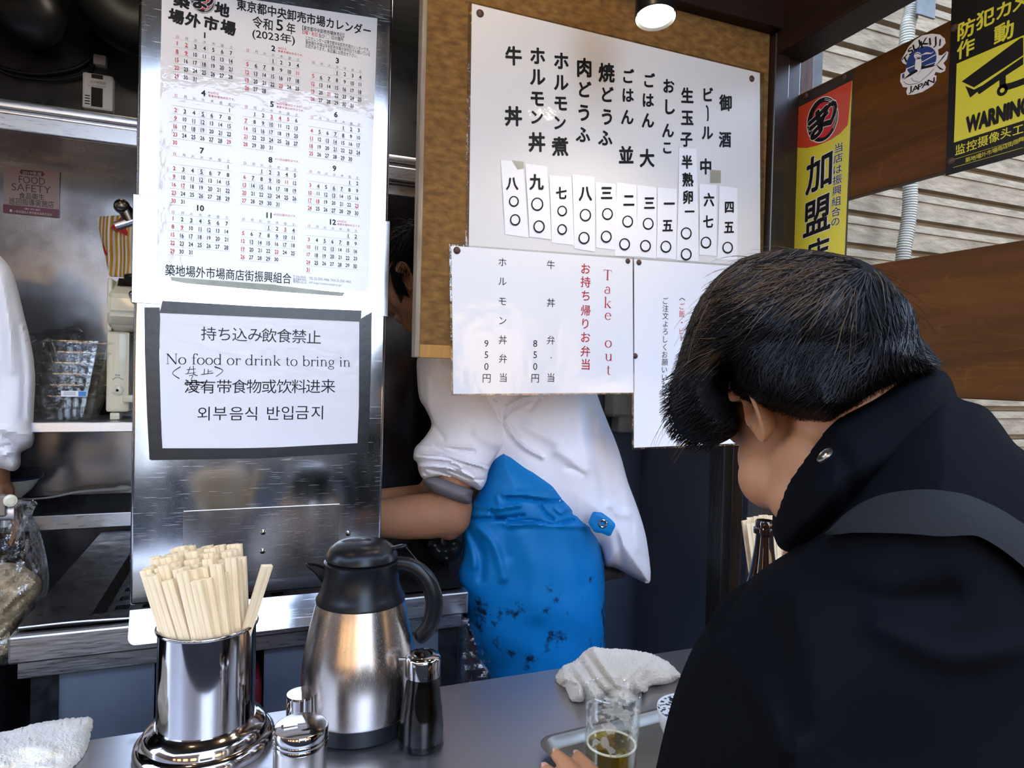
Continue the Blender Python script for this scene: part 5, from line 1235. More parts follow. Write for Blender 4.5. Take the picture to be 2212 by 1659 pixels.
# wall shelf with packaging and a cutting machine
sz = atY(180, 913, 1.88)[2]; szb = atY(180, 934, 1.88)[2]
t = thing('wall_shelf', 'narrow stainless steel shelf left of the pillar holding plastic containers', 'shelf', (-0.3, 2.1, szb))
mesh('board', box(-1.5, 0.0, 1.89, YW, sz-0.006, sz), STEEL, t); mesh('front_edge', box(-1.5, 0.0, 1.88, 1.892, szb, sz+0.001, 0.002), STEEL, t)
CLEAR = thin_clear('clear_plastic', (0.95, 0.95, 0.93), 0.35, 0.08, bump=0.002)
CLEAR2 = thin_clear('bag_film', (0.90, 0.90, 0.88), 0.45, 0.12, bump=0.010)
def container(c, w, d, h, label):
    V = []; F = []; n = 44
    for k, (f, zz) in enumerate(((0.70, 0.0), (0.74, 0.002), (0.97, h-0.004), (1.06, h-0.003), (1.06, h), (0.96, h))):
        for i in range(n):
            a_ = 2*math.pi*i/n; ca, sa = math.cos(a_), math.sin(a_); e = 4.0
            rr_ = (abs(ca)**e+abs(sa)**e)**(-1/e); g_ = 1+(0.025 if i % 2 else 0)*(1 if 0 < k < 3 else 0)
            V.append((c[0]+ca*rr_*w/2*f*g_, c[1]+sa*rr_*d/2*f*g_, c[2]+zz))
    for k in range(5):
        for i in range(n): F.append((k*n+i, k*n+(i+1) % n, (k+1)*n+(i+1) % n, (k+1)*n+i))
    F.append(tuple(range(n))[::-1])
    return one('food_container', (V, F), CLEAR, label, 'container', 'clear food containers on the wall shelf', smooth=False)
lbl = ['bottom clear plastic food container of the nested stack on the wall shelf', 'second clear plastic container from the bottom of the nested stack', 'third clear plastic container from the bottom of the nested stack', 'fourth clear container from the bottom, with the printed tag below its rim', 'fifth clear plastic container, just under the topmost one', 'topmost clear plastic container of the nested stack, its rim open']
xc = atY(155, 850, 1.98)[0]; hpx = abs(atY(155, 800, 1.98)[2]-atY(155, 823, 1.98)[2])
for i in range(6): container((xc+0.004*i, 1.98+0.002*i, sz+0.002+hpx*i), 0.145, 0.13, 0.062, lbl[i])
tg0 = atY(132, 844, 1.905); tg = thing('price_tag', 'small white and blue printed tag on the container stack', 'tag', tuple(tg0))
mesh('paper', box(tg0[0], tg0[0]+0.052, 1.9045, 1.9055, tg0[2]-0.014, tg0[2]), WHITE, tg); mesh('blue_mark', box(tg0[0]+0.036, tg0[0]+0.052, 1.9040, 1.9046, tg0[2]-0.013, tg0[2]-0.001), mat('tag_blue', (0.05, 0.22, 0.55), 0.5), tg)
mesh('print_lines', join(*[box(tg0[0]+0.005, tg0[0]+0.03, 1.9041, 1.9046, tg0[2]-0.004-0.003*k, tg0[2]-0.003-0.003*k) for k in range(3)]), INKG, tg)
(Vb, Fb), _ = inflate(((62, 720), (110, 712), (160, 705), (182, 722), (185, 745), (170, 765), (150, 770), (140, 800), (120, 840), (115, 905), (60, 908), (30, 860), (25, 780), (40, 740)), 1.85, 0.05, 5, folds=[(((70, 745), (120, 725), (175, 715)), 4, 0.012), (((75, 760), (130, 750), (170, 730)), 4, -0.012), (((80, 790), (110, 770), (150, 755)), 4, 0.012), (((90, 830), (100, 800), (130, 780)), 4, -0.010)], noise=0.006, nscale=14)
Vb[:, 2] = np.maximum(Vb[:, 2], sz+0.003)
one('plastic_bag', (Vb, Fb), CLEAR2, 'crinkled clear plastic bag on the wall shelf beside the container stack', 'bag')
bk = atY(212, 800, 2.15)
one('black_bin', lathe([(0.001, 0), (0.045, 0), (0.055, 0.15), (0.058, 0.152), (0.052, 0.15), (0.042, 0.005), (0.001, 0.005)], (bk[0]-0.015, 2.2, sz+0.002), 36), BLACKP, 'black plastic tub behind the clear containers on the wall shelf', 'tub')
# cream machine
ym = 1.95; mx0, mx1 = atY(229, 800, ym)[0], atY(340, 800, ym)[0]; mz = lambda y: atY(258, y, ym)[2]
t = thing('scallion_cutter', 'cream enamelled kitchen cutting machine on the shelf against the pillar', 'machine', ((mx0+mx1)/2, ym+0.1, sz+0.001))
mesh('foot', box(mx0+0.008, mx0+0.03, ym+0.01, ym+0.05, sz+0.001, mz(892), 0.002), CREAM, t); mesh('foot', box(mx1-0.04, mx1-0.01, ym+0.06, ym+0.16, sz+0.001, mz(892), 0.002), CREAM, t)
mesh('column', box(mx0, mx0+0.052, ym, ym+0.22, mz(890), mz(716), 0.006), CREAM, t)
xs_ = atY(239, 650, ym)[0]
prf = [(ym, mz(716)), (ym-0.035, mz(706)), (ym-0.055, mz(680)), (ym-0.040, mz(640)), (ym-0.005, mz(622)), (ym+0.05, mz(598)), (ym+0.22, mz(594)), (ym+0.22, mz(716))]
bm = bmesh.new(); fv = [bm.verts.new((xs_, y, z_)) for y, z_ in prf]; f_ = bm.faces.new(fv)
ex_ = bmesh.ops.extrude_face_region(bm, geom=[f_]); bmesh.ops.translate(bm, vec=(mx1-xs_, 0, 0), verts=[v for v in ex_['geom'] if isinstance(v, bmesh.types.BMVert)])
bmesh.ops.bevel(bm, geom=list(bm.edges), offset=0.008, segments=3, affect='EDGES'); bmesh.ops.recalc_face_normals(bm, faces=bm.faces)
mesh('head', from_bm(bm), CREAM, t)
mesh('side_frame', box(mx0, xs_+0.004, ym-0.004, ym+0.22, mz(716), mz(602), 0.005), CREAM, t)
mesh('control_panel', join(([(xs_+0.014, ym+0.0, mz(620)+0.004), (mx1-0.01, ym+0.0, mz(620)+0.004), (mx1-0.01, ym+0.046, mz(600)+0.004), (xs_+0.010, ym+0.046, mz(600)+0.004)], [(0, 1, 2, 3)])), BLACKP, t)
kb = atY(283, 606, ym+0.01); mesh('knob', lathe([(0.016, 0), (0.015, 0.014), (0.012, 0.016), (0.0005, 0.0165)], kb, 24, (0, -0.35, 1)), BLACKP, t)
dl = atY(254, 843, ym-0.0005); mesh('dial', lathe([(0.013, 0), (0.013, 0.004), (0.009, 0.006), (0.0005, 0.0062)], dl, 24, (0, -1, 0)), CREAM, t)
mesh('dial_screw', ball(dl+np.array([0, -0.006, 0]), 0.0035, 6), BLACKP, t)
S = Sheet(Plane('Y', ym), 0.0006)
S.stroke(IG, [(243, 820), (254, 815), (267, 821)], 1.2); S.line(IG, '調整', (249, 810), (260, 811), 4); S.build(t, {IG: 'dial_print'})
mesh('chrome_stud', ball(atY(289, 637, ym-0.055), 0.012, 8), CHROME, t); mesh('rail', box(atY(277, 800, ym)[0], atY(281, 800, ym)[0], ym-0.02, ym-0.012, mz(852), mz(720)), CREAM, t); mesh('bracket', box(atY(269, 850, ym)[0], atY(300, 850, ym)[0], ym-0.03, ym-0.005, mz(868), mz(852), 0.003), CREAM, t)
# striped cloth with red triangles
def clothd(q): return 1.90+0.012*np.sin(q[:, 0]/6.5)+0.006*np.sin(q[:, 1]/17)
(Vc, Fc), frc = inflate(((210, 468), (300, 462), (345, 470), (345, 606), (300, 600), (236, 598), (228, 560), (216, 510)), clothd, 0.004, 3, R=6, smooth=0)
M_ = mat('striped_cotton', (0.70, 0.66, 0.60), 0.8); nt = M_.node_tree; b_ = nt.nodes['Principled BSDF']
tc_ = nt.nodes.new('ShaderNodeTexCoord'); sx_ = nt.nodes.new('ShaderNodeSeparateXYZ'); nt.links.new(tc_.outputs['Object'], sx_.inputs[0])
m1 = nt.nodes.new('ShaderNodeMath'); m1.operation = 'MULTIPLY'; m1.inputs[1].default_value = 88; nt.links.new(sx_.outputs['X'], m1.inputs[0])
m2 = nt.nodes.new('ShaderNodeMath'); m2.operation = 'FRACT'; nt.links.new(m1.outputs[0], m2.inputs[0])
rp_ = nt.nodes.new('ShaderNodeValToRGB'); rp_.color_ramp.interpolation = 'CONSTANT'; rp_.color_ramp.elements[0].color = (0.50, 0.25, 0.02, 1); rp_.color_ramp.elements[1].position = 0.55; rp_.color_ramp.elements[1].color = (0.70, 0.67, 0.62, 1)
nt.links.new(m2.outputs[0], rp_.inputs[0]); nt.links.new(rp_.outputs[0], b_.inputs['Base Color'])
cc_ = (Vc.min(0)+Vc.max(0))/2; cc_[2] = Vc[:, 2].min()
t = thing('striped_cloth', 'orange and white striped cloth with red triangles hanging above the cream machine', 'cloth', tuple(cc_))
mesh('fabric', (Vc, Fc), M_, t)
REDC = mat('red_cotton', (0.42, 0.02, 0.02), 0.8)
def tri(pts):
    Vt = [P(x, y, frc(x, y)-0.002) for x, y in pts]; Vt2 = [P(x, y, frc(x, y)-0.001) for x, y in pts]; n3 = len(pts)
    return Vt+Vt2, [tuple(range(n3)), tuple(range(2*n3-1, n3-1, -1))]+[(i, (i+1) % n3, (i+1) % n3+n3, i+n3) for i in range(n3)]
for p_ in (((239, 492), (262, 468), (280, 480), (275, 510)), ((222, 527), (238, 540), (230, 553), (227, 550)), ((266, 585), (290, 560), (294, 592))): mesh('red_triangle', tri(p_), REDC, t, smooth=False)
# gas tap on the pillar's edge
t = thing('gas_tap', 'dark metal gas tap sticking out beside the pillar above the striped cloth', 'tap', tuple(atY(280, 470, 1.505)))
GM = mat('dark_brass', (0.10, 0.085, 0.07), 0.3, 1.0)
mesh('pipe', tube([atY(x, y, 1.505) for x, y in ((250, 489), (272, 482), (306, 471))], 0.009, 16), STEEL, t); mesh('valve_body', tube([atY(x, y, 1.505) for x, y in ((262, 445), (272, 456), (282, 478))], (0.013, 0.013, 0.011), 16), GM, t); mesh('end_cap', ball(atY(263, 446, 1.50), 0.0145, 8), GM, t)
# rail, ledge, spatula and bag at the back of the range
rz0, rz1 = atY(200, 1140, 2.33)[2], atY(200, 1108, 2.33)[2]
t = thing('steel_back_rail', 'stainless steel backsplash ledge along the wall behind the range', 'ledge', (-0.4, 2.35, rz0))
mesh('face', box(-1.6, 0.30, 2.32, 2.335, rz0, rz1, 0.003), STEEL, t); mesh('sloped_top', ([(-1.6, 2.325, rz1), (0.3, 2.325, rz1), (0.3, YW-0.002, rz1+0.045), (-1.6, YW-0.002, rz1+0.045), (-1.6, YW-0.002, rz1), (0.3, YW-0.002, rz1)], [(0, 1, 2, 3), (0, 3, 4), (1, 5, 2), (4, 5, 1, 0), (3, 2, 5, 4)]), STEEL_D, t)
sp = [atY(x, y, 2.34) for x, y in ((66, 1078), (110, 1074), (160, 1064), (210, 1059), (262, 1056))]
t = thing('long_spatula', 'pale long-handled spatula lying on the ledge behind the range', 'utensil', tuple(sp[2]))
mesh('handle', tube(spline(sp, 6), np.linspace(0.004, 0.009, 25), 10, True, 0.6), mat('pale_plastic', (0.42, 0.40, 0.36), 0.5), t); mesh('blade', ball(sp[-1]+np.array([0.005, 0, 0.002]), (0.022, 0.006, 0.009), 8), mat('pale_plastic', (0.42, 0.40, 0.36), 0.5), t)
bo = atY(15, 1042, 2.28); t = thing('footed_bowl', 'dark rimmed bowl behind the white sleeve above the range', 'bowl', tuple(bo))
mesh('bowl', lathe([(0.03, -0.05), (0.06, -0.02), (0.085, 0.02), (0.082, 0.02), (0.055, -0.015), (0.001, -0.03)], bo, 40), POR, t); mesh('rim_band', lathe([(0.0855, 0.012), (0.0865, 0.020), (0.083, 0.021)], bo, 40), mat('blue_rim', (0.02, 0.03, 0.06), 0.3), t)
mesh('pedestal', lathe([(0.001, atY(15, 1105, 2.2)[2]-bo[2]-0.05), (0.05, atY(15, 1105, 2.2)[2]-bo[2]-0.05), (0.032, -0.049), (0.001, -0.049)], bo, 30), POR, t)
sk = atY(22, 1080, 1.66)
t = thing('sealing_clamp', 'small grey metal clamp with a cream roller holding the hanging bag', 'clamp', tuple(sk))
mesh('roller', lathe([(0.012, 0), (0.012, 0.01), (0.007, 0.011), (0.007, 0.014), (0.001, 0.014)], sk, 24, (0.3, -1, 0)), CREAM, t); mesh('arm', box(sk[0]-0.06, sk[0]-0.008, sk[1], sk[1]+0.02, sk[2]-0.035, sk[2]+0.01, 0.004), mat('taupe_metal', (0.22, 0.19, 0.16), 0.4, 0.6), t)
mesh('bracket', box(sk[0]-0.5, sk[0]+0.004, sk[1]+0.012, sk[1]+0.028, sk[2]-0.045, sk[2]-0.02, 0.003), STEEL, t)
bag_out = ((5, 1082), (40, 1075), (72, 1078), (82, 1085), (70, 1112), (84, 1140), (100, 1200), (106, 1255), (98, 1290), (60, 1340), (35, 1375), (30, 1430), (-60, 1440), (-140, 1400), (-150, 1280), (-90, 1180), (-30, 1110))
(Vb, Fb), frb = inflate(bag_out, 1.46, 0.075, 5, folds=[(((70, 1090), (55, 1140), (10, 1200)), 6, 0.015), (((80, 1110), (95, 1170), (102, 1240)), 5, 0.010), (((40, 1120), (30, 1180), (-20, 1240)), 6, -0.014), (((0, 1220), (50, 1200), (80, 1240), (40, 1290)), 6, 0.012), (((20, 1250), (60, 1240)), 5, -0.012)], noise=0.008, nscale=13, seed=5)
cbm = Vb.mean(0); cbm[2] = Vb[:, 2].min()
t = thing('crumb_bag', 'clear plastic bag of pale batter crumbs hanging at the end of the range', 'bag', tuple(cbm))
mesh('film', (Vb, Fb), CLEAR2, t)
(Vi, Fi), _ = inflate(((-60, 1230), (20, 1215), (70, 1235), (92, 1265), (60, 1320), (30, 1365), (24, 1420), (-60, 1432), (-130, 1390), (-130, 1290)), 1.46, 0.062, 5, noise=0.010, nscale=9, seed=8)
cr_ = mesh('crumbs', (Vi, Fi), mat('tempura_crumbs', (0.62, 0.50, 0.34), 0.8, color2=(0.42, 0.32, 0.20), vscale=60, bump=0.004, bscale=120), t); cr_['kind'] = 'stuff'
# plastic bag under the apron at the right end of the range
(Vb, Fb), _ = inflate(((1000, 1335), (1025, 1345), (1045, 1390), (1062, 1440), (1075, 1475), (1060, 1600), (1000, 1600), (990, 1480), (992, 1390)), 1.53, 0.045, 5, folds=[(((1010, 1345), (1030, 1400), (1020, 1460)), 5, 0.010), (((1030, 1380), (1050, 1430), (1055, 1480)), 4, -0.010), (((1005, 1400), (1015, 1470)), 4, -0.008)], noise=0.006, nscale=10, seed=2)
one('clear_waste_bag', (Vb, Fb), CLEAR2, 'clear crinkled plastic bag hanging between the range and the blue apron', 'bag')
(Vb, Fb), _ = inflate(((925, 1170), (960, 1160), (985, 1165), (1000, 1180), (985, 1210), (950, 1212), (930, 1195)), 1.66, 0.02, 4, noise=0.01, nscale=6, seed=4)
one('black_film', (Vb, Fb), mat('crinkled_black_film', (0.012, 0.012, 0.012), 0.2, bump=0.006, bscale=60), 'crumpled shiny black film on the range beside the apron', 'film')
# soap dispenser on the dark kitchen wall
yd = 2.095; d0 = [atY(x, y, yd) for x, y in ((1306, 820), (1366, 820), (1366, 932), (1306, 900))]
t = thing('soap_dispenser', 'grey-white wall soap dispenser showing below the take out notice', 'dispenser', tuple(d0[3]))
DISP = mat('dispenser_plastic', (0.36, 0.37, 0.34), 0.35)
mesh('body', box(d0[0][0], d0[1][0], yd-0.06, yd+0.004, d0[3][2], d0[0][2]+0.10, 0.012), DISP, t)
mesh('nozzle_block', box(d0[0][0]+0.028, d0[1][0]-0.006, yd-0.055, yd, d0[2][2], d0[3][2]+0.01, 0.010), DISP, t)
S = Sheet(Plane('Y', yd-0.06), 0.0006); S.line(IL, '使用方法', (1311, 884), (1329, 886), 9); S.build(t, {IL: 'faint_print'})

# spot lamp above the board
lc = P(1416, 38, 1.22); axl = np.array([-0.05, -0.16, -1.0]); axl /= np.linalg.norm(axl)
rl_ = 42/FPX*1.22
t = thing('spot_lamp', 'black cylindrical spot lamp shining above the menu sheet', 'lamp', tuple(lc))
mesh('housing', lathe([(rl_*0.75, -0.13), (rl_*0.95, -0.12), (rl_*0.97, -0.05), (rl_*1.07, 0.0), (rl_*1.02, 0.001), (rl_*0.93, -0.012), (rl_*0.9, -0.03), (0.001, -0.031)], lc, 40, axl), BLACKP, t)
mesh('bulb', lathe([(0.001, -0.001), (rl_*0.5, -0.0015), (rl_*0.90, -0.003), (rl_*0.92, -0.010), (0.001, -0.012)], lc, 32, axl), mat('lit_bulb', (1, 0.95, 0.85), 0.5, emit=((1.0, 0.90, 0.74), 18.0)), t)
st_ = lc-axl*0.13; mesh('stem', tube([st_, np.array([st_[0], st_[1], 2.6])], 0.008, 10), BLACKP, t)
lamp('spot_lamp_light', 'SPOT', tuple(lc+axl*0.012), 4, (1.0, 0.85, 0.66), rl_*0.8, (math.atan2(-axl[1], -axl[2])*-1, 0, 0), math.radians(150))
# ---------------------------------------------------------------- people
def basis(fwd, up):
    f = np.asarray(fwd, float); f /= np.linalg.norm(f); u = np.asarray(up, float); u = u-f*(u @ f); u /= np.linalg.norm(u)
    return np.stack([f, np.cross(u, f), u], 1)          # columns: forward, left, up
HR, HF = axr, axf                                       # level right / away directions of the view
def head_parts(c, Bm, s=1.0, near=1):
    """skull, face, jaw, nose, lips, brow, ears in head axes (x forward, y left, z up)"""
    E = []
    def b(p, r, rot=None):
        Q = Bm if rot is None else Bm @ rot
        E.append(ball(c+Bm @ (np.array(p)*s), np.array(r)*s, 12, Q))
    b((-0.018, 0, 0.040), (0.094, 0.076, 0.085)); b((0.030, 0, -0.020), (0.060, 0.062, 0.082)); b((0.030, 0, -0.070), (0.052, 0.052, 0.040))
    b((0.066, 0, -0.096), (0.022, 0.026, 0.019)); b((0.052, 0.036, -0.028), (0.032, 0.026, 0.034)); b((0.052, -0.036, -0.028), (0.032, 0.026, 0.034))
    b((0.010, 0.052, -0.066), (0.040, 0.014, 0.030)); b((0.010, -0.052, -0.066), (0.040, 0.014, 0.030))
    b((0.072, 0, 0.018), (0.020, 0.050, 0.012)); b((0.091, 0, -0.064), (0.010, 0.024, 0.0065)); b((0.089, 0, -0.075), (0.010, 0.020, 0.0070))
    E.append(capsule(c+Bm @ (np.array([0.084, 0, 0.004])*s), c+Bm @ (np.array([0.104, 0, -0.038])*s), 0.008*s, 0.012*s))
    b((0.092, 0.012, -0.042), (0.012, 0.008, 0.008)); b((0.092, -0.012, -0.042), (0.012, 0.008, 0.008))
    return E
def ear_shape(c, Bm, side, s=1.0, tilt=0.15, flare=0.35):
    """outer ear as its own curved shell: helix rim, bowl, lobe"""
    oc = np.array([(-0.004, 0.010), (0.012, 0.026), (0.010, 0.036), (-0.004, 0.040), (-0.018, 0.032), (-0.024, 0.014), (-0.021, -0.004), (-0.013, -0.020), (-0.004, -0.031), (0.007, -0.031), (0.010, -0.020), (0.009, -0.004)])
    ol = spline(oc, 5, True); ctr = np.array([-0.004, 0.004]); V = []; F = []; n = len(ol)
    ca, sa = math.cos(tilt), math.sin(tilt)
    for k, (f, h) in enumerate(((1.0, 0.004), (1.02, 0.009), (0.90, 0.012), (0.74, 0.008), (0.55, 0.002), (0.25, -0.002), (0.01, -0.002))):
        for p in ol:
            q = ctr+(p-ctr)*f; hh = h
            if p[1] < -0.012: hh = min(h+0.004*(k > 2), 0.010)
            x, z = q[0]*ca+q[1]*sa, -q[0]*sa+q[1]*ca
            y = 0.074+hh+max(0, -(q[0]-0.006))*flare
            V.append(c+Bm @ (np.array([x-0.004, side*y, z-0.012])*s))
    for k in range(6):
        for i in range(n): F.append((k*n+i, k*n+(i+1) % n, (k+1)*n+(i+1) % n, (k+1)*n+i))
    back = len(V)
    for p in ol:
        q = ctr+(p-ctr)*0.7; x, z = q[0]*ca+q[1]*sa, -q[0]*sa+q[1]*ca
        V.append(c+Bm @ (np.array([x, side*0.066, z-0.012])*s))
    for i in range(n): F.append((i, back+i, back+(i+1) % n, (i+1) % n))
    if side < 0: F = [f[::-1] for f in F]
    return np.array(V), F
def eyes(c, Bm, parent, s=1.0):
    for sd in (1, -1):
        e = mesh('eye', ball(c+Bm @ (np.array([0.070, sd*0.031, -0.002])*s), 0.012*s, 10), mat('eye_white', (0.7, 0.68, 0.65), 0.15), parent)
        mesh('iris', ball(c+Bm @ (np.array([0.0775, sd*0.031, -0.004])*s), np.array([0.0052, 0.0055, 0.0055])*s, 8, Bm), mat('iris_dark', (0.02, 0.012, 0.008), 0.1), e)
def hand_parts(wrist, d, nrm, s=1.0, side=1, curl=0.5, spread=0.10, curls=None):
    """palm, four unequal bent fingers, thumb: d along the hand, nrm out of the back of the hand"""
    d = np.asarray(d, float); d /= np.linalg.norm(d); nrm = np.asarray(nrm, float); nrm = nrm-d*(nrm @ d); nrm /= np.linalg.norm(nrm); lat = np.cross(nrm, d)*side
    E = []; pal = wrist+d*0.048*s
    E.append(ball(pal, (0.050*s, 0.041*s, 0.0145*s), 10, np.stack([d, lat, nrm], 1)))
    E.append(capsule(wrist-d*0.02*s, wrist+d*0.03*s, 0.024*s, 0.026*s))
    tips = []
    for k, (off, L) in enumerate(((0.030, 0.072), (0.010, 0.080), (-0.011, 0.075), (-0.030, 0.058))):
        p = wrist+d*(0.090-0.004*abs(k-1))*s+lat*off*s; dr = d+lat*(off*spread/0.03); dr /= np.linalg.norm(dr); cu_ = (curls[k] if curls else curl)
        for j, (f, r0_, r1_) in enumerate(((0.46, 0.0106, 0.0102), (0.30, 0.0102, 0.0094), (0.26, 0.0094, 0.0078))):
            a_ = cu_*(0.5+0.5*j); dr2 = dr*math.cos(a_)-nrm*math.sin(a_); q = p+dr2*L*f*s
            E.append(capsule(p, q, r0_*s, r1_*s)); p = q
            dr = dr2; cu_ = cu_*0.8
        tips.append((p, dr))
    p = wrist+d*0.028*s+lat*0.034*s
    dr = d*0.62+lat*0.70-nrm*0.30; dr /= np.linalg.norm(dr)
    for L, r0_, r1_ in ((0.040, 0.0135, 0.0110), (0.030, 0.0108, 0.0098), (0.024, 0.0098, 0.0080)):
        q = p+dr*L*s; E.append(capsule(p, q, r0_*s, r1_*s)); p = q; dr = dr*0.9+d*0.3-nrm*0.12; dr /= np.linalg.norm(dr)
    return E, tips
def strands(roots, dirs, surf, n_seg, length, rad, seed=0):
    pass
def hair_on_head(c, Bm, n, L0, L1, seed, s=1.0, wav=0.006, front=0.06, low=-0.045, parent=None, M=None, thick=0.0011, lift=0.010):
    """clumps of hair growing from the skull: from the crown outwards and down"""
    rs = np.random.RandomState(seed); C0 = np.array([-0.018, 0, 0.040]); Rr = np.array([0.094, 0.076, 0.085]); parts = []
    cap = ball(c+Bm @ (C0*s), Rr*1.06*s, 18, Bm); Vc, Fc = cap
    loc = (Vc-c) @ Bm/s
    keep = np.array([(p[2] > 0.03+max(0, p[0])*0.5) or (p[0] < -0.02 and p[2] > low) or (p[2] > 0.005 and p[0] < 0.025) for p in loc])
    parts.append((Vc, [f for f in Fc if all(keep[i] for i in f)]))
    k = 0
    while k < n:
        v = rs.randn(3); v /= np.linalg.norm(v); p = C0+Rr*1.03*v
        if not ((p[2] > 0.045+max(0, p[0])*0.4) or (p[0] < -0.02 and p[2] > low+0.01) or (p[2] > 0.01 and p[0] < 0.02)): continue
        k += 1
        crown = np.array([-0.6, 0.1, 0.85]); d = v-crown*0.9; d -= v*(d @ v); d /= np.linalg.norm(d)+1e-6
        L = rs.uniform(L0, L1); m_ = 9; pts_ = [p]; ph = rs.rand()*6.28; q = p.copy(); dd = d*0.8+v*0.5
        for j in range(m_):
            dd = dd+np.array([0, 0, -0.10])+rs.randn(3)*0.10+np.array([math.sin(ph+j*1.3), math.cos(ph+j*1.1), 0])*wav*12
            dd /= np.linalg.norm(dd); q = q+dd*L/m_
            e = (q-C0)/Rr; le = np.linalg.norm(e)
            if le < 1.06+lift*j/m_*6: q = C0+e/le*(1.06+lift*j/m_*6)*Rr
            pts_.append(q.copy())
        Wp = np.array([c+Bm @ (x*s) for x in pts_])
        parts.append(tube(Wp, np.linspace(1, 0.15, len(Wp))*thick*rs.uniform(0.7, 1.3), 4, False))
    return mesh('hair', join(*parts), M or HAIRM, parent)

CLOTHD = mat('dark_trouser', (0.012, 0.012, 0.016), 0.85)
def leg_clothes(parent, hips, fdir, m_):
    parts_ = []
    for h_ in hips:
        g = h_*[1, 1, 0]; parts_ += [capsule(h_+np.array([0, 0, 0.03]), g+[0, 0, 0.48], 0.100, 0.070), capsule(g+[0, 0, 0.48], g+[0, 0, 0.13], 0.070, 0.060)]
        a_, b_ = g+np.array([0, 0, 0.055])-fdir*0.05, g+np.array([0, 0, 0.045])+fdir*0.17
        sh_ = remesh(join(capsule(a_, b_, 0.054, 0.044), capsule(a_, a_+np.array([0, 0, 0.06]), 0.056, 0.050)), 0.008, 3)
        Vx = np.asarray(sh_[0]); Vx[:, 2] = np.maximum(Vx[:, 2], 0.001); mesh('shoe', (Vx, sh_[1]), BLACKP, parent)
    mesh('trousers', remesh(join(*parts_), 0.012, 5), m_, parent)
# ======== customer in black, bent over the counter
hd = -0.30*HR+0.954*HF; hd /= np.linalg.norm(hd)
th_ = math.radians(42); fwd = hd*math.cos(th_)-np.array([0, 0, 1])*math.sin(th_); upv = hd*math.sin(th_)+np.array([0, 0, 1])*math.cos(th_)
Bm = basis(fwd, upv); lft = Bm[:, 1]
HS = 1.0
earp = P(1618, 895, 0.625)
hc = earp-lft*0.080*HS-Bm[:, 2]*(-0.012)
cust = thing('person', 'person in a black coat with a strap, bent over the tray, head bowed away', 'person', tuple(np.array([*(P(1900, 1400, 0.62)[:2]), 0.0])))
E = head_parts(hc, Bm, HS)
neck_b = P(1860, 1130, 0.72)
E.append(capsule(hc+Bm @ np.array([-0.030, 0, -0.035]), neck_b, 0.056, 0.068))
E.append(ball(P(1980, 1350, 0.66), (0.15, 0.11, 0.20), 12))
# cheek and jaw outline seen from behind the ear
# left arm reaching to the tray, hand by the glass
sh, elb = P(1700, 1420, 0.62), P(1620, 2010, 0.60)
wr = P(1455, 1890, 0.69)
E.append(capsule(P(1900, 1350, 0.64), sh, 0.07, 0.055)); E.append(capsule(sh, elb, 0.050, 0.040)); E.append(capsule(elb, wr, 0.038, 0.027))
tipI = P(1262, 1690, 0.86)
hdv = tipI-wr
hdv = P(1207, 1625, 0.83)-P(1345, 1850, 0.745)
for _ in range(3):           # bring the middle fingertip to the tray rim
    Eh, tips = hand_parts(wr, hdv, np.array([0, 0, 1])*0.85+HR*0.3-HF*0.5, 1.12, -1, 0.16, 0.03)
    wr = wr+(P(1203, 1632, 0.85)-tips[1][0])
E += Eh
E.append(ball(P(1950, 1750, 0.62), (0.15, 0.12, 0.25), 12)); 
for sx in (-1, 1):
    hp_ = np.array([*P(1950, 1600, 0.62)[:2], 0.88])+lft*0.09*sx
    E.append(capsule(hp_, hp_*[1, 1, 0]+[0, 0, 0.48], 0.085, 0.055)); E.append(capsule(hp_*[1, 1, 0]+[0, 0, 0.48], hp_*[1, 1, 0]+[0, 0, 0.10], 0.052, 0.035)); E.append(capsule(hp_*[1, 1, 0]+[0, 0, 0.05]-hd*0.04, hp_*[1, 1, 0]+[0, 0, 0.04]+hd*0.16, 0.045, 0.035))
for d_, r_ in (((0.050, 0.044, -0.050), 0.031), ((0.030, 0.042, -0.084), 0.029)): E.append(ball(hc+Bm @ np.array(d_), r_, 12))
head_only = remesh(join(*E), 0.0042, 5)
leg_clothes(cust, [np.array([*P(1950, 1600, 0.62)[:2], 0.88])+lft*0.09*s_ for s_ in (-1, 1)], hd, CLOTHD)
mesh('body', join(head_only, ear_shape(hc, Bm, 1, HS*0.98, 0.10, 0.32), ear_shape(hc, Bm, -1, HS)), SKIN, cust)
eyes(hc, Bm, cust, HS)
nl_ = tips[1]
for (tp_, td_), nm in zip(tips, range(4)):
    nn_ = np.array([0, 0, 1.0])-td_*td_[2]; nn_ /= np.linalg.norm(nn_)
    mesh('fingernail', ball(tp_+nn_*0.0050+td_*0.002, (0.0060, 0.0048, 0.0012), 8, np.stack([td_, np.cross(nn_, td_), nn_], 1)), mat('nail', (0.50, 0.26, 0.17), 0.35), cust)
z7 = lambda x, y: (1400+x/2.3695, 500+y/2.3695)
hair_o = [z7(*p) for p in ((372, 1085), (330, 1098), (260, 1082), (200, 1060), (150, 1020), (122, 950), (115, 880), (122, 800), (135, 720), (160, 620), (185, 540), (225, 420), (275, 330), (330, 255), (400, 190), (480, 140), (560, 112), (650, 95), (750, 88), (850, 95), (940, 108), (1040, 130), (1130, 165), (1210, 220), (1275, 290), (1330, 350), (1368, 420), (1388, 500), (1400, 545), (1440, 590), (1475, 640), (1500, 700), (1420, 720), (1330, 750), (1200, 810), (1100, 870), (1000, 930), (930, 975), (860, 972), (780, 962), (710, 930), (650, 905), (600, 885), (540, 870), (480, 850), (430, 835), (395, 800), (380, 765), (400, 800), (425, 850), (455, 920), (470, 980), (455, 1030), (420, 1060))]
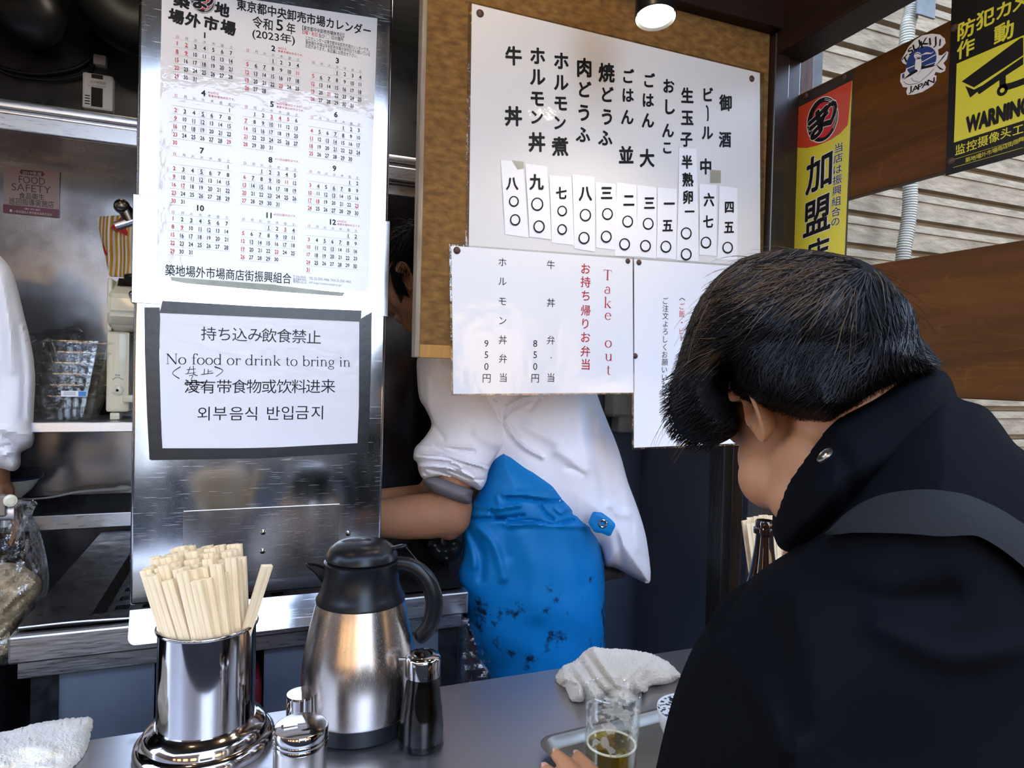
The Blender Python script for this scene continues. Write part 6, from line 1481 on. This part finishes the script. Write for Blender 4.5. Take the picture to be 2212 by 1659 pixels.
hair_dep = lambda q: 0.685-0.07*np.clip((q[:, 0]-1730)/220, 0, 1)-0.075*np.clip((q[:, 1]-740)/130, 0, 1)*np.clip((q[:, 0]-1572)/70, 0, 1)
(Vh, Fh), hfront = inflate(hair_o, hair_dep, 0.105, 6, R=200, folds=[], noise=0.003, nscale=26, power=0.5, seed=2, backf=0.95)
# combed strands following the surface from the crown
rs = np.random.RandomState(11)
crown = np.array(z7(1120, 185))
outl = hfront.outline
xs0, ys0 = outl.min(0); xs1, ys1 = outl.max(0)
def flow(p):
    v = p-crown; r_ = np.linalg.norm(v)+1e-6; v = v/r_
    if p[0] < crown[0]: v = v*0.6+np.array([-0.30, 0.55])*min(1, r_/200)+np.array([0.1, 0.6])*min(1, max(0, (1580-p[0])/120))
    else: v = v*0.75+np.array([0.15, 0.7])*min(1, r_/120)
    return v/np.linalg.norm(v)
cand = np.stack([rs.uniform(xs0, xs1, 14000), rs.uniform(ys0, ys1, 14000)], 1)
cand = cand[inside(cand, outl)]
Dc, _ = seg_dist(cand, outl)
GRID = 4.0
gxs = np.arange(xs0-40, xs1+40, GRID); gys = np.arange(ys0-40, ys1+40, GRID)
GX, GY = np.meshgrid(gxs, gys); GQ = np.stack([GX.ravel(), GY.ravel()], 1)
GD, _ = seg_dist(GQ, outl); GI = inside(GQ, outl)
Gh = np.where(GI, 0.105*(1-(1-np.minimum(GD/200, 1))**2)**0.5, 0).reshape(GX.shape)
def gh(p):
    i = int(np.clip((p[1]-gys[0])/GRID, 0, len(gys)-2)); j = int(np.clip((p[0]-gxs[0])/GRID, 0, len(gxs)-2)); a_ = (p[0]-gxs[j])/GRID-0; b_ = (p[1]-gys[i])/GRID
    return Gh[i, j]*(1-a_)*(1-b_)+Gh[i, j+1]*a_*(1-b_)+Gh[i+1, j]*(1-a_)*b_+Gh[i+1, j+1]*a_*b_
GIg = GI.reshape(GX.shape); GDg = GD.reshape(GX.shape)
def gij(p): return int(np.clip(round((p[1]-gys[0])/GRID), 0, len(gys)-1)), int(np.clip(round((p[0]-gxs[0])/GRID), 0, len(gxs)-1))
def gin(p): return bool(GIg[gij(p)])
def gd(p): return float(GDg[gij(p)])
black, brown = [], []
def hd_(p): return 0.685-0.07*min(1, max(0, (p[0]-1730)/220))-0.075*min(1, max(0, (p[1]-740)/130))*min(1, max(0, (p[0]-1572)/70))
cl_ph = rs.rand(8)*6.28; cl_d = rs.randn(8, 2)/38
nst = 0
for p0_ in cand:
    if nst >= 5200: break
    sgn = -1 if rs.rand() < 0.8 else 1
    L = rs.uniform(90, 240); m_ = 11; p_ = p0_.copy(); pts_ = []; lf = rs.uniform(0.001, 0.007); jit = rs.randn()*0.16
    wvv = sum(math.sin(p0_ @ cl_d[k]+cl_ph[k]) for k in range(8))*0.17
    low_ = p0_[0] < 1570 and p0_[1] > 800
    if low_: L = rs.uniform(40, 90)
    for j in range(m_+1):
        h_ = gh(p_); t_ = j/m_
        pts_.append(P(p_[0], p_[1], hd_(p_)+sgn*(h_+lf*math.sin(math.pi*min(1, t_*1.1))+0.001)))
        f_ = flow(p_); a_ = jit+wvv+0.10*math.sin(j*1.3+p0_[0]); f_ = np.array([f_[0]*math.cos(a_)-f_[1]*math.sin(a_), f_[0]*math.sin(a_)+f_[1]*math.cos(a_)])
        nxt = p_+f_*L/m_
        ok_ = gin(nxt)
        if not ok_:
            if low_ and gd(nxt) < 26: pass
            elif j >= 2 and rs.rand() < (0.12 if p_[1] < 760 else 0.75) and gd(nxt) < 9: pass          # a few flyaway ends
            else: break
        p_ = nxt
    if len(pts_) < 4: continue
    nst += 1
    tb_ = tube(np.array(pts_), np.linspace(1, 0.2, len(pts_))*0.00055*rs.uniform(0.6, 1.5), 4, False)
    edge = gd(p0_)
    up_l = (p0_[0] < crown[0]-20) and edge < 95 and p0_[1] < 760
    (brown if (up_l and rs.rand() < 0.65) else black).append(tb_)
# loose hairs standing off the top and the fringe
for k in range(170):
    i_ = rs.randint(len(outl)); o_ = outl[i_]
    if not ((o_[1] < 700 and o_[0] < 1990) or o_[0] < 1500): continue
    nrm_ = o_-np.array([1730, 800]); nrm_ /= np.linalg.norm(nrm_); tg_ = np.array([-abs(nrm_[1])*1.0, abs(nrm_[0])]); 
    if o_[0] > 1800: tg_ = np.array([abs(nrm_[1]), abs(nrm_[0])])
    L = rs.uniform(25, 75); a_ = rs.uniform(0.15, 0.7); q_ = o_-nrm_*14; pp = []
    for j in range(8):
        t_ = j/7; v_ = tg_*(1-0.2*t_)+nrm_*(a_*(1-1.3*t_)); pp.append(P(q_[0], q_[1], hd_(o_)-0.01+rs.randn()*0.0006)); q_ = q_+v_*L/7*1.6
    (brown if rs.rand() < 0.4 else black).append(tube(np.array(pp), np.linspace(1, 0.3, 8)*0.00028, 3, False))
mesh('hair_base', (Vh, Fh), mat('hair_base', (0.006, 0.005, 0.005), 0.8, spec=0.1), cust)
mesh('hair', join(*black), HAIRM, cust)
mesh('brown_strands', join(*brown), HAIRB, cust, label='brown strands on top of the hair')  # browner strands near the upper left edge and among the loose hairs
# coat
jk_o = ((1380, 1800), (1412, 1680), (1430, 1600), (1450, 1520), (1478, 1440), (1510, 1375), (1550, 1320), (1600, 1268), (1660, 1220), (1720, 1180), (1780, 1120), (1830, 1030), (1900, 930), (1980, 870), (2040, 850), (2085, 865), (2130, 880), (2165, 920), (2195, 960), (2260, 1010), (2340, 1120), (2420, 1300), (2470, 1500), (2500, 1800), (2450, 2050), (2000, 2150), (1600, 2050), (1420, 1950))
jk_dep = lambda q: 0.585+0.16*np.clip((1720-q[:, 0])/330, 0, 1.2)+0.02*np.clip((q[:, 0]-1900)/500, 0, 1)
(Vj, Fj), jfront = inflate(jk_o, jk_dep, 0.155, 10, R=330, folds=[(((1800, 1140), (1900, 1120), (2060, 1110)), 26, 0.010), (((1640, 1290), (1700, 1420), (1720, 1560)), 30, -0.012), (((1760, 1240), (1900, 1300), (2050, 1290)), 34, -0.010), (((1560, 1400), (1640, 1500), (1690, 1620)), 26, 0.010), (((1900, 1350), (2050, 1420), (2200, 1400)), 30, 0.008)], noise=0.004, nscale=90, power=0.55, seed=9)
jk = mesh('coat', (Vj, Fj), JACKET, cust)
sl_o = ((1290, 1790), (1330, 1730), (1400, 1700), (1450, 1650), (1560, 1560), (1650, 1700), (1560, 1850), (1450, 1920), (1340, 1880))
mesh('sleeve', remesh(join(capsule(sh, elb, 0.075, 0.062), capsule(elb, wr+(elb-wr)*0.22, 0.058, 0.042)), 0.008, 6), JACKET, cust)
co_o = ((1690, 1188), (1672, 1160), (1668, 1130), (1672, 1095), (1684, 1060), (1704, 1020), (1730, 980), (1762, 938), (1795, 900), (1840, 870), (1890, 842), (1945, 812), (1995, 798), (2035, 800), (2055, 820), (2066, 850), (2080, 880), (2120, 930), (2150, 1000), (2120, 1080), (2020, 1120), (1900, 1150), (1800, 1185), (1740, 1196))
co_dep = lambda q: 0.615+0.03*np.clip((1800-q[:, 0])/130, 0, 1)
(Vq, Fq), cfront = inflate(co_o, co_dep, 0.105, 7, R=120, folds=[(((1795, 960), (1830, 1010), (1840, 1080)), 18, -0.006), (((1760, 1060), (1860, 1010), (1990, 960)), 30, 0.006), (((1800, 1110), (1900, 1040), (2020, 1010)), 22, -0.005)], noise=0.002, nscale=60, power=0.5, seed=4)
co = mesh('collar', (Vq, Fq), JACKET, jk)
tr = bvh((Vq, Fq)); p_, n_ = hit(tr, 1782, 984)
if n_ @ (CAM-p_) < 0: n_ = -n_
mesh('snap_button', lathe([(0.0072, -0.001), (0.0072, 0.001), (0.0060, 0.0017), (0.0048, 0.0009), (0.0030, 0.0009), (0.0024, 0.0018), (0.0002, 0.0022)], p_, 24, n_), mat('snap_metal', (0.60, 0.57, 0.50), 0.3, 1.0), jk, label='round metal snap on the collar')
# strap of a shoulder bag across the back
tr = bvh((Vj, Fj)); trc = bvh((Vq, Fq))
def on_coat(x, y):
    best = None
    for T_ in (tr, trc):
        p_, n_ = hit(T_, x, y)
        if p_ is not None and (best is None or dep(p_) < dep(best[0])): best = (p_, n_)
    if best is None: return P(x, y, 0.50)
    p_, n_ = best
    if n_ @ (CAM-p_) < 0: n_ = -n_
    return p_+n_*0.008
upl = spline(((1800, 1165), (1840, 1128), (1890, 1098), (1950, 1080), (2020, 1075), (2090, 1088), (2160, 1120), (2230, 1168), (2300, 1230)), 6)
dnl = spline(((1790, 1170), (1830, 1160), (1880, 1146), (1945, 1136), (2015, 1138), (2080, 1155), (2140, 1188), (2200, 1240), (2260, 1310)), 6)
up3 = np.array([on_coat(*p) for p in upl]); dn3 = np.array([on_coat(*p) for p in dnl])
nn = len(up3); out_ = np.array([(CAM-p)/np.linalg.norm(CAM-p)*0.003 for p in (up3+dn3)/2])
for A_ in (up3, dn3):
    for _ in range(3): A_[1:-1] = (A_[:-2]+2*A_[1:-1]+A_[2:])/4
mid = (up3+dn3)/2+out_*1.5
V = np.concatenate([up3, mid, dn3, up3+out_, mid+out_, dn3+out_]); F = []
for i in range(nn-1):
    for k in (0, 1): F.append((k*nn+i, k*nn+i+1, (k+1)*nn+i+1, (k+1)*nn+i)); F.append(((k+3)*nn+i, (k+4)*nn+i, (k+4)*nn+i+1, (k+3)*nn+i+1))
    F.append((i, 3*nn+i, 3*nn+i+1, i+1)); F.append((2*nn+i, 2*nn+i+1, 5*nn+i+1, 5*nn+i))
F += [(0, nn, 4*nn, 3*nn), (nn, 2*nn, 5*nn, 4*nn), (nn-1, 4*nn-1, 5*nn-1, 2*nn-1), (2*nn-1, 5*nn-1, 6*nn-1, 3*nn-1)]
one('shoulder_strap', (V, F), STRAPM, 'charcoal webbing bag strap across the back of the black coat', 'strap')

# ======== cook in white coat and blue apron, bent toward the range
ckB = P(1180, 1400, 1.78)
cook = thing('person', 'person in a white coat and blue rubber apron, leaning over the range behind the board', 'person', (ckB[0], ckB[1], 0.0))
hd2 = -0.93*HR+0.36*HF; hd2 /= np.linalg.norm(hd2); t2 = math.radians(24)
B2m = basis(hd2*math.cos(t2)-np.array([0, 0, 1])*math.sin(t2), hd2*math.sin(t2)+np.array([0, 0, 1])*math.cos(t2))
ear2 = P(876, 602, 1.60); hc2 = ear2-B2m[:, 1]*0.078+B2m[:, 2]*0.012
E = head_parts(hc2, B2m)
E.append(capsule(hc2+B2m @ np.array([-0.03, 0, -0.04]), P(1000, 720, 1.74), 0.056, 0.070))
E.append(capsule(P(1010, 790, 1.76), P(1140, 1150, 1.80), 0.10, 0.11)); E.append(ball(P(1150, 1300, 1.80), (0.14, 0.11, 0.22), 12))
sh2, el2, wr2 = P(985, 800, 1.70), P(978, 1118, 1.625), P(760, 1118, 1.60)
E.append(capsule(P(1010, 770, 1.74), sh2, 0.06, 0.06)); E.append(capsule(sh2, el2, 0.055, 0.045))
ax_ = wr2-el2
fa = spline([el2+np.array([0.004, 0, 0.002]), P(930, 1114, 1.62), P(870, 1118, 1.615), P(810, 1120, 1.61), wr2], 5)
E.append(tube(fa, np.interp(np.linspace(0, 1, len(fa)), [0, 0.25, 0.5, 0.8, 1.0], [0.046, 0.056, 0.052, 0.042, 0.034]), 18))
E.append(capsule(P(984, 1100, 1.63), P(970, 1135, 1.63), 0.042, 0.036))
Eh, _t = hand_parts(wr2, ax_+np.array([0, 0, -0.08]), np.array([0, 0, 1.0]), 1.0, 1, 0.6); E += Eh
# right arm behind
sr, er, wr3 = P(1060, 800, 1.95), P(930, 1075, 1.95), P(770, 1085, 1.82)
E.append(capsule(sr, er, 0.052, 0.044)); E.append(capsule(er, wr3, 0.042, 0.030)); Eh, _t = hand_parts(wr3, wr3-er, np.array([0, 0, 1.0]), 1.0, -1, 0.6); E += Eh
for sx in (-1, 1):
    hp_ = np.array([*P(1150, 1400, 1.80)[:2], 0.86])+B2m[:, 1]*0.08*sx
    E.append(capsule(hp_, hp_*[1, 1, 0]+[0, 0, 0.46], 0.085, 0.055)); E.append(capsule(hp_*[1, 1, 0]+[0, 0, 0.46], hp_*[1, 1, 0]+[0, 0, 0.10], 0.052, 0.036)); E.append(capsule(hp_*[1, 1, 0]+[0, 0, 0.05]-hd2*0.04, hp_*[1, 1, 0]+[0, 0, 0.04]+hd2*0.16, 0.045, 0.035))
mesh('body', join(remesh(join(*E), 0.0055, 4), ear_shape(hc2, B2m, 1, 1.0, 0.2, 0.4), ear_shape(hc2, B2m, -1, 1.0)), SKIN2, cook)
eyes(hc2, B2m, cook)
hair_on_head(hc2, B2m, 1500, 0.035, 0.075, 5, 1.0, 0.012, parent=cook, lift=0.016)
mesh('sideburn', join(*[tube(np.array([hc2+B2m @ np.array([0.022+a_*0.5, 0.075+b_, 0.03]), hc2+B2m @ np.array([0.024+a_, 0.074+b_, -0.01]), hc2+B2m @ np.array([0.022+a_, 0.070+b_, -0.045-abs(a_)])]), (0.0018, 0.0014, 0.0004), 4, False) for a_, b_ in zip(np.linspace(-0.012, 0.014, 40), np.random.RandomState(3).rand(40)*0.004)]), HAIRM, cook)
zc_ = lambda x, y: (820+x/3.19, 760+y/3.19)
def zl(*p): return tuple(zc_(a, b) for a, b in p)
coat_o = ((905, 700), (985, 640), (1120, 610), (1230, 690), (1272, 800), (1300, 880), (1336, 970), (1356, 1040), (1371, 1080), (1388, 1130), (1399, 1180), (1405, 1256), (1378, 1252), (1348, 1236), (1325, 1225), (1308, 1222), (1296, 1190), (1280, 1180), (1180, 1180), (1100, 1150), (1040, 1060), (1000, 1000), (960, 940), (925, 880), (905, 790))
(Vk, Fk), kfront = inflate(coat_o, lambda q: 1.77+0.05*np.clip((q[:, 0]-1250)/150, 0, 1), 0.155, 3, R=130, smooth=3, power=0.5, folds=[
    (zl((840, 490), (900, 400), (1100, 300)), 5, -0.014), (zl((850, 470), (905, 560), (1000, 660), (1120, 725)), 4.5, 0.014), (zl((830, 420), (900, 520), (960, 600)), 4, -0.010), (zl((880, 380), (960, 330), (1120, 295)), 6, 0.012),
    (zl((1040, 390), (1100, 320)), 6, -0.012), (zl((1000, 500), (1100, 560), (1250, 640)), 12, 0.010), (zl((1230, 690), (1320, 740), (1410, 830)), 11, 0.012), (zl((1290, 800), (1340, 812), (1400, 845)), 6, -0.010), 
    (zl((1400, 320), (1450, 520), (1520, 800), (1560, 1010)), 12, -0.016), (zl((1380, 330), (1400, 560), (1440, 800)), 10, 0.012), (zl((1480, 400), (1580, 640), (1660, 900)), 12, 0.012), (zl((1560, 1000), (1640, 1110), (1735, 1120)), 9, 0.010), (zl((1590, 990), (1660, 1070), (1740, 1080)), 9, -0.010), (zl((1660, 760), (1700, 1000), (1790, 1350)), 10, 0.012), (zl((1600, 1100), (1640, 1300), (1680, 1500)), 9, -0.010), (zl((1740, 1130), (1745, 1230)), 4, -0.008),
    (zl((1500, 440), (1440, 620)), 8, -0.006)], noise=0.004, nscale=40, seed=6)
ct = mesh('coat', (Vk, Fk), COAT, cook)
slv_o = ((902, 770), (925, 735), (985, 735), (1050, 770), (1082, 830), (1091, 900), (1090, 955), (1072, 985), (1056, 1015), (1050, 1040), (1037, 1059), (1020, 1052), (985, 1040), (950, 1030), (918, 1036), (905, 1020), (901, 1000), (893, 990), (896, 968), (908, 955), (922, 938), (932, 915), (920, 885), (906, 860), (901, 815))
sf = [(zl((240, 620), (400, 650), (640, 660)), 4.5, 0.010), (zl((235, 640), (420, 655), (655, 690)), 3, -0.010), (zl((290, 700), (480, 720), (745, 810)), 4, 0.012), (zl((380, 650), (520, 720), (750, 790)), 3, -0.012), (zl((230, 720), (420, 745), (700, 790)), 4, 0.010), (zl((260, 760), (500, 760), (700, 800)), 2.6, -0.012), (zl((270, 790), (480, 800), (620, 860), (700, 930)), 4, 0.012), (zl((270, 770), (460, 790), (560, 830)), 2.4, -0.010), (zl((330, 810), (480, 850), (640, 930)), 3, -0.012), (zl((300, 830), (330, 850), (320, 870)), 4, -0.010), (zl((400, 740), (520, 770), (560, 800)), 3, 0.008),
      (zl((300, 530), (360, 500), (440, 600)), 6, -0.010), (zl((740, 300), (800, 400), (830, 470)), 5, -0.010), (zl((790, 330), (850, 380), (855, 480)), 4, 0.012), (zl((680, 560), (760, 620), (850, 640)), 12, 0.010), (zl((560, 400), (640, 480), (620, 560)), 12, -0.006), (zl((330, 180), (340, 420)), 8, 0.005), (zl((480, 820), (640, 880), (720, 880)), 3, -0.010)]
(Vs, Fs), sfront = inflate(slv_o, lambda q: 1.69-0.07*np.clip((q[:, 1]-780)/230, 0, 1), 0.078, 2.2, R=95, folds=sf, noise=0.003, nscale=30, seed=7)
mesh('coat_sleeve', (Vs, Fs), COAT, ct)
cuf_o = ((913, 1040), (925, 1030), (950, 1030), (985, 1042), (1022, 1058), (1019, 1072), (1018, 1088), (1000, 1090), (970, 1082), (940, 1068), (920, 1052))
(Vu, Fu), _ = inflate(cuf_o, 1.622, 0.064, 2.5, R=22, smooth=3, power=0.45)
mesh('undershirt_cuff', (Vu, Fu), mat('grey_knit', (0.17, 0.155, 0.165), 0.85, bump=0.0004, bscale=500), cook, label='grey undershirt cuff below the rolled sleeve')
ap_o = ((1085, 958), (1120, 975), (1180, 1006), (1215, 1022), (1242, 1048), (1262, 1075), (1278, 1105), (1292, 1140), (1300, 1190), (1306, 1240), (1308, 1330), (1306, 1420), (1300, 1600), (1290, 1750), (1030, 1760), (1030, 1560), (1055, 1470), (1038, 1430), (1020, 1390), (1004, 1340), (994, 1290), (990, 1240), (1000, 1190), (998, 1150), (1008, 1100), (1026, 1068), (1046, 1020), (1058, 985))
af = [(zl((860, 640), (1000, 720), (1200, 790), (1390, 860)), 6, -0.010), (zl((900, 730), (1050, 790), (1180, 800)), 7, 0.006), (zl((880, 1010), (1000, 1010), (1120, 1030), (1240, 1030)), 4, -0.012), (zl((860, 980), (1000, 985), (1150, 1000)), 7, 0.010), (zl((640, 1060), (800, 1080), (960, 1060)), 5, 0.010), (zl((620, 1150), (800, 1150), (990, 1130)), 4, -0.014), (zl((880, 1170), (1050, 1165), (1200, 1190), (1330, 1160)), 4, -0.012), (zl((900, 1195), (1100, 1185), (1300, 1200), (1500, 1210)), 6, 0.010), (zl((1110, 1060), (1140, 1110), (1200, 1160)), 4, -0.010), (zl((1210, 1080), (1250, 1110), (1290, 1080)), 4, 0.010), (zl((770, 1090), (800, 1140), (860, 1150)), 4, -0.012), (zl((1330, 1120), (1420, 1090), (1480, 1080)), 5, -0.008), (zl((810, 1000), (830, 1090)), 5, 0.008),
      (zl((680, 1210), (760, 1290), (820, 1420), (850, 1560)), 9, 0.012), (zl((640, 1280), (700, 1400), (700, 1560)), 10, -0.014), (zl((560, 1200), (620, 1330), (650, 1480)), 8, 0.010), (zl((860, 1230), (880, 1400)), 14, -0.008), (zl((1380, 1230), (1420, 1400), (1430, 1600)), 16, -0.008), (zl((1000, 1280), (1060, 1500), (1080, 1800)), 22, 0.008)]
(Va, Fa), afront = inflate(ap_o, lambda q: 1.70+0.05*np.clip((q[:, 0]-1150)/150, 0, 1), 0.135, 3, R=120, smooth=3, folds=af, noise=0.003, nscale=45, seed=12, power=0.5)
M_ = APRON; nt = M_.node_tree; b_ = nt.nodes['Principled BSDF']
src = b_.inputs['Base Color'].links[0].from_socket
tc_ = nt.nodes.new('ShaderNodeTexCoord'); nz = nt.nodes.new('ShaderNodeTexNoise'); nz.inputs['Scale'].default_value = 26; nz.inputs['Detail'].default_value = 8; nz.inputs['Roughness'].default_value = 0.7; nt.links.new(tc_.outputs['Object'], nz.inputs['Vector'])
n2 = nt.nodes.new('ShaderNodeTexNoise'); n2.inputs['Scale'].default_value = 7; nt.links.new(tc_.outputs['Object'], n2.inputs['Vector'])
sx_ = nt.nodes.new('ShaderNodeSeparateXYZ'); nt.links.new(tc_.outputs['Object'], sx_.inputs[0])
zst = nt.nodes.new('ShaderNodeMapRange'); zst.inputs['From Min'].default_value = 1.02; zst.inputs['From Max'].default_value = 0.90; zst.inputs['To Min'].default_value = 0.0; zst.inputs['To Max'].default_value = 0.13; nt.links.new(sx_.outputs['Z'], zst.inputs['Value'])
ad = nt.nodes.new('ShaderNodeMath'); ad.operation = 'MULTIPLY'; nt.links.new(nz.outputs['Fac'], ad.inputs[0]); nt.links.new(n2.outputs['Fac'], ad.inputs[1])
ad2 = nt.nodes.new('ShaderNodeMath'); ad2.operation = 'ADD'; nt.links.new(ad.outputs[0], ad2.inputs[0]); nt.links.new(zst.outputs[0], ad2.inputs[1])
mr = nt.nodes.new('ShaderNodeMapRange'); mr.inputs['From Min'].default_value = 0.425; mr.inputs['From Max'].default_value = 0.48; nt.links.new(ad2.outputs[0], mr.inputs['Value'])
mxn = nt.nodes.new('ShaderNodeMix'); mxn.data_type = 'RGBA'; mxn.inputs['B'].default_value = (0.008, 0.018, 0.04, 1); nt.links.new(mr.outputs[0], mxn.inputs['Factor']); nt.links.new(src, mxn.inputs['A']); nt.links.new(mxn.outputs['Result'], b_.inputs['Base Color'])
ap = mesh('apron', (Va, Fa), APRON, cook)
(Vt, Ft), tf = inflate(((1280, 1105), (1300, 1107), (1318, 1120), (1331, 1133), (1318, 1160), (1300, 1152), (1284, 1150), (1270, 1130)), 1.605, 0.005, 3, R=8, smooth=0)
tb_ = mesh('apron_tab', (Vt, Ft), APRON, ap)
ey = P(1302, 1131, 1.5985); a_ = np.linspace(0, 2*math.pi, 25)
mesh('eyelet', tube(np.array([ey+axr*0.0085*math.cos(k)+np.array([0, 0, 0.0085])*math.sin(k) for k in a_]), 0.0026, 8, False), CHROME, tb_)
(Vt, Ft), _ = inflate(((1270, 1215), (1310, 1222), (1350, 1236), (1352, 1246), (1320, 1252), (1270, 1260)), 1.86, 0.03, 4, smooth=2)
mesh('trousers_pocket', (Vt, Ft), mat('grey_trouser', (0.10, 0.10, 0.11), 0.8), cook)
leg_clothes(cook, [np.array([*P(1150, 1400, 1.80)[:2], 0.86])+B2m[:, 1]*0.08*s_ for s_ in (-1, 1)], hd2, mat('grey_trouser', (0.10, 0.10, 0.11), 0.8))

# ======== second cook at the far left, only the sleeve in view
lb_ = P(-120, 900, 1.60)
ck2 = thing('person', 'person in a white coat, only the sleeve showing left of the hanging bag', 'person', (lb_[0], lb_[1]+0.1, 0.0))
fw3 = np.array([0.25, 0.95, 0.0]); B3 = basis(fw3*math.cos(0.3)-np.array([0, 0, 1])*math.sin(0.3), fw3*math.sin(0.3)+np.array([0, 0, 1])*math.cos(0.3))
hc3 = P(-230, 400, 1.72)
E = head_parts(hc3, B3); sh3, el3, wr4 = P(-40, 650, 1.62), P(-25, 890, 1.60), P(-8, 1040, 1.72)
E.append(capsule(hc3+B3 @ np.array([-0.03, 0, -0.04]), P(-220, 600, 1.66), 0.055, 0.07)); E.append(capsule(P(-200, 700, 1.66), P(-200, 1150, 1.66), 0.12, 0.12))
E.append(capsule(P(-170, 620, 1.64), sh3, 0.06, 0.055)); E.append(capsule(sh3, el3, 0.05, 0.042)); E.append(capsule(el3, wr4, 0.040, 0.030)); Eh, _t = hand_parts(wr4, np.array([0.1, 0.03, -0.2]), np.array([0.5, 0, 0.6]), 1.0, -1, 0.5); E += Eh
lsh = P(-200, 640, 1.66)+B3[:, 1]*0.19; lel = lsh+np.array([-0.03, 0.0, -0.27]); lwr = lel+np.array([0.15, 0.02, -0.07])
E.append(capsule(P(-200, 640, 1.66), lsh, 0.06, 0.055)); E.append(capsule(lsh, lel, 0.05, 0.042)); E.append(capsule(lel, lwr, 0.040, 0.030)); Eh, _t = hand_parts(lwr, np.array([0.9, 0.1, -0.3]), np.array([0.3, 0, 0.8]), 1.0, 1, 0.5); E += Eh
for sx in (-1, 1):
    hp_ = np.array([*P(-200, 1200, 1.66)[:2], 0.90])+B3[:, 1]*0.08*sx
    E.append(capsule(hp_, hp_*[1, 1, 0]+[0, 0, 0.46], 0.085, 0.055)); E.append(capsule(hp_*[1, 1, 0]+[0, 0, 0.46], hp_*[1, 1, 0]+[0, 0, 0.10], 0.052, 0.036)); E.append(capsule(hp_*[1, 1, 0]+[0, 0, 0.05]-fw3*0.04, hp_*[1, 1, 0]+[0, 0, 0.04]+fw3*0.16, 0.045, 0.035))
mesh('body', join(remesh(join(*E), 0.0065, 4), ear_shape(hc3, B3, 1), ear_shape(hc3, B3, -1)), SKIN2, ck2); eyes(hc3, B3, ck2); hair_on_head(hc3, B3, 300, 0.03, 0.06, 8, parent=ck2, thick=0.002)
so = ((-60, 520), (-10, 545), (12, 565), (28, 590), (40, 630), (52, 680), (62, 720), (72, 770), (76, 820), (74, 870), (72, 920), (75, 945), (68, 965), (55, 972), (45, 980), (44, 1005), (30, 1018), (5, 1012), (-30, 1005), (-90, 960), (-120, 800), (-110, 620))
(Vs, Fs), _ = inflate(so, 1.60, 0.085, 5, R=80, folds=[(((5, 600), (20, 700), (25, 800)), 9, 0.008), (((-10, 660), (0, 760), (-20, 860)), 9, -0.008), (((10, 945), (40, 965), (70, 958)), 4, -0.010), (((-10, 925), (40, 935), (72, 938)), 5, 0.009), (((5, 985), (25, 978), (45, 985)), 4, 0.010), (((0, 968), (20, 962), (40, 972)), 3, -0.010), (((40, 700), (52, 800), (50, 900)), 7, -0.006)], noise=0.003, nscale=30, seed=1)
c2 = mesh('coat_sleeve', (Vs, Fs), COAT, ck2)
mesh('coat', remesh(join(capsule(P(-205, 690, 1.66), P(-205, 1150, 1.66), 0.150, 0.155), capsule(P(-205, 1150, 1.66), P(-205, 1420, 1.66), 0.155, 0.175), capsule(P(-130, 620, 1.64), sh3, 0.085, 0.075), capsule(P(-205, 640, 1.66), lsh, 0.10, 0.080), capsule(lsh, lel, 0.078, 0.062), capsule(P(-210, 560, 1.67), P(-205, 690, 1.66), 0.075, 0.14)), 0.010, 8), COAT, ck2)
leg_clothes(ck2, [np.array([*P(-200, 1200, 1.66)[:2], 0.90])+B3[:, 1]*0.08*s_ for s_ in (-1, 1)], fw3, mat('grey_trouser', (0.10, 0.10, 0.11), 0.8))

bpy.data.scenes.remove(TS)
